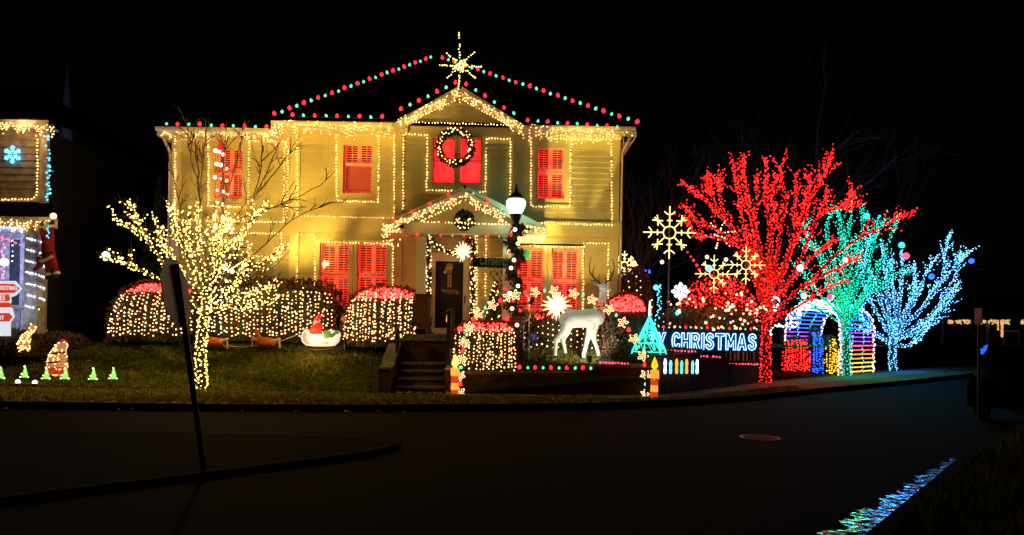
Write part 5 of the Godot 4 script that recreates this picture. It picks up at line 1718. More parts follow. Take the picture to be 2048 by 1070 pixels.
	b.prism(oct, -0.006, 0.006, Transform3D(Basis.IDENTITY, c))
	part("plate", b, M.sign_blue, ys)
	b = Mb.new()
	b.tube(smooth(PackedVector3Array([c + Vector3(-0.05, 0.02, 0.01), c + Vector3(-0.01, 0.06, 0.01), c + Vector3(0.04, 0.03, 0.01), c + Vector3(0.0, -0.03, 0.01), c + Vector3(0.05, -0.05, 0.01)]), 4), 0.008, 0.008, 4)
	part("emblem", b, M.sign_letter, ys)
	b = Mb.new()
	b.span(c + Vector3(-0.01, -0.55, -0.02), c + Vector3(0.01, -0.05, -0.008))
	part("stake", b, M.galvanised, ys)

func lollipop(label: String, c: Vector3, r: float, stick: float, m: Material) -> void:
	var o := thing("lollipop_ornament", label, "lollipop ornament", c - Vector3(0, stick, 0))
	var b := Mb.new()
	b.lathe(PackedVector2Array([Vector2(0, -0.02), Vector2(r * 0.9, -0.02), Vector2(r, 0), Vector2(r * 0.9, 0.02), Vector2(0, 0.02)]), 20, Transform3D(Basis(Vector3.RIGHT, PI / 2), c))
	part("disc", b, m, o)
	var sp := PackedVector3Array()
	for i in 40:
		var a := i * 0.42
		sp.append(c + Vector3(cos(a), sin(a), 0) * r * (0.1 + 0.85 * i / 40.0) + Vector3(0, 0, 0.022))
	b = Mb.new()
	b.tube(sp, r * 0.09, r * 0.09, 5)
	part("swirl", b, M.cream_plastic if m == M.candy else M.candy, o)
	b = Mb.new()
	b.tube(PackedVector3Array([c - Vector3(0, stick, 0), c - Vector3(0, r * 0.9, 0)]), 0.012, 0.012, 6)
	part("stick", b, M.stone_white, o)

func lettering(text: String, h: float, at: Vector3, m: Material, par: Node, squeeze := 1.0, depth := 0.004) -> void:
	var t := TextMesh.new()
	var f := SystemFont.new()
	f.font_names = PackedStringArray(["Droid Sans"])
	f.font_weight = 700
	t.font = f
	t.text = text
	t.font_size = 64
	t.pixel_size = h / 46.0
	t.depth = depth
	t.horizontal_alignment = HORIZONTAL_ALIGNMENT_LEFT
	t.vertical_alignment = VERTICAL_ALIGNMENT_BOTTOM
	part("lettering", t, m, par, Transform3D(Basis.from_scale(Vector3(squeeze, 1, 1)), at - Vector3(0, h * 0.3, 0)))

# ---------------------------------------------------------------- plastic figures on the lawn
func candle(label: String, at: Vector3, lit_right: bool) -> void:
	var o := thing("giant_candle", label, "candle ornament", at, "giant plastic candles at the sidewalk")
	var b := Mb.new()
	b.lathe(PackedVector2Array([Vector2(0, 0), Vector2(0.1, 0), Vector2(0.1, 0.09), Vector2(0.085, 0.1)]), 12, Transform3D(Basis.IDENTITY, at))
	part("base", b, M.stone_white, o)
	var y := 0.1
	for i in 4:
		var k := Mb.new()
		k.lathe(PackedVector2Array([Vector2(0.085, y), Vector2(0.09, y + 0.02), Vector2(0.082, y + 0.15), Vector2(0.075, y + 0.158)]), 12, Transform3D(Basis.IDENTITY, at))
		part("light_band", k, M.candle_red if i % 2 == 0 else M.candle_orange, o)
		y += 0.155
	var d := Mb.new()
	for i in 7:
		var a := TAU * i / 7
		d.tube(PackedVector3Array([at + Vector3(cos(a) * 0.08, y + 0.02, sin(a) * 0.08), at + Vector3(cos(a) * 0.095, y - rf(0.06, 0.2), sin(a) * 0.095)]), 0.022, 0.012, 5)
	d.lathe(PackedVector2Array([Vector2(0.08, y - 0.02), Vector2(0.085, y + 0.02), Vector2(0.03, y + 0.05), Vector2(0, y + 0.05)]), 12, Transform3D(Basis.IDENTITY, at))
	part("wax_light", d, M.candle_orange, o)
	var f := Mb.new()
	f.lathe(PackedVector2Array([Vector2(0.02, y + 0.04), Vector2(0.075, y + 0.1), Vector2(0.07, y + 0.17), Vector2(0.03, y + 0.27), Vector2(0, y + 0.34)]), 12, Transform3D(Basis.IDENTITY, at))
	part("flame_light", f, M.flame if not lit_right else M.flame_dim, o)

func sleigh() -> void:
	var D := 18.45
	var at := W(638, 697, D)
	var o := thing("light_up_sleigh", "glowing white plastic sleigh on the lawn before the long hedge", "sleigh ornament", at)
	var P := func(uv: Array) -> PackedVector2Array:
		var a := PackedVector2Array()
		for i in uv.size() / 2:
			var w := W(uv[i * 2], uv[i * 2 + 1], D)
			a.append(Vector2(w.x, w.y))
		return a
	var lay := func(nm: String, uv: Array, z0: float, z1: float, m: Material) -> void:
		var b := Mb.new()
		b.prism(P.call(uv), -D + z0, -D + z1)
		part(nm, b, m, o)
	lay.call("sleigh_light_body", [606, 674, 610, 664, 616, 658, 621, 660, 623, 667, 628, 668, 648, 668, 655, 664, 660, 660, 676, 664, 678, 672, 674, 684, 666, 692, 630, 692, 616, 690, 609, 684], -0.22, 0.2, M.sleigh_white)
	lay.call("light_curl", [610, 672, 614, 664, 619, 666, 617, 676, 622, 684, 628, 688, 618, 688, 612, 682], 0.2, 0.23, M.sleigh_pink)
	lay.call("light_panel", [644, 688, 648, 683, 656, 682, 661, 685, 660, 689], 0.2, 0.215, M.sleigh_pink)
	lay.call("light_bag", [652, 664, 655, 660, 664, 662, 668, 668, 664, 675, 656, 677, 651, 673], 0.08, 0.25, M.sleigh_green)
	lay.call("light_sack_tie", [664, 672, 672, 664, 678, 660, 680, 666, 674, 671, 667, 676], 0.06, 0.22, M.sleigh_green)
	var r := Mb.new()
	for z in [-0.18, 0.18]:
		r.tube(smooth(PackedVector3Array([W(602, 690, D) + Vector3(0, 0, z), W(606, 697, D) + Vector3(0, 0, z), W(640, 699, D) + Vector3(0, 0, z), W(672, 697, D) + Vector3(0, 0, z)]), 4), 0.012, 0.012, 5)
		for u in [616, 640, 662]: r.tube(PackedVector3Array([W(u, 698, D) + Vector3(0, 0, z), W(u + 3, 691, D) + Vector3(0, 0, z)]), 0.01, 0.01, 5)
	part("runner", r, M.brown_plastic, o)
	omni("sleigh_light", at + Vector3(0, 0.22, 0.45), Color(1.0, 0.72, 0.38), 0.9, 0.2, o)
	# the rider: body one mesh, with cap and beard
	var rt := W(634, 662, D)
	var rd := thing("sleigh_rider", "glowing plastic figure in a red coat and cap seated in the sleigh", "plastic figure", rt)
	var caps := [[W(634, 668, D), W(635, 654, D), 0.13, 0.115], [W(635, 652, D), W(636, 648, D), 0.08, 0.06], [W(629, 655, D) + Vector3(0, 0, 0.1), W(624, 663, D) + Vector3(0, 0, 0.12), 0.055, 0.045], [W(624, 663, D) + Vector3(0, 0, 0.12), W(618, 660, D) + Vector3(0, 0, 0.1), 0.045, 0.04], [W(640, 655, D) + Vector3(0, 0, -0.08), W(636, 664, D) + Vector3(0, 0, -0.1), 0.055, 0.045]]
	part("lit_figure_light", body(caps, 0.022), M.sleigh_red, rd)
	part("face_light", body([[W(633, 646, D), W(634, 643, D), 0.075, 0.07], [W(628, 645, D), W(627, 645.5, D), 0.02, 0.018]], 0.014), M.sleigh_pink, rd)
	part("beard_light", body([[W(631, 650, D) + Vector3(0, 0, 0.02), W(629, 655, D) + Vector3(0, 0, 0.03), 0.055, 0.03]], 0.014), M.sleigh_white, rd)
	part("cap_light", body([[W(635, 639, D), W(638, 633, D), 0.07, 0.045], [W(638, 633, D), W(643, 630, D), 0.045, 0.02]], 0.014), M.sleigh_red, rd)
	var ct := Mb.new()
	ct.tube(PackedVector3Array([W(629, 642, D), W(640, 640, D)]), 0.035, 0.035, 7)
	ct.ball(W(644, 630, D), 0.028, 7)
	part("cap_trim_light", ct, M.sleigh_white, rd)
	# two leaping deer before it, one hidden by the tree trunk, and the pole that carries them
	for q in [[532, 684, "orange plastic deer leaping before the sleigh, nearest to it"], [428, 684, "orange plastic deer beside the yellow lit tree trunk"]]:
		var c := W(q[0], q[1], D)
		var d := thing("plastic_deer", q[2], "deer ornament", c, "plastic deer drawing the sleigh")
		var f := func(x: float, y: float, z := 0.0) -> Vector3: return c + Vector3(x, y, z)
		part("deer_body", body([[f.call(-0.14, 0.02), f.call(0.16, 0.0), 0.115, 0.1], [f.call(-0.16, 0.06), f.call(-0.25, 0.26), 0.075, 0.05], [f.call(-0.25, 0.28), f.call(-0.38, 0.24), 0.055, 0.03]], 0.02), M.orange_plastic, d)
		var lg := [[[0.16, 0.02, 0.05], [0.34, 0.08, 0.05], [0.36, -0.14, 0.05]], [[0.16, 0.0, -0.05], [0.36, -0.1, -0.05], [0.55, -0.22, -0.05]], [[-0.16, 0, 0.05], [-0.32, 0.12, 0.05], [-0.32, -0.1, 0.05]], [[-0.14, -0.02, -0.05], [-0.3, -0.1, -0.05], [-0.45, -0.1, -0.05]]]
		for L in lg:
			var lb := body([[f.call(L[0][0], L[0][1], L[0][2]), f.call(L[1][0], L[1][1], L[1][2]), 0.05, 0.03], [f.call(L[1][0], L[1][1], L[1][2]), f.call(L[2][0], L[2][1], L[2][2]), 0.03, 0.022]], 0.016)
			part("leg", lb, M.cream_plastic if L[0][2] > 0 else M.brown_plastic, d)
		var an := Mb.new()
		for z in [-0.04, 0.04]:
			an.tube(smooth(PackedVector3Array([f.call(-0.26, 0.32, z), f.call(-0.2, 0.45, z * 2), f.call(-0.26, 0.55, z * 3)]), 3), 0.014, 0.006, 5)
			an.tube(PackedVector3Array([f.call(-0.2, 0.44, z * 2), f.call(-0.12, 0.5, z * 2.5)]), 0.01, 0.005, 4)
		part("antlers", an, M.brown_plastic, d)
		var st := Mb.new()
		st.tube(PackedVector3Array([f.call(0.02, -0.1), Vector3(c.x + 0.02, ground_at(c.x, c.z) - 0.05, c.z)]), 0.012, 0.012, 5)
		part("stake", st, M.black_metal, d)
	var rein := thing("reins", "pale rope reins running from the plastic deer to the sleigh", "rope", W(600, 668, D))
	var rp := Mb.new()
	rp.tube(smooth(PackedVector3Array([W(440, 690, D), W(480, 694, D), W(515, 691, D), W(560, 682, D), W(598, 668, D), W(618, 660, D)]), 4), 0.012, 0.012, 5)
	part("rope", rp, M.stone_white, rein)

func big_deer() -> void:
	var D := 18.5
	var o := thing("white_deer", "tall white deer sculpture with brown antlers standing on the lawn", "deer sculpture", W(1160, 712, D))
	var w := func(u: float, v: float, z := 0.0) -> Vector3: return W(u, v, D) + Vector3(0, 0, z)
	var caps := [
		[w.call(1142, 638), w.call(1170, 637), 0.225, 0.215], [w.call(1170, 637), w.call(1192, 634), 0.215, 0.225], [w.call(1142, 638), w.call(1133, 641), 0.215, 0.18],
		[w.call(1196, 628), w.call(1203, 606), 0.15, 0.105], [w.call(1203, 606), w.call(1206, 585), 0.105, 0.08], [w.call(1206, 585), w.call(1206, 573), 0.075, 0.075], [w.call(1206, 573), w.call(1214, 579, 0.12), 0.085, 0.052], [w.call(1214, 579, 0.12), w.call(1218, 581, 0.18), 0.04, 0.03],
		[w.call(1198, 571, -0.02), w.call(1188, 568, -0.03), 0.028, 0.018], [w.call(1213, 571, -0.04), w.call(1222, 570, -0.05), 0.028, 0.016],
		# hind legs: thigh, hock, shank
		[w.call(1134, 646, 0.08), w.call(1126, 664, 0.09), 0.15, 0.085], [w.call(1126, 664, 0.09), w.call(1112, 681, 0.09), 0.085, 0.052], [w.call(1112, 681, 0.09), w.call(1110, 706, 0.1), 0.05, 0.042],
		[w.call(1138, 646, -0.08), w.call(1134, 664, -0.09), 0.15, 0.08], [w.call(1134, 664, -0.09), w.call(1126, 680, -0.09), 0.08, 0.052], [w.call(1126, 680, -0.09), w.call(1131, 702, -0.09), 0.05, 0.04],
		# fore legs
		[w.call(1182, 648, 0.09), w.call(1175, 676, 0.09), 0.11, 0.06], [w.call(1175, 676, 0.09), w.call(1166, 710, 0.1), 0.06, 0.045],
		[w.call(1190, 648, -0.07), w.call(1188, 676, -0.08), 0.105, 0.058], [w.call(1188, 676, -0.08), w.call(1198, 707, -0.08), 0.058, 0.043],
		[w.call(1124, 632), w.call(1118, 640), 0.04, 0.02]]
	part("deer_body", body(caps, 0.022, 0.05), M.deer_white, o)
	for s in [-1, 1]:
		var a := Mb.new()
		if s < 0:
			a.tube(smooth(PackedVector3Array([w.call(1202, 569), w.call(1192, 560, 0.04), w.call(1182, 549, 0.05), w.call(1178, 532, 0.03), w.call(1183, 514, 0.0)]), 4), 0.024, 0.008, 6)
			for t in [[1192, 561, 1179, 562], [1186, 553, 1189, 531], [1198, 566, 1199, 546]]: a.tube(smooth(PackedVector3Array([w.call(t[0], t[1], 0.04), w.call((t[0] + t[2]) / 2.0 - 2, (t[1] + t[3]) / 2.0, 0.08), w.call(t[2], t[3], 0.1)]), 3), 0.017, 0.006, 5)
		else:
			a.tube(smooth(PackedVector3Array([w.call(1209, 569), w.call(1218, 560, 0.04), w.call(1225, 548, 0.05), w.call(1228, 533, 0.03), w.call(1224, 518, 0.0)]), 4), 0.024, 0.008, 6)
			for t in [[1218, 560, 1225, 561], [1212, 567, 1209, 550], [1223, 552, 1217, 540]]: a.tube(smooth(PackedVector3Array([w.call(t[0], t[1], 0.04), w.call((t[0] + t[2]) / 2.0 + 1, (t[1] + t[3]) / 2.0, 0.08), w.call(t[2], t[3], 0.1)]), 3), 0.017, 0.006, 5)
		part("antler", a, M.antler, o)
	var hv := Mb.new()
	for q in [[1110, 706, 0.1], [1131, 702, -0.09], [1166, 710, 0.1], [1198, 707, -0.08]]:
		hv.lathe(PackedVector2Array([Vector2(0.045, -0.06), Vector2(0.032, 0.03), Vector2(0, 0.03)]), 8, Transform3D(Basis.IDENTITY, w.call(q[0], q[1], q[2])))
	part("hooves", hv, M.deer_white, o)
	var bw := Mb.new()
	for k in [-1, 1]:
		bw.tube(smooth(PackedVector3Array([w.call(1197, 614, 0.13), w.call(1197 + k * 8, 607, 0.18), w.call(1197 + k * 10, 614, 0.19), w.call(1197, 616, 0.14)]), 3), 0.025, 0.025, 5)
		bw.tube(PackedVector3Array([w.call(1197, 616, 0.15), w.call(1197 + k * 5, 628, 0.17)]), 0.022, 0.028, 4)
	bw.ball(w.call(1197, 614, 0.16), 0.035, 7)
	part("collar_bow", bw, M.gold, o)
	var eye := Mb.new()
	eye.ball(w.call(1211, 574, 0.1), 0.012, 6)
	part("eye", eye, M.black_cloth, o)
	# the flood lamp on the lawn
	var c := W(1180, 723, 17.72)
	var f := thing("flood_lamp", "small black flood lamp on the lawn edge below the deer", "flood lamp", c)
	var b := Mb.new()
	b.tube(PackedVector3Array([Vector3(c.x, ground_at(c.x, c.z) - 0.1, c.z), c]), 0.014, 0.014, 6)
	part("stake", b, M.black_metal, f)
	var aim := (W(1165, 630, 18.6) - c).normalized()
	var bs := Basis.looking_at(aim)
	b = Mb.new()
	b.lathe(PackedVector2Array([Vector2(0, -0.07), Vector2(0.05, -0.07), Vector2(0.06, 0.0), Vector2(0.075, 0.06), Vector2(0.06, 0.06)]), 10, Transform3D(bs * Basis(Vector3.RIGHT, -PI / 2), c + aim * 0.06))
	part("lamp_housing", b, M.black_metal, f)
	b = Mb.new()
	b.lathe(PackedVector2Array([Vector2(0, 0.045), Vector2(0.058, 0.045), Vector2(0.058, 0.05), Vector2(0, 0.05)]), 10, Transform3D(bs * Basis(Vector3.RIGHT, -PI / 2), c + aim * 0.06))
	part("lamp_lens", b, M.flood_lens, f)
	spot("flood_light", c + aim * 0.14, aim, Color(1.0, 0.98, 0.86), 2.2, 78.0, 0.5, f)
	c = Vector3(0.66, 0.98, -17.9)
	var f3 := thing("flood_lamp", "small flood lamp in the lawn behind the front brick wall, left of the deer", "flood lamp", c)
	aim = (Vector3(1.12, 6.2, -20.5) - c).normalized()
	bs = Basis.looking_at(aim)
	b = Mb.new()
	b.tube(PackedVector3Array([Vector3(c.x, ground_at(c.x, c.z) - 0.1, c.z), c]), 0.016, 0.016, 6)
	part("stake", b, M.black_metal, f3)
	b = Mb.new()
	b.lathe(PackedVector2Array([Vector2(0, -0.09), Vector2(0.07, -0.09), Vector2(0.09, 0.0), Vector2(0.12, 0.08), Vector2(0.1, 0.08)]), 12, Transform3D(bs * Basis(Vector3.RIGHT, -PI / 2), c + aim * 0.06))
	part("lamp_housing", b, M.gold, f3)
	b = Mb.new()
	b.lathe(PackedVector2Array([Vector2(0, 0.06), Vector2(0.095, 0.06), Vector2(0.095, 0.065), Vector2(0, 0.065)]), 12, Transform3D(bs * Basis(Vector3.RIGHT, -PI / 2), c + aim * 0.06))
	part("lamp_lens", b, M.flood_lens, f3)
	spot("flood_light", c + aim * 0.18, aim, Color(1.0, 0.88, 0.42), 40.0, 16.5, 0.05, f3)
	# its twin, hidden among the left shrubs
	c = W(446, 552, 16.6)
	var f2 := thing("flood_lamp", "black flood lamp clamped to a limb of the yellow lit tree, facing the house", "flood lamp", c)
	aim = (Vector3(-6.3, 6.7, -20.5) - c).normalized()
	bs = Basis.looking_at(aim)
	b = Mb.new()
	b.tube(PackedVector3Array([c + Vector3(-0.05, -0.25, 0.12), c + Vector3(0, -0.1, 0.06), c]), 0.016, 0.016, 6)
	part("clamp", b, M.black_metal, f2)
	b = Mb.new()
	b.lathe(PackedVector2Array([Vector2(0, -0.07), Vector2(0.05, -0.07), Vector2(0.06, 0.0), Vector2(0.075, 0.06), Vector2(0.06, 0.06)]), 10, Transform3D(bs * Basis(Vector3.RIGHT, -PI / 2), c + aim * 0.06))
	part("lamp_housing", b, M.black_metal, f2)
	b = Mb.new()
	b.lathe(PackedVector2Array([Vector2(0, 0.045), Vector2(0.058, 0.045), Vector2(0.058, 0.05), Vector2(0, 0.05)]), 10, Transform3D(bs * Basis(Vector3.RIGHT, -PI / 2), c + aim * 0.06))
	part("lamp_lens", b, M.flood_lens, f2)
	spot("flood_light", c + aim * 0.14, aim, Color(1.0, 0.82, 0.36), 74.0, 43.0, 0.5, f2)
	c = W(1062, 606, 17.6)
	var f4 := thing("flood_lamp", "added black fill lamp bracketed to the street lamp post at garland height", "flood lamp", c)
	aim = (Vector3(1.9, 5.2, -20.5) - c).normalized()
	bs = Basis.looking_at(aim)
	b = Mb.new()
	b.tube(PackedVector3Array([c + Vector3(-0.33, -0.02, -0.35), c]), 0.014, 0.014, 6)
	part("clamp", b, M.black_metal, f4)
	b = Mb.new()
	b.lathe(PackedVector2Array([Vector2(0, -0.07), Vector2(0.045, -0.07), Vector2(0.05, 0.0), Vector2(0.06, 0.06), Vector2(0.05, 0.06)]), 10, Transform3D(bs * Basis(Vector3.RIGHT, -PI / 2), c + aim * 0.06))
	part("lamp_housing", b, M.black_metal, f4)
	b = Mb.new()
	b.lathe(PackedVector2Array([Vector2(0, 0.045), Vector2(0.048, 0.045), Vector2(0.048, 0.05), Vector2(0, 0.05)]), 10, Transform3D(bs * Basis(Vector3.RIGHT, -PI / 2), c + aim * 0.06))
	part("lamp_lens", b, M.flood_lens, f4)
	spot("flood_light", c + aim * 0.14, aim, Color(1.0, 0.84, 0.44), 12.0, 34.0, 0.4, f4)  # fill light added to even out the right of the facade

func spot(nm: String, at: Vector3, aim: Vector3, c: Color, e: float, angle: float, soft: float, par: Node) -> void:
	var l := SpotLight3D.new()
	l.name = nm
	l.light_color = c
	l.light_energy = e
	l.light_size = 0.06
	l.spot_angle = angle
	l.spot_angle_attenuation = soft
	l.spot_range = 30.0
	l.spot_attenuation = 2.0
	l.shadow_enabled = true
	l.transform = Transform3D(Basis.looking_at(aim), at - origin_of(par))
	par.add_child(l, true)

# ---------------------------------------------------------------- rope light figures
func wire_tree() -> void:
	var D := 17.9
	var at := W(1298, 708, D)
	var o := thing("wire_tree", "cone shaped tree of turquoise rope light on the wall corner", "light tree", at)
	var b := Mb.new()
	var h := W(1298, 630, D).y - at.y
	var R0 := 0.42
	var prev := []
	for i in 6:
		var a := TAU * i / 6
		var pole := PackedVector3Array([at + Vector3(cos(a) * R0, 0, sin(a) * R0), at + Vector3(0, h, 0)])
		b.tube(pole, 0.014, 0.014, 5)
	for L in 4:
		var f0 := 0.06 + 0.22 * L
		var f1 := f0 + 0.2
		var zig := PackedVector3Array()
		for i in 25:
			var a := TAU * i / 24
			var f := f0 if i % 2 == 0 else f1
			var r := R0 * (1 - f) * 1.05
			zig.append(at + Vector3(cos(a) * r, h * f, sin(a) * r))
		b.tube(zig, 0.013, 0.013, 4)
		var ring := PackedVector3Array()
		for i in 19: ring.append(at + Vector3(cos(TAU * i / 18) * R0 * (1 - f0), h * f0, sin(TAU * i / 18) * R0 * (1 - f0)))
		b.tube(ring, 0.011, 0.011, 4)
	part("rope_light", b, M.teal_rope, o)
	var t := Mb.new()
	t.lathe(PackedVector2Array([Vector2(0.035, h - 0.02), Vector2(0.03, h + 0.18), Vector2(0.018, h + 0.33), Vector2(0, h + 0.36)]), 8, Transform3D(Basis.IDENTITY, at))
	part("tip_light", t, glow("tip", 0.75, 1.0, 0.85, 1.6), o)
	omni("rope_tree_light", at + Vector3(0, h * 0.45, 0.05), Color(0.25, 1.0, 0.78), 0.16, 0.2, o)

func flake(label: String, c: Vector3, r: float, m: Material, foot: float, tube_r := 0.016, skip := []) -> void:
	var o := thing("snowflake_light", label, "snowflake light", Vector3(c.x, foot, c.z), "snowflake lights on poles")
	var b := Mb.new()
	var ring := PackedVector3Array()
	for i in 13: ring.append(c + Vector3(cos(TAU * i / 12), sin(TAU * i / 12), 0) * r * 0.24)
	b.tube(ring, tube_r, tube_r, 5)
	for i in 8:
		if i in skip: continue
		var a := TAU * i / 8 + PI / 2
		var d := Vector3(cos(a), sin(a), 0)
		var n := Vector3(-d.y, d.x, 0)
		var L := r * (1.0 if i % 2 == 0 else 0.82)
		b.tube(PackedVector3Array([c + d * r * 0.26, c + d * L]), tube_r, tube_r, 5)
		if i % 2 == 0:
			var arc := PackedVector3Array()
			for k in 7:
				var t := -1.0 + k / 3.0
				arc.append(c + d * (L * 0.68 + t * t * r * 0.12) + n * t * r * 0.2)
			b.tube(arc, tube_r, tube_r, 5)
			b.tube(PackedVector3Array([c + d * L * 0.46 - n * r * 0.1, c + d * L * 0.46 + n * r * 0.1]), tube_r, tube_r, 5)
		else:
			for k in [-1, 1]: b.tube(PackedVector3Array([c + d * L * 0.78, c + d * L * 0.98 + n * k * r * 0.13]), tube_r, tube_r, 5)
			for k in [-1, 1]: b.tube(PackedVector3Array([c + d * L * 0.78, c + d * L * 0.6 + n * k * r * 0.13]), tube_r, tube_r, 5)
	part("rope_light", b, m, o)
	if foot < c.y - r:
		var p := Mb.new()
		p.tube(PackedVector3Array([Vector3(c.x, foot, c.z - 0.04), c + Vector3(0, r * 0.8, -0.04)]), 0.028, 0.022, 7)
		part("pole", p, M.galvanised, o)

func stroke_letter(ch: String) -> Array:
	# outlines on a grid 4 wide and 6 high
	match ch:
		"M": return [[0, 0, 0, 6, 1.1, 6, 2.2, 3.2, 3.3, 6, 4.4, 6, 4.4, 0, 3.4, 0, 3.4, 3.6, 2.5, 1.2, 1.9, 1.2, 1.0, 3.6, 1.0, 0, 0, 0]]
		"E": return [[0, 0, 0, 6, 3.4, 6, 3.4, 5, 1.1, 5, 1.1, 3.6, 3.0, 3.6, 3.0, 2.6, 1.1, 2.6, 1.1, 1, 3.4, 1, 3.4, 0, 0, 0]]
		"R": return [[0, 0, 0, 6, 2.4, 6, 3.3, 5.4, 3.5, 4.3, 3.2, 3.2, 2.6, 2.7, 3.7, 0, 2.5, 0, 1.6, 2.3, 1.1, 2.3, 1.1, 0, 0, 0], [1.1, 3.4, 1.1, 5, 2.1, 5, 2.4, 4.2, 2.1, 3.4, 1.1, 3.4]]
		"Y": return [[1.5, 0, 1.5, 2.4, 0, 6, 1.2, 6, 2.05, 3.6, 2.9, 6, 4.1, 6, 2.6, 2.4, 2.6, 0, 1.5, 0]]
		"C": return [[3.6, 4.2, 3.3, 5.4, 2.3, 6.1, 1.2, 5.9, 0.3, 4.9, 0, 3, 0.3, 1.1, 1.2, 0.1, 2.3, -0.1, 3.3, 0.6, 3.6, 1.8, 2.5, 1.9, 2.1, 1.0, 1.5, 1.1, 1.1, 2.0, 1.1, 4.0, 1.5, 4.9, 2.1, 5.0, 2.5, 4.1, 3.6, 4.2]]
		"H": return [[0, 0, 0, 6, 1.1, 6, 1.1, 3.6, 2.6, 3.6, 2.6, 6, 3.7, 6, 3.7, 0, 2.6, 0, 2.6, 2.5, 1.1, 2.5, 1.1, 0, 0, 0]]
		"I": return [[0, 0, 0, 6, 1.1, 6, 1.1, 0, 0, 0]]
		"S": return [[3.5, 4.4, 3.1, 5.6, 1.9, 6.1, 0.7, 5.7, 0.1, 4.5, 0.5, 3.3, 2.2, 2.5, 2.5, 1.7, 2.0, 1.0, 1.3, 1.2, 1.1, 1.9, 0, 1.8, 0.4, 0.5, 1.7, -0.1, 3.1, 0.5, 3.6, 1.8, 3.2, 3.0, 1.5, 3.9, 1.2, 4.5, 1.7, 5.0, 2.3, 4.9, 2.5, 4.3, 3.5, 4.4]]
		"T": return [[1.4, 0, 1.4, 5, 0, 5, 0, 6, 3.9, 6, 3.9, 5, 2.5, 5, 2.5, 0, 1.4, 0]]
		"A": return [[0, 0, 1.5, 6, 2.6, 6, 4.1, 0, 3.0, 0, 2.7, 1.3, 1.4, 1.3, 1.1, 0, 0, 0], [1.65, 2.3, 2.05, 4.3, 2.45, 2.3, 1.65, 2.3]]
	return []

func banner() -> void:
	var D := 19.9
	var x1 := W(1516, 680, D).x
	var x0 := x1 - 4.3
	var y1 := W(1420, 664, D).y
	var y0 := W(1420, 701, D).y
	var o := thing("banner_sign", "long dark blue sign reading MERRY CHRISTMAS in glowing outlined letters", "sign", Vector3((x0 + x1) / 2, y0, -D))
	var b := Mb.new()
	b.span(Vector3(x0, y0 - 0.02, -D - 0.03), Vector3(x1, y1 + 0.03, -D))
	part("board", b, M.banner_blue, o)
	for x in [x0 + 0.25, (x0 + x1) / 2, x1 - 0.14]:
		b = Mb.new()
		b.span(Vector3(x - 0.025, 0.9, -D - 0.09), Vector3(x + 0.025, y1 - 0.1, -D - 0.04))
		part("post", b, M.black_metal, o)
	var hgt := y1 - y0 - 0.06
	var k := hgt / 6.1
	var widths := {"M": 4.4, "E": 3.4, "R": 3.7, "Y": 4.1, "C": 3.6, "H": 3.7, "I": 1.1, "S": 3.6, "T": 3.9, "A": 4.1}
	var x := x1 - 0.05
	var text := "MERRY CHRISTMAS"
	for i in range(text.length() - 1, -1, -1):
		var ch := text[i]
		if ch == " ":
			x -= k * 1.7
			continue
		x -= widths[ch] * k * 0.83
		var lb := Mb.new()
		for st in stroke_letter(ch):
			var p := PackedVector3Array()
			for j in st.size() / 2: p.append(Vector3(x + st[j * 2] * k * 0.83, y0 + 0.03 + st[j * 2 + 1] * k, -D + 0.012))
			lb.tube(p, 0.0145, 0.0145, 5)
		part("letter_light", lb, M.letter_rope, o)
		x -= k * 0.66
	big_bulbs("banner_light_string", "red and green bulbs along the top edge of the banner", "large bulb strings", PackedVector3Array([Vector3(x1 - 2.6, y1 + 0.09, -D), Vector3(x1, y1 + 0.07, -D)]), 0.146, [M.c9_red, M.c9_green, M.c9_orange, M.c9_green], 0.045)
	# small white stakes under it
	for i in 9:
		var u: float = [1443, 1452, 1461, 1470, 1477, 1487, 1494, 1502, 1508][i]
		var c := W(u, 716, 21.0)
		b = Mb.new()
		b.lathe(PackedVector2Array([Vector2(0, 0), Vector2(0.03, 0), Vector2(0.028, 0.18 + 0.03 * (i % 3)), Vector2(0.0, 0.26 + 0.03 * (i % 3))]), 6, Transform3D(Basis.IDENTITY, c - Vector3(0, 0.08, 0)))
		var pk := part("picket", b, M.stone_white, self)
		tag(pk, "little pale picket on the wall step under the banner", "picket", "pale pickets under the banner")
	# luminous columns before the wall
	var cols := [M.white_led, M.cyan_led, M.orange_led, M.teal_rope, M.orange_led, M.cyan_led, M.white_led]
	var nm := ["first pale white column of light, beside the giant candle", "first bright blue column of light in the row by the wall", "first orange column of light in the row by the wall", "green column of light in the middle of the row by the wall", "second orange column of light in the row by the wall", "second bright blue column of light in the row by the wall", "last white column of light in the row by the wall"]
	for i in 7:
		var c := W([1330, 1341, 1353, 1363, 1373, 1385, 1394][i], 748, 17.6 + i * 0.17)
		var L := thing("light_stake", nm[i], "light stake", c, "row of coloured light columns")
		b = Mb.new()
		var hh := 0.34 + (0.02 if i % 2 == 0 else -0.02)
		b.lathe(PackedVector2Array([Vector2(0, 0), Vector2(0.026, 0.01), Vector2(0.036, 0.06), Vector2(0.028, hh * 0.5), Vector2(0.038, hh * 0.75), Vector2(0.02, hh), Vector2(0, hh + 0.01)]), 8, Transform3D(Basis.IDENTITY, c))
		part("light_tube", b, cols[i], L)
		b = Mb.new()
		b.tube(PackedVector3Array([Vector3(c.x, 0.1, c.z), c + Vector3(0, 0.01, 0)]), 0.012, 0.012, 5)
		part("stake", b, M.black_metal, L)

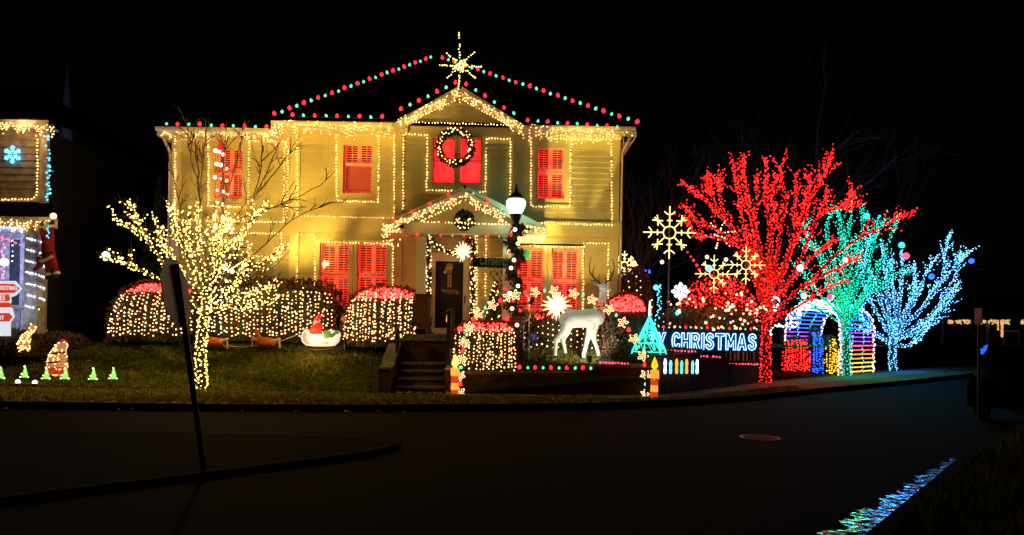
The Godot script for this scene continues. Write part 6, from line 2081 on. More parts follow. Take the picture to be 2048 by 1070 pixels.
func flakes() -> void:
	flake("largest yellow snowflake light on a tall pole right of the house", W(1339, 465, 21.0), 0.74, M.yellow_rope, 1.0, 0.0175)
	flake("middle yellow snowflake light in front of the red lit bush", W(1428, 548, 22.0), 0.56, M.yellow_rope, 1.0, 0.0135, [3])
	flake("yellow snowflake light half hidden by the red tree trunk", W(1492, 530, 21.5), 0.56, M.yellow_rope, 1.0, 0.0135)
	flake("yellow snowflake light partly hidden by the house corner", W(1249, 530, 22.5), 0.42, M.yellow_rope, 1.4, 0.018)
	flake("small brilliant white snowflake light over the dry hedge", W(1361, 583, 21.2), 0.26, M.white_led, 1.6, 0.03)
	var s := thing("snowflake_light", "warm string light snowflake hanging beside the red tree", "snowflake light", W(1437, 470, 23.5), "snowflake lights on poles")
	var pts := PackedVector3Array()
	for i in 6:
		for k in 5: pts.append(W(1440, 468, 23.5) + Vector3(cos(TAU * i / 6 + 0.2), sin(TAU * i / 6 + 0.2), 0) * (0.1 + 0.09 * k) + rdir() * 0.03)
	dots(s, pts, 0.03, M.warm_pink)
	for q in [[1267, 527, 0.09, "peach ball of light beyond the house corner", "warm_pink"], [1418, 537, 0.1, "pale blue ball of light before the middle snowflake", "flake_blue"], [1356, 626, 0.085, "flat pale blue disc of light hanging below the white snowflake", "cyan_led"], [1312, 575, 0.08, "icy ball of light left of the tallest pole", "cyan_led"], [1324, 524, 0.06, "small warm ball of light left of the tall snowflake pole", "warm_pink"], [1414, 514, 0.06, "small warm ball of light over the middle snowflake", "warm_pink"], [1452, 519, 0.06, "small warm ball of light left of the red trunk", "warm_pink"]]:
		var c := W(q[0], q[1], 21.4)
		var o := thing("light_ball", q[3], "light ball", c, "glowing balls over the side yard")
		var b := Mb.new()
		b.ball(c, q[2], 10)
		part("light_globe", b, M[q[4]], o)
	strand("swag_lights", "string of red bulbs falling from the tallest snowflake to the red bush", "side yard strings", [line(21.6, [1370, 500, 1395, 530, 1410, 560, 1440, 590])], 0.16, 0.04, M.red_tree, 0.02)
	var tw := PackedVector3Array()
	for i in 46: tw.append(W(1318 + rf(-9, 12) * (0.3 + i / 46.0), 570 + i * 2.3, 21.0))
	var t := thing("twig_lights", "thin strand of icy lights trailing down left of the tall pole", "string lights", tw[0])
	dots(t, tw, 0.022, M.cyan_led)
	var bl := PackedVector3Array()
	for i in 16: bl.append(W(rf(1236, 1300), rf(540, 556), 22.6))
	var b2 := thing("bush_lights", "few deep blue bulbs on the dark bush beyond the house corner", "string lights", bl[0])
	dots(b2, bl, 0.04, M.blue_led)
	for q in [[[1512, 640, 1512, 625, 1518, 615, 1528, 614, 1536, 622], "arched candy cane of pinkish lights left of the red trunk", M.warm_pink, 0.05], [[1540, 668, 1548, 655, 1560, 650, 1570, 655], "bunch of white flower lights right of the red trunk", M.white_led, 0.06], [[1545, 600, 1552, 592, 1558, 606, 1552, 620, 1546, 612], "loop of white flower lights higher up beside the red trunk", M.white_led, 0.06]]:
		strand("flower_light_strand", q[1], "side yard strings", [smooth(line(22.7, q[0]), 4)], q[3], 0.032, q[2], 0.04)

func tunnel() -> void:
	# a barrel vault of lights over the side street's pavement
	var c0 := W(1622, 757, 28.6)
	c0.y = 0.13
	var along := Vector3(E.x, 0, E.y).normalized()
	var across := Vector3(-along.z, 0, along.x) * -1.0
	if across.x < 0: across = -across
	var o := thing("light_tunnel", "arched walk through tunnel of rainbow light strings over the pavement", "light tunnel", c0)
	var R0 := 1.06
	var H := 2.75
	var L := 3.6
	var at := func(s: float, t: float) -> Vector3:   # s along, t 0..1 from the left foot over the top to the right foot
		var straight := H - R0
		var total := straight * 2 + PI * R0
		var d := t * total
		var x := -R0
		var y := d
		if d > straight and d < total - straight:
			var a := (d - straight) / R0
			x = -cos(a) * R0; y = straight + sin(a) * R0
		elif d >= total - straight:
			x = R0; y = total - d
		return c0 + along * s + across * x + Vector3(0, y, 0)
	for k in 4:
		var hoop := PackedVector3Array()
		for i in 29: hoop.append(at.call(L * k / 3.0, i / 28.0))
		var b := Mb.new()
		b.tube(hoop, 0.025, 0.025, 5)
		part("hoop", b, M.galvanised, o)
		dots(o, Array(walk(hoop, 0.085)).map(func(p): return p + rdir() * 0.03), 0.046 if k in [0, 3] else 0.03, [M.petal_white, M.cyan_led, M.teal_rope, M.petal_white][k])
	var rows := 40
	for r in rows:
		var t := (r + 0.5) / rows
		var h := 1.0 - absf(t - 0.5) * 2.0
		var m: Material = M.gold_led if h < 0.14 else M.orange_led if h < 0.24 else M.pink_led if h < 0.36 else M.purple_led if h < 0.52 else M.blue_led if h < 0.74 else M.teal_rope if t > 0.5 else M.white_led
		var l := PackedVector3Array([at.call(0.03, t), at.call(L - 0.03, t)])
		var b := Mb.new()
		b.tube(l, 0.007, 0.007, 3)
		part("rib_wire", b, M.galvanised, o)
		dots(o, walk(l, 0.07), 0.027, m, "rib_bulb_strand")
	# white flowers on the crown
	var fl := []
	for i in 190: fl.append(at.call(rf(0, 1.0), rf(0.26, 0.62)) + rdir() * 0.1)
	dots(o, fl, 0.036, M.white_led, "crown_bulb_strand")
	omni("tunnel_light", c0 + along * 1.6 + Vector3(0, 1.5, 0), Color(0.3, 0.32, 1.0), 2.2, 0.4, o)

# ---------------------------------------------------------------- the neighbour at the left
func neighbour() -> void:
	var D := 20.6
	var x1 := W(97, 330, D).x
	var x0 := x1 - 6.0
	var h := thing("neighbour_house", "neighbouring house at the far left with a lit porch and pale clapboards", "house", Vector3(x1 - 3, 1.0, -D))
	var y2 := W(60, 262, D).y
	var y1 := W(60, 404, D).y
	siding(h, x0, x1 - 0.16, y1, y2, D, [], M.neighbour_siding, 0.19)
	bar(h, "corner_board", x1 - 0.18, x1, 1.0, y2, -D - 0.05, -D + 0.07, M.neighbour_trim)
	bar(h, "side_wall", x1 - 0.1, x1, 1.0, y2, -D - 6, -D - 0.05, M.unlit_siding)
	bar(h, "porch_wall", x0, x1 - 0.1, 1.3, y1, -D - 1.6, -D - 1.5, M.neighbour_trim)
	bar(h, "soffit", x0, x1 + 0.22, y2, y2 + 0.05, -D - 0.1, -D + 0.4, M.neighbour_trim)
	bar(h, "fascia", x0, x1 + 0.24, y2 + 0.02, y2 + 0.22, -D + 0.4, -D + 0.45, M.neighbour_trim)
	roof_face(h, [Vector3(x0, y2 + 0.24, -D + 0.47), Vector3(x1 + 0.26, y2 + 0.24, -D + 0.47), Vector3(x1 - 2.4, y2 + 2.2, -D - 3.4), Vector3(x0, y2 + 2.2, -D - 3.4)])
	roof_face(h, [Vector3(x1 + 0.26, y2 + 0.24, -D + 0.47), Vector3(x1 + 0.26, y2 + 0.24, -D - 8), Vector3(x1 - 2.4, y2 + 2.2, -D - 3.4)])
	# porch roof, beam, column, floor
	var py := W(60, 440, 19.2).y
	roof_face(h, [Vector3(x0, py + 0.12, -19.0), Vector3(W(112, 440, 19.0).x, py + 0.12, -19.0), Vector3(x1 + 0.12, y1 - 0.02, -D + 0.02), Vector3(x0, y1 - 0.02, -D + 0.02)])
	bar(h, "porch_beam", x0, W(106, 440, 19.1).x, py - 0.2, py + 0.06, -19.3, -19.06, M.neighbour_trim)
	bar(h, "porch_ceiling", x0, x1, py - 0.02, py + 0.03, -D - 1.5, -19.3, M.neighbour_trim)
	var cx := W(70, 560, 19.2).x
	var cl := sub("column", h, Vector3(cx, 1.2, -19.2))
	bar(cl, "shaft", cx - 0.17, cx + 0.17, 1.4, py - 0.2, -19.37, -19.03, M.neighbour_trim)
	bar(cl, "base", cx - 0.22, cx + 0.22, 1.25, 1.4, -19.42, -18.98, M.neighbour_trim)
	bar(h, "porch_floor", x0, x1 + 0.1, 1.15, 1.25, -D - 1.5, -18.9, M.concrete)
	bar(h, "foundation", x0, x1, 0.3, 1.15, -D, -19.0, M.brick1)
	bar(h, "corner_board", W(78, 560, D).x, W(86, 560, D).x, 1.2, y1, -D - 0.06, -D + 0.06, M.neighbour_trim)
	var bal := Mb.new()
	bal.span(Vector3(x0, 1.95, -19.2), Vector3(cx - 0.17, 2.02, -19.12))
	part("rail", bal, M.neighbour_trim, h)
	for i in 14:
		var x := cx - 0.35 - i * 0.16
		bar(h, "baluster", x - 0.02, x + 0.02, 1.25, 1.95, -19.18, -19.14, M.neighbour_trim)
	var wr := R(22, 480, 42, 612, 22.1)
	bar(h, "window_frame", wr[0] - 0.1, wr[1] + 0.1, wr[2] - 0.1, wr[3] + 0.1, -22.1, -22.05, M.neighbour_trim)
	bar(h, "window_pane", wr[0], wr[1], wr[2], wr[3], -22.05, -22.03, M.slate)
	# lights
	icicles("icicle_light_strand", "warm icicle lights along the upper eave of the neighbouring house", line(20.1, [-40, 244, 108, 250]), 0.3, 62, M.warm)
	icicles("icicle_light_strand", "warm icicle lights along the porch eave of the neighbouring house", line(19.0, [-40, 436, 108, 442]), 0.34, 50, M.warm)
	strand("outline_light_strand", "warm and reddish lights framing the upper wall of the neighbouring house", "lights on the neighbouring house", [line(D - 0.1, [75, 270, 74, 390, 66, 398, -20, 400])], 0.09, 0.024, M.warm, 0.01)
	strand("corner_light_strand", "blue and violet lights running down the corner of the neighbouring house", "lights on the neighbouring house", [line(D - 0.05, [96, 270, 97, 330, 97, 402])], 0.07, 0.032, M.cyan_led, 0.05)
	strand("corner_light_strand", "deep blue lights down the side corner of the neighbouring house", "lights on the neighbouring house", [line(D + 0.2, [99, 275, 103, 360]), line(D + 0.2, [95, 376, 96, 402])], 0.06, 0.032, M.blue_led, 0.03)
	var sp := PackedVector3Array()
	for i in 130:
		var f := i / 129.0
		sp.append(Vector3(cx + cos(f * 44) * 0.21, 1.9 + f * (py - 2.2), -19.2 + sin(f * 44) * 0.21))
	strand("column_lights", "white lights wound in a spiral round the neighbour's porch column", "lights on the neighbouring house", [sp], 0.07, 0.024, M.white_led)
	strand("window_lights", "pink lights framing the porch window of the neighbouring house", "lights on the neighbouring house", [line(20.4, [0, 474, 6, 478, 6, 600]), line(20.4, [2, 474, 44, 489])], 0.06, 0.026, M.pink_led, 0.03)
	strand("curtain_lights", "thin strand of white lights hanging before the neighbour's window", "lights on the neighbouring house", [line(19.8, [24, 476, 24, 530])], 0.14, 0.022, M.white_led, 0.02)
	flake_disc("round icy blue snowflake light on the neighbour's upper wall", W(25, 309, D - 0.12), 0.25)
	omni("porch_light", Vector3(x1 - 0.9, 3.2, -20.2), Color(0.72, 0.76, 1.0), 6.5, 0.15, h)
	var pl := Mb.new()
	pl.ball(Vector3(x1 - 0.9, 3.2, -20.2), 0.11, 10)
	part("porch_lamp_globe", pl, M.white_led, h)
	var cb := thing("light_ball", "round warm bulb at the outer corner of the neighbour's porch eave", "light ball", W(107, 432, 18.7))
	var cbm := Mb.new()
	cbm.ball(W(107, 432, 18.7), 0.075, 10)
	part("light_globe", cbm, M.warm, cb)
	omni("corner_light", W(107, 432, 18.7), Color(1.0, 0.7, 0.4), 0.5, 0.07, cb)
	omni("eave_light", W(36, 250, 19.9), Color(1.0, 0.72, 0.45), 0.7, 0.2, h)
	# stuffed figure hanging from the porch roof
	var F := 18.95
	var o := thing("hanging_figure", "stuffed figure in a red suit clinging under the neighbour's porch eave", "hanging figure", W(98, 550, F))
	var w := func(u: float, v: float, z := 0.0) -> Vector3: return W(u, v, F) + Vector3(0, 0, z)
	part("suit_body", body([[w.call(96, 490), w.call(98, 515), 0.145, 0.15], [w.call(98, 515), w.call(101, 525), 0.15, 0.15], [w.call(89, 482), w.call(84, 455, 0.05), 0.065, 0.05], [w.call(104, 482), w.call(106, 453, 0.05), 0.065, 0.05],
		[w.call(96, 524), w.call(97, 545, 0.02), 0.085, 0.06], [w.call(106, 522), w.call(114, 543, 0.02), 0.085, 0.06]], 0.024), M.red_cloth, o)
	var trim := Mb.new()
	for q in [[84, 455, 0.06], [106, 453, 0.06], [98, 549, 0.07], [115, 546, 0.07]]: trim.tube(PackedVector3Array([w.call(q[0] - 0.5, q[1] - 2.0, 0.03), w.call(q[0] + 0.5, q[1] + 2.5, 0.03)]), q[2] + 0.012, q[2] + 0.012, 9)
	trim.tube(PackedVector3Array([w.call(87, 523, 0.14), w.call(98, 521, 0.17), w.call(112, 514, 0.13)]), 0.035, 0.035, 7)
	part("fur_trim", trim, M.white_fur, o)
	var belt := Mb.new()
	belt.tube(PackedVector3Array([w.call(87, 511, 0.12), w.call(98, 509, 0.165), w.call(110, 505, 0.11)]), 0.03, 0.03, 6)
	belt.box(w.call(99, 506, 0.19), Vector3(0.06, 0.06, 0.02))
	part("belt", belt, M.black_cloth, o)
	part("cap", body([[w.call(95, 478), w.call(94, 470), 0.1, 0.085], [w.call(94, 470), w.call(90, 462, 0.06), 0.07, 0.03]], 0.022), M.red_cloth, o)
	part("mitten", body([[w.call(85, 451, 0.03), w.call(86, 446, 0.03), 0.055, 0.045], [w.call(88, 451, 0.05), w.call(89, 449, 0.06), 0.022, 0.018]], 0.018), mat("mitten_green", lin(0.02, 0.25, 0.05), 0.8), o)
	part("mitten", body([[w.call(106, 449, 0.03), w.call(106, 444, 0.03), 0.055, 0.045], [w.call(103, 449, 0.05), w.call(102, 447, 0.06), 0.022, 0.018]], 0.018), M.black_cloth, o)
	for q in [[98, 551], [115, 549]]: part("boot", body([[w.call(q[0], q[1], 0.0), w.call(q[0], q[1] + 4, 0.02), 0.05, 0.055], [w.call(q[0], q[1] + 5, 0.02), w.call(q[0], q[1] + 5, 0.12), 0.05, 0.04]], 0.02), M.black_cloth, o)
	part("toy_sack", body([[w.call(80, 518, 0.05), w.call(84, 530, 0.08), 0.06, 0.08], [w.call(84, 530, 0.08), w.call(74, 540, 0.08), 0.06, 0.05]], 0.022), M.red_cloth, o)
	strand("rope_lights", "short strand of icy lights hanging between the arms of the red suited figure", "lights on the neighbouring house", [line(18.75, [95, 450, 96, 478])], 0.045, 0.022, M.cyan_led, 0.03)
	# arrow signpost
	var S := 18.3
	var g := thing("arrow_signpost", "backlit white and red direction sign with arrow boards at the picture's left edge", "signpost", W(10, 700, S))
	var arrow := func(uv: Array, z: float, m: Material, nm: String) -> void:
		var a := PackedVector2Array()
		for i in uv.size() / 2:
			var q := W(uv[i * 2], uv[i * 2 + 1], S)
			a.append(Vector2(q.x, q.y))
		var b := Mb.new()
		b.prism(a, -S + z, -S + z + 0.02)
		part(nm, b, m, g)
	arrow.call([-60, 562, 32, 562, 45, 577, 34, 590, 22, 595, 24, 602, 20, 612, 26, 618, 30, 633, 22, 645, 22, 672, -60, 672], 0.0, M.sign_lit_white, "sign_light_board")
	arrow.call([-60, 567, 30, 568, 41, 577, 31, 586, -60, 587], 0.02, M.sign_lit_red, "sign_light_arrow")
	arrow.call([-60, 590, 20, 589, 22, 600, 16, 603, -60, 603], 0.02, M.sign_lit_red, "sign_light_arrow")
	arrow.call([-60, 606, 20, 605, 26, 609, 22, 615, -60, 615], 0.02, M.sign_lit_red, "sign_light_arrow")
	arrow.call([-60, 627, 20, 626, 27, 634, 20, 643, -60, 644], 0.02, M.sign_lit_red, "sign_light_arrow")
	var q0 := W(-7, 580, S)
	lettering("CHRISTMAS", 0.1, Vector3(W(-8, 580, S).x, q0.y, -S + 0.043), M.sign_lit_white, g, 0.72)
	lettering("NES", 0.12, Vector3(W(-6, 600, S).x, W(0, 601, S).y, -S + 0.043), M.sign_lit_white, g, 0.75)
	lettering("WAY", 0.11, Vector3(W(-10, 640, S).x, W(0, 640, S).y, -S + 0.043), M.sign_lit_white, g, 0.75)
	var post := Mb.new()
	post.span(W(-2, 720, S) - Vector3(0.04, 0, 0.06), W(2, 570, S) + Vector3(0, 0, -0.01))
	part("post", post, M.wood, g)
	# dark shrubs under the porch
	var at := W(20, 700, 18.7); at.y = 0.75
	hedge("low dark shrub before the neighbour's porch", at, 0.9, 0.62, 0.4, 2.5, "shrub", null, 1500)
	net("net_lights", "sparse warm net lights on the neighbour's low shrub", "warm net lights over the hedges", at, 0.9, 0.62, 0.4, 2.5, 0.09, 0.1, 0.9, M.warm_net, 0.022, false, -1.0, -0.1)
	at = W(120, 712, 19.4); at.y = 0.8
	hedge("low dark shrub between the neighbour's porch and the lawn", at, 0.8, 0.5, 0.4, 2.5, "shrub", null, 1500)
	# wire animals
	var a := W(56, 702, 18.2)
	var wd := thing("wire_fawn", "seated wire frame fawn glowing peach before the neighbour's porch", "wire animal", a)
	wire_animal(wd, [[W(45, 690, 18.2), W(52, 676, 18.2), 0.11, 0.1], [W(52, 674, 18.2), W(64, 660, 18.2), 0.075, 0.055], [W(64, 658, 18.2), W(71, 654, 18.2), 0.06, 0.035], [W(44, 690, 18.2), W(40, 701, 18.2), 0.05, 0.03], [W(56, 680, 18.2), W(58, 702, 18.2), 0.05, 0.03], [W(65, 655, 18.2), W(63, 647, 18.2), 0.03, 0.015]], M.wire_peach, 160)
	a = W(115, 748, 17.35)
	var bd := thing("wire_bear", "plump wire frame animal glowing peach with a red cap and skirt on the lawn", "wire animal", a)
	wire_animal(bd, [[W(114, 734, 17.35), W(116, 715, 17.35), 0.22, 0.19], [W(117, 708, 17.35), W(121, 697, 17.35), 0.15, 0.12], [W(122, 694, 17.35), W(126, 690, 17.35), 0.12, 0.1], [W(126, 691, 17.35), W(134, 692, 17.35) , 0.06, 0.03]], M.wire_peach, 210)
	var rb := Mb.new()
	rb.lathe(PackedVector2Array([Vector2(0.24, -0.02), Vector2(0.235, 0.14), Vector2(0.2, 0.16)]), 14, Transform3D(Basis.IDENTITY, W(113, 746, 17.35)))
	part("red_skirt_light", rb, M.wire_red, bd)
	rb = Mb.new()
	rb.tube(PackedVector3Array([W(120, 690, 17.35), W(127, 682, 17.35), W(134, 684, 17.35)]), 0.09, 0.03, 8)
	part("red_cap_light", rb, M.wire_red, bd)
	rb = Mb.new()
	for q in [[116, 707, 0.165, 0.028], [114, 724, 0.235, 0.022]]:
		var hoop := PackedVector3Array()
		for i in 17: hoop.append(W(q[0], q[1], 17.35) + Vector3(cos(TAU * i / 16) * q[2], 0.03 * cos(TAU * i / 16), sin(TAU * i / 16) * q[2]))
		rb.tube(hoop, q[3], q[3], 6, false)
	part("scarf", rb, M.red_cloth, bd)
	part("arm_light", body([[W(122, 713, 17.2), W(128, 722, 17.15), 0.06, 0.05], [W(128, 722, 17.15), W(122, 729, 17.12), 0.05, 0.045]], 0.03), M.wire_peach_dim, bd)
	# row of little trees and two spot lamps
	var names := ["little green light tree cut by the picture's left edge", "little green light tree behind the two white ground spots", "little green light tree left of the plump wire animal", "little green light tree in front of the plump wire animal", "little green light tree second from the street tree side", "little green light tree nearest to the yellow lit tree"]
	for i in 6:
		var c := W([2, 50, 93, 131, 187, 227][i], [761, 759, 762, 762, 763, 762][i], 17.0)
		var t := thing("path_light_tree", names[i], "path light", c, "little green light trees along the lawn edge")
		var b := Mb.new()
		for k in 3: b.lathe(PackedVector2Array([Vector2(0, 0.05 + k * 0.075), Vector2(0.095 - k * 0.026, 0.05 + k * 0.075), Vector2(0.03 - k * 0.008, 0.15 + k * 0.075), Vector2(0, 0.15 + k * 0.075)]), 8, Transform3D(Basis.from_scale(Vector3(1, 1, 0.6)), c))
		part("light_tree", b, M.mini_tree, t)
		b = Mb.new()
		b.tube(PackedVector3Array([c - Vector3(0, 0.1, 0), c + Vector3(0, 0.06, 0)]), 0.012, 0.012, 5)
		part("stake", b, M.black_metal, t)
		dots(t, [c + Vector3(-0.09, 0.06, 0.03), c + Vector3(0.09, 0.06, 0.03), c + Vector3(0, 0.3, 0.02), c + Vector3(0.03, 0.19, 0.05), c + Vector3(-0.04, 0.13, 0.06)], 0.022, M.petal_white, "tip_bulb")
	for q in [[36, 764, "left one of two white ground spots at the lawn edge"], [70, 765, "right one of two white ground spots at the lawn edge"]]:
		var c := W(q[0], q[1], 16.8)
		var t := thing("ground_spot", q[2], "ground lamp", c, "white ground spots")
		var b := Mb.new()
		b.ball(c, 0.055, 10)
		part("lamp_globe", b, M.white_globe, t)
		b = Mb.new()
		b.lathe(PackedVector2Array([Vector2(0.02, -0.16), Vector2(0.06, -0.06), Vector2(0.055, -0.02), Vector2(0, -0.04)]), 8, Transform3D(Basis.IDENTITY, c))
		part("lamp_cup", b, M.black_metal, t)

func wire_animal(par: Node, caps: Array, m: Material, n: int) -> void:
	var sh := body(caps, 0.04, 0.04)
	var skin := StandardMaterial3D.new()
	part("mesh_light_body", sh, glow("wire_skin_%d" % n, 1.0, 0.45, 0.16, 0.42), par)
	var pts := []
	for i in n: pts.append(sh.v[rng.randi() % sh.v.size()] * 1.0 + Vector3(0, 0, 0.012))
	dots(par, pts, 0.017, M.warm)

func flake_disc(label: String, c: Vector3, r: float) -> void:
	var o := thing("snowflake_light", label, "snowflake light", c)
	var b := Mb.new()
	for i in 6:
		var a := TAU * i / 6 + PI / 6
		var d := Vector3(cos(a), sin(a), 0)
		var n := Vector3(-d.y, d.x, 0)
		b.tube(PackedVector3Array([c + d * r * 0.15, c + d * r]), 0.014, 0.014, 4)
		for k in [-1, 1]:
			b.tube(PackedVector3Array([c + d * r * 0.5, c + d * r * 0.78 + n * k * r * 0.26, c + d * r * 0.95]), 0.013, 0.013, 4)
			b.tube(PackedVector3Array([c + d * r * 0.3, c + d * r * 0.45 + n * k * r * 0.2]), 0.013, 0.013, 4)
	part("rope_light", b, M.flake_blue, o)

# ---------------------------------------------------------------- street furniture and the far dark
func far_things() -> void:
	# stop sign seen from behind, leaning
	var D := 8.0
	var foot := Vector3(-3.26, 0.1, -D)
	var top := W(352, 528, D)
	var o := thing("stop_sign", "leaning stop sign seen from behind as a dark silhouette on a steel post", "stop sign", foot)
	var b := Mb.new()
	b.beam(foot - Vector3(0, 0.2, 0), top, 0.055, 0.03, Vector3(0.3, 0, 1))
	part("post", b, M.galvanised, o)
	b = Mb.new()
	var oct := PackedVector2Array()
	for i in 8: oct.append(Vector2(cos(TAU * (i + 0.5) / 8), sin(TAU * (i + 0.5) / 8)) * 0.40)
	var ax := (top - foot).normalized()
	var bs := Basis(Vector3.BACK, atan2(-ax.x, ax.y)) * Basis(Vector3.UP, 1.63)
	b.prism(oct, -0.004, 0.004, Transform3D(bs, W(353, 586, D) + Vector3(0.01, 0, 0.03)))
	part("plate", b, M.sign_back, o)
	b = Mb.new()
	for k in [-0.12, 0.12]: b.ball(W(349, 586, D) + ax * k + Vector3(0.01, 0, 0.05), 0.012, 6)
	part("bolt", b, M.galvanised, o)
	# spiral pole with a red cap behind the tree
	var P := 19.0
	var at := W(456, 680, P)
	var s := thing("spiral_light_pole", "tall pole wound with white lights under a red cap behind the bare tree", "light pole", at)
	b = Mb.new()
	var tip := W(444, 300, P)
	b.tube(PackedVector3Array([at, tip]), 0.03, 0.02, 6)
	part("pole", b, M.galvanised, s)
	b = Mb.new()
	b.lathe(PackedVector2Array([Vector2(0.13, 0), Vector2(0.11, 0.08), Vector2(0.05, 0.2), Vector2(0, 0.24)]), 10, Transform3D(Basis.IDENTITY, W(444, 300, P)))
	part("cap_light", b, M.wire_red_bright, s)
	var pts := []
	for k in 12:
		var f := k / 11.0
		for j in 3: pts.append(tip.lerp(at, 0.02 + f * 0.74) + Vector3((j - 1) * (0.1 + 0.16 * f) + rf(-0.04, 0.04), (j - 1) * -0.05 + rf(-0.03, 0.03), 0.1))
	dots(s, pts, 0.05, glow("peach_white", 1.0, 0.72, 0.5, 3.2))
	# parked car
	car()
	# far house with icicles
	var fd := 62.0
	var hx := W(1880, 640, fd).x
	var h := thing("far_house", "distant dark house at the right whose eaves carry warm icicle lights", "house", Vector3(hx + 3, 0.2, -fd))
	var ey := W(1950, 640, fd).y
	bar(h, "wall", hx, hx + 13, 0, ey - 0.2, -fd - 8, -fd - 1.5, M.unlit_siding)
	roof_face(h, [Vector3(hx - 0.4, ey + 0.15, -fd + 0.1), Vector3(hx + 13.4, ey + 0.15, -fd + 0.1), Vector3(hx + 11, ey + 2.4, -fd - 4.5), Vector3(hx + 2, ey + 2.4, -fd - 4.5)])
	for x in [hx + 0.2, hx + 4.0]:
		bar(h, "porch_post", x - 0.1, x + 0.1, 0, ey, -fd - 0.1, -fd + 0.05, M.neighbour_trim)
	bar(h, "window_frame", hx + 6.2, hx + 7.6, 1.0, 2.3, -fd - 1.5, -fd - 1.42, M.trim)
	bar(h, "window_pane", hx + 6.3, hx + 7.5, 1.1, 2.2, -fd - 1.42, -fd - 1.4, M.slate)
	var pp := []
	for u in [[1897, 1906], [1912, 1922], [1926, 1940], [1957, 1970], [1978, 1996], [2002, 2018], [2042, 2060]]:
		var u0: float = u[0]
		while u0 < u[1]:
			for j in 3: pp.append(W(u0 + rf(-1, 1), 640 + rf(0, 8), fd - 0.2))
			u0 += 1.6
	for v in range(645, 674, 2):
		pp.append(W(2003, v, fd)); pp.append(W(2005, v, fd))
		if v < 660: pp.append(W(1996, v, fd))
	var fl := thing("icicle_light_strand", "warm icicle lights along the eave and post of the distant house", "icicle lights", W(1950, 640, fd), "icicle lights along the eaves")
	dots(fl, pp, 0.07, glow("far_warm", 1.0, 0.54, 0.2, 0.8))
	var bl := thing("inflatable_figure", "small blue lit inflatable on the distant lawn", "inflatable", W(1968, 706, 48))
	part("light_body", body([[W(1964, 706, 48), W(1970, 697, 48), 0.1, 0.12], [W(1971, 693, 48), W(1974, 690, 48), 0.1, 0.08], [W(1964, 699, 48), W(1961, 699, 48), 0.07, 0.06]], 0.05), glow("inflatable_blue", 0.02, 0.16, 1.0, 1.0), bl)
	# slim post by the car
	var mp := thing("sign_post", "thin greenish metal post beside the parked car", "post", W(1957, 790, 14.0))
	b = Mb.new()
	b.tube(PackedVector3Array([W(1957, 800, 14.0) - Vector3(0, 0.4, 0), W(1957, 640, 14.0)]), 0.02, 0.02, 6)
	b.box(W(1957, 632, 14.0), Vector3(0.02, 0.3, 0.22))
	part("post", b, M.sign_back, mp)
	# church spire far off at the left
	var st := W(133, 250, 75)
	var c := thing("church_spire", "thin pale church spire far off behind the neighbouring house", "church spire", Vector3(st.x, 0, -75))
	b = Mb.new()
	var hgt := W(135, 122, 75).y
	b.lathe(PackedVector2Array([Vector2(1.1, 14), Vector2(1.1, 16), Vector2(0.95, 16.2), Vector2(0.02, hgt), Vector2(0, hgt + 0.6)]), 8, Transform3D(Basis.IDENTITY, Vector3(st.x, 0, -75)))
	omni("added_spire_fill", Vector3(st.x + 5, 20, -69), Color(0.75, 0.8, 1.0), 1.6, 0.3, c)  # unseen lamp added so the spire shows against the sky
	part("spire", b, mat("spire_copper", lin(0.4, 0.42, 0.48), 0.5), c)
	b = Mb.new()
	b.span(Vector3(st.x - 1.6, 0, -76.6), Vector3(st.x + 1.6, 14, -73.4))
	part("tower", b, M.slate, c)
	# rough grass at the near right kerb
	var tuft := Mb.new()
	for k in 4:
		var a := TAU * k / 4.0
		tuft.tri(Vector3(cos(a) * 0.03, 0, sin(a) * 0.03), Vector3(cos(a) * 0.03 + 0.012, 0, sin(a) * 0.03), Vector3(cos(a) * 0.09, 0.16, sin(a) * 0.09))
	var xs := []
	for i in 9000:
		var t := rf(0, 16)
		var off := rf(0.25, 3.5)
		var p := Vector2(2.83, -6.0) + Vector2(0.643, -0.766) * t + Vector2(0.714, 0.70) * off
		xs.append(Transform3D(Basis(Vector3.UP, rf(0, TAU)).scaled(Vector3.ONE * rf(0.4, 1.1)), Vector3(p.x, 0.115, p.y)))
	tag(scatter("rough_grass", tuft.mesh(), M.blade, xs, self), "dark rough grass along the near right kerb", "grass", "", "stuff")

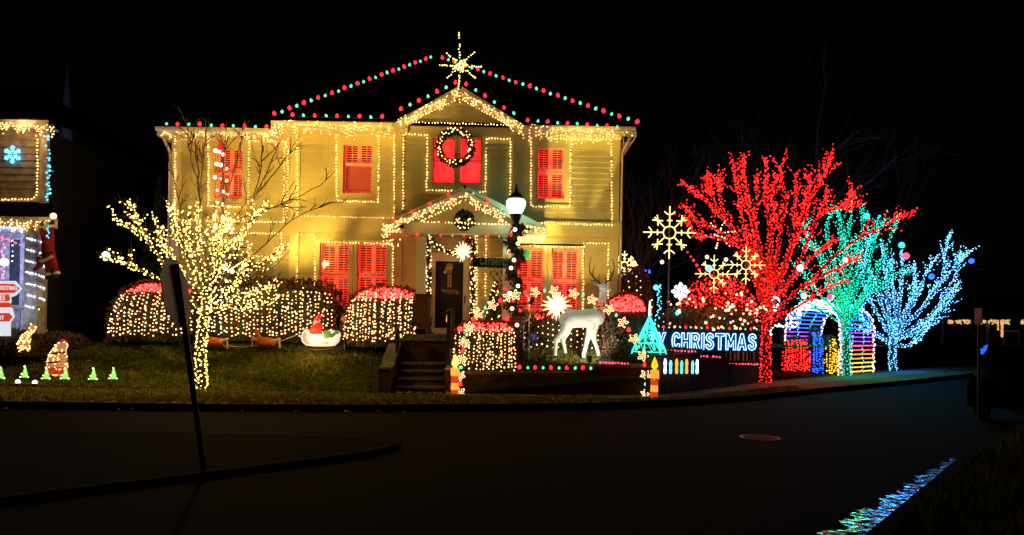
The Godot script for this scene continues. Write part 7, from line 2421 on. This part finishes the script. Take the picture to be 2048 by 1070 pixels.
func car() -> void:
	var at := Vector3(11.0, 0, -15.4)
	var f := Vector3(0.70, 0, -0.714)
	var r := Vector3(0.714, 0, 0.70)
	var o := thing("parked_car", "dark parked car barely visible in the unlit part of the street", "car", at)
	var bs := Basis(r, Vector3.UP, -f)
	var xf := Transform3D(bs * Basis(Vector3.UP, -PI / 2), at)
	var prof := func(uv: Array, w: float) -> Mb:
		var p := PackedVector2Array()
		for i in uv.size() / 2: p.append(Vector2(uv[i * 2], uv[i * 2 + 1]))
		var b := Mb.new()
		b.prism(p, -w, w, xf)
		return b
	part("car_body", prof.call([-2.2, 0.28, -2.25, 0.7, -2.15, 0.9, -1.2, 0.98, 1.2, 0.96, 2.05, 0.86, 2.25, 0.62, 2.2, 0.28], 0.86), M.car_paint, o)
	part("cabin", prof.call([-1.75, 0.97, -1.3, 1.40, -0.9, 1.46, 0.35, 1.46, 1.25, 0.96], 0.72), M.car_paint, o)
	part("side_window", prof.call([-1.45, 1.0, -1.18, 1.34, -0.85, 1.4, 0.3, 1.4, 0.98, 1.0], 0.735), M.glass_dark, o)
	for s in [-1, 1]:
		for x in [-1.4, 1.4]:
			var c := xf * Vector3(x, 0.32, s * 0.78)
			var wn := "wheel"
			var wh := sub(wn, o, c)
			var t := Mb.new()
			t.lathe(PackedVector2Array([Vector2(0.2, -0.1), Vector2(0.3, -0.1), Vector2(0.33, -0.06), Vector2(0.33, 0.06), Vector2(0.3, 0.1), Vector2(0.2, 0.1)]), 16, Transform3D(xf.basis * Basis(Vector3.RIGHT, PI / 2), c))
			part("tyre", t, M.rubber, wh)
			t = Mb.new()
			t.lathe(PackedVector2Array([Vector2(0, -0.09), Vector2(0.2, -0.09), Vector2(0.2, 0.09), Vector2(0, 0.09)]), 10, Transform3D(xf.basis * Basis(Vector3.RIGHT, PI / 2), c))
			part("rim", t, M.galvanised, wh)
		var lb := Mb.new()
		lb.box(xf * Vector3(-2.22, 0.76, s * 0.66), Vector3(0.06, 0.14, 0.3), xf.basis)
		part("tail_light", lb, M.tail_glass, o)
		lb = Mb.new()
		lb.box(xf * Vector3(2.16, 0.7, s * 0.62), Vector3(0.1, 0.12, 0.34), xf.basis)
		part("headlight", lb, M.glass_dark, o)

func _ready() -> void:
	rng.seed = 20241224
	# camera: level, with its lens shifted upwards and held one degree askew
	var cam := Camera3D.new()
	cam.name = "camera"
	cam.projection = Camera3D.PROJECTION_FRUSTUM
	cam.near = 0.1
	cam.far = 600.0
	cam.size = 2.0 * 535.0 / FOC * cam.near
	cam.frustum_offset = Vector2(0, (660.0 - 535.0) / FOC * cam.near)
	cam.transform = Transform3D(Basis(Vector3.BACK, ROLL), Vector3(0, EYE, 0))
	cam.current = true
	add_child(cam)
	# night sky
	var env := Environment.new()
	env.background_mode = Environment.BG_SKY
	var sky := Sky.new()
	var sm := ProceduralSkyMaterial.new()
	sm.sky_top_color = lin(0.0003, 0.0004, 0.0006)
	sm.sky_horizon_color = lin(0.0006, 0.0007, 0.0011)
	sm.ground_bottom_color = lin(0.0002, 0.0002, 0.0003)
	sm.ground_horizon_color = lin(0.0004, 0.0004, 0.0006)
	sky.sky_material = sm
	env.sky = sky
	env.tonemap_mode = Environment.TONE_MAPPER_LINEAR
	env.tonemap_exposure = 1.0
	env.sdfgi_enabled = true
	env.ssao_enabled = true
	env.ssil_enabled = true
	var we := WorldEnvironment.new()
	we.name = "world"
	we.environment = env
	add_child(we)
	var moon := DirectionalLight3D.new()
	moon.name = "moon"
	moon.light_color = Color(0.8, 0.88, 1.0)
	moon.light_energy = 0.002
	moon.light_angular_distance = 0.5
	moon.rotation = Vector3(-0.9, 0.5, 0)
	moon.shadow_enabled = true
	moon.sky_mode = DirectionalLight3D.SKY_MODE_LIGHT_ONLY
	add_child(moon)
	materials()
	glow("petal_white", 1.0, 0.78, 0.66, 2.2)
	glow("round_light", 1.0, 0.74, 0.52, 4.0)
	glow("flame_dim", 1.0, 0.55, 0.0, 1.6)
	glow("c9_orange", 1.0, 0.3, 0.06, 3.5)
	glow("wire_red_bright", 1.0, 0.02, 0.02, 1.4)
	glow("wire_peach_dim", 1.0, 0.45, 0.16, 0.42)
	mat("glass_dark", lin(0.006, 0.006, 0.008), 0.08)
	mat("tail_glass", lin(0.12, 0.004, 0.004), 0.2)
	mat("unlit_siding", lin(0.02, 0.022, 0.03), 1.0).metallic_specular = 0.1  # siding colour made near black, standing in for walls left in shade
	make_dots()
	make_leaf()
	ground()
	gutter_water()
	house()
	retaining_wall()
	front_steps()
	hedges()
	trees()
	neighbour()
	house_lights()
	lamp_post()
	candle("giant plastic candle with a glaring flame left of the brick wall", W(909, 802, 16.75), false)
	candle("giant plastic candle with a dim yellow flame at the right sidewalk corner", W(1308, 806, 16.9), true)
	omni("candle_light", W(912, 732, 16.55), Color(1.0, 0.62, 0.25), 0.12, 0.07)
	sleigh()
	big_deer()
	wire_tree()
	flakes()
	banner()
	tunnel()
	far_things()
	print("boards ", boards, " nodes ", find_children("*", "", true, false).size())
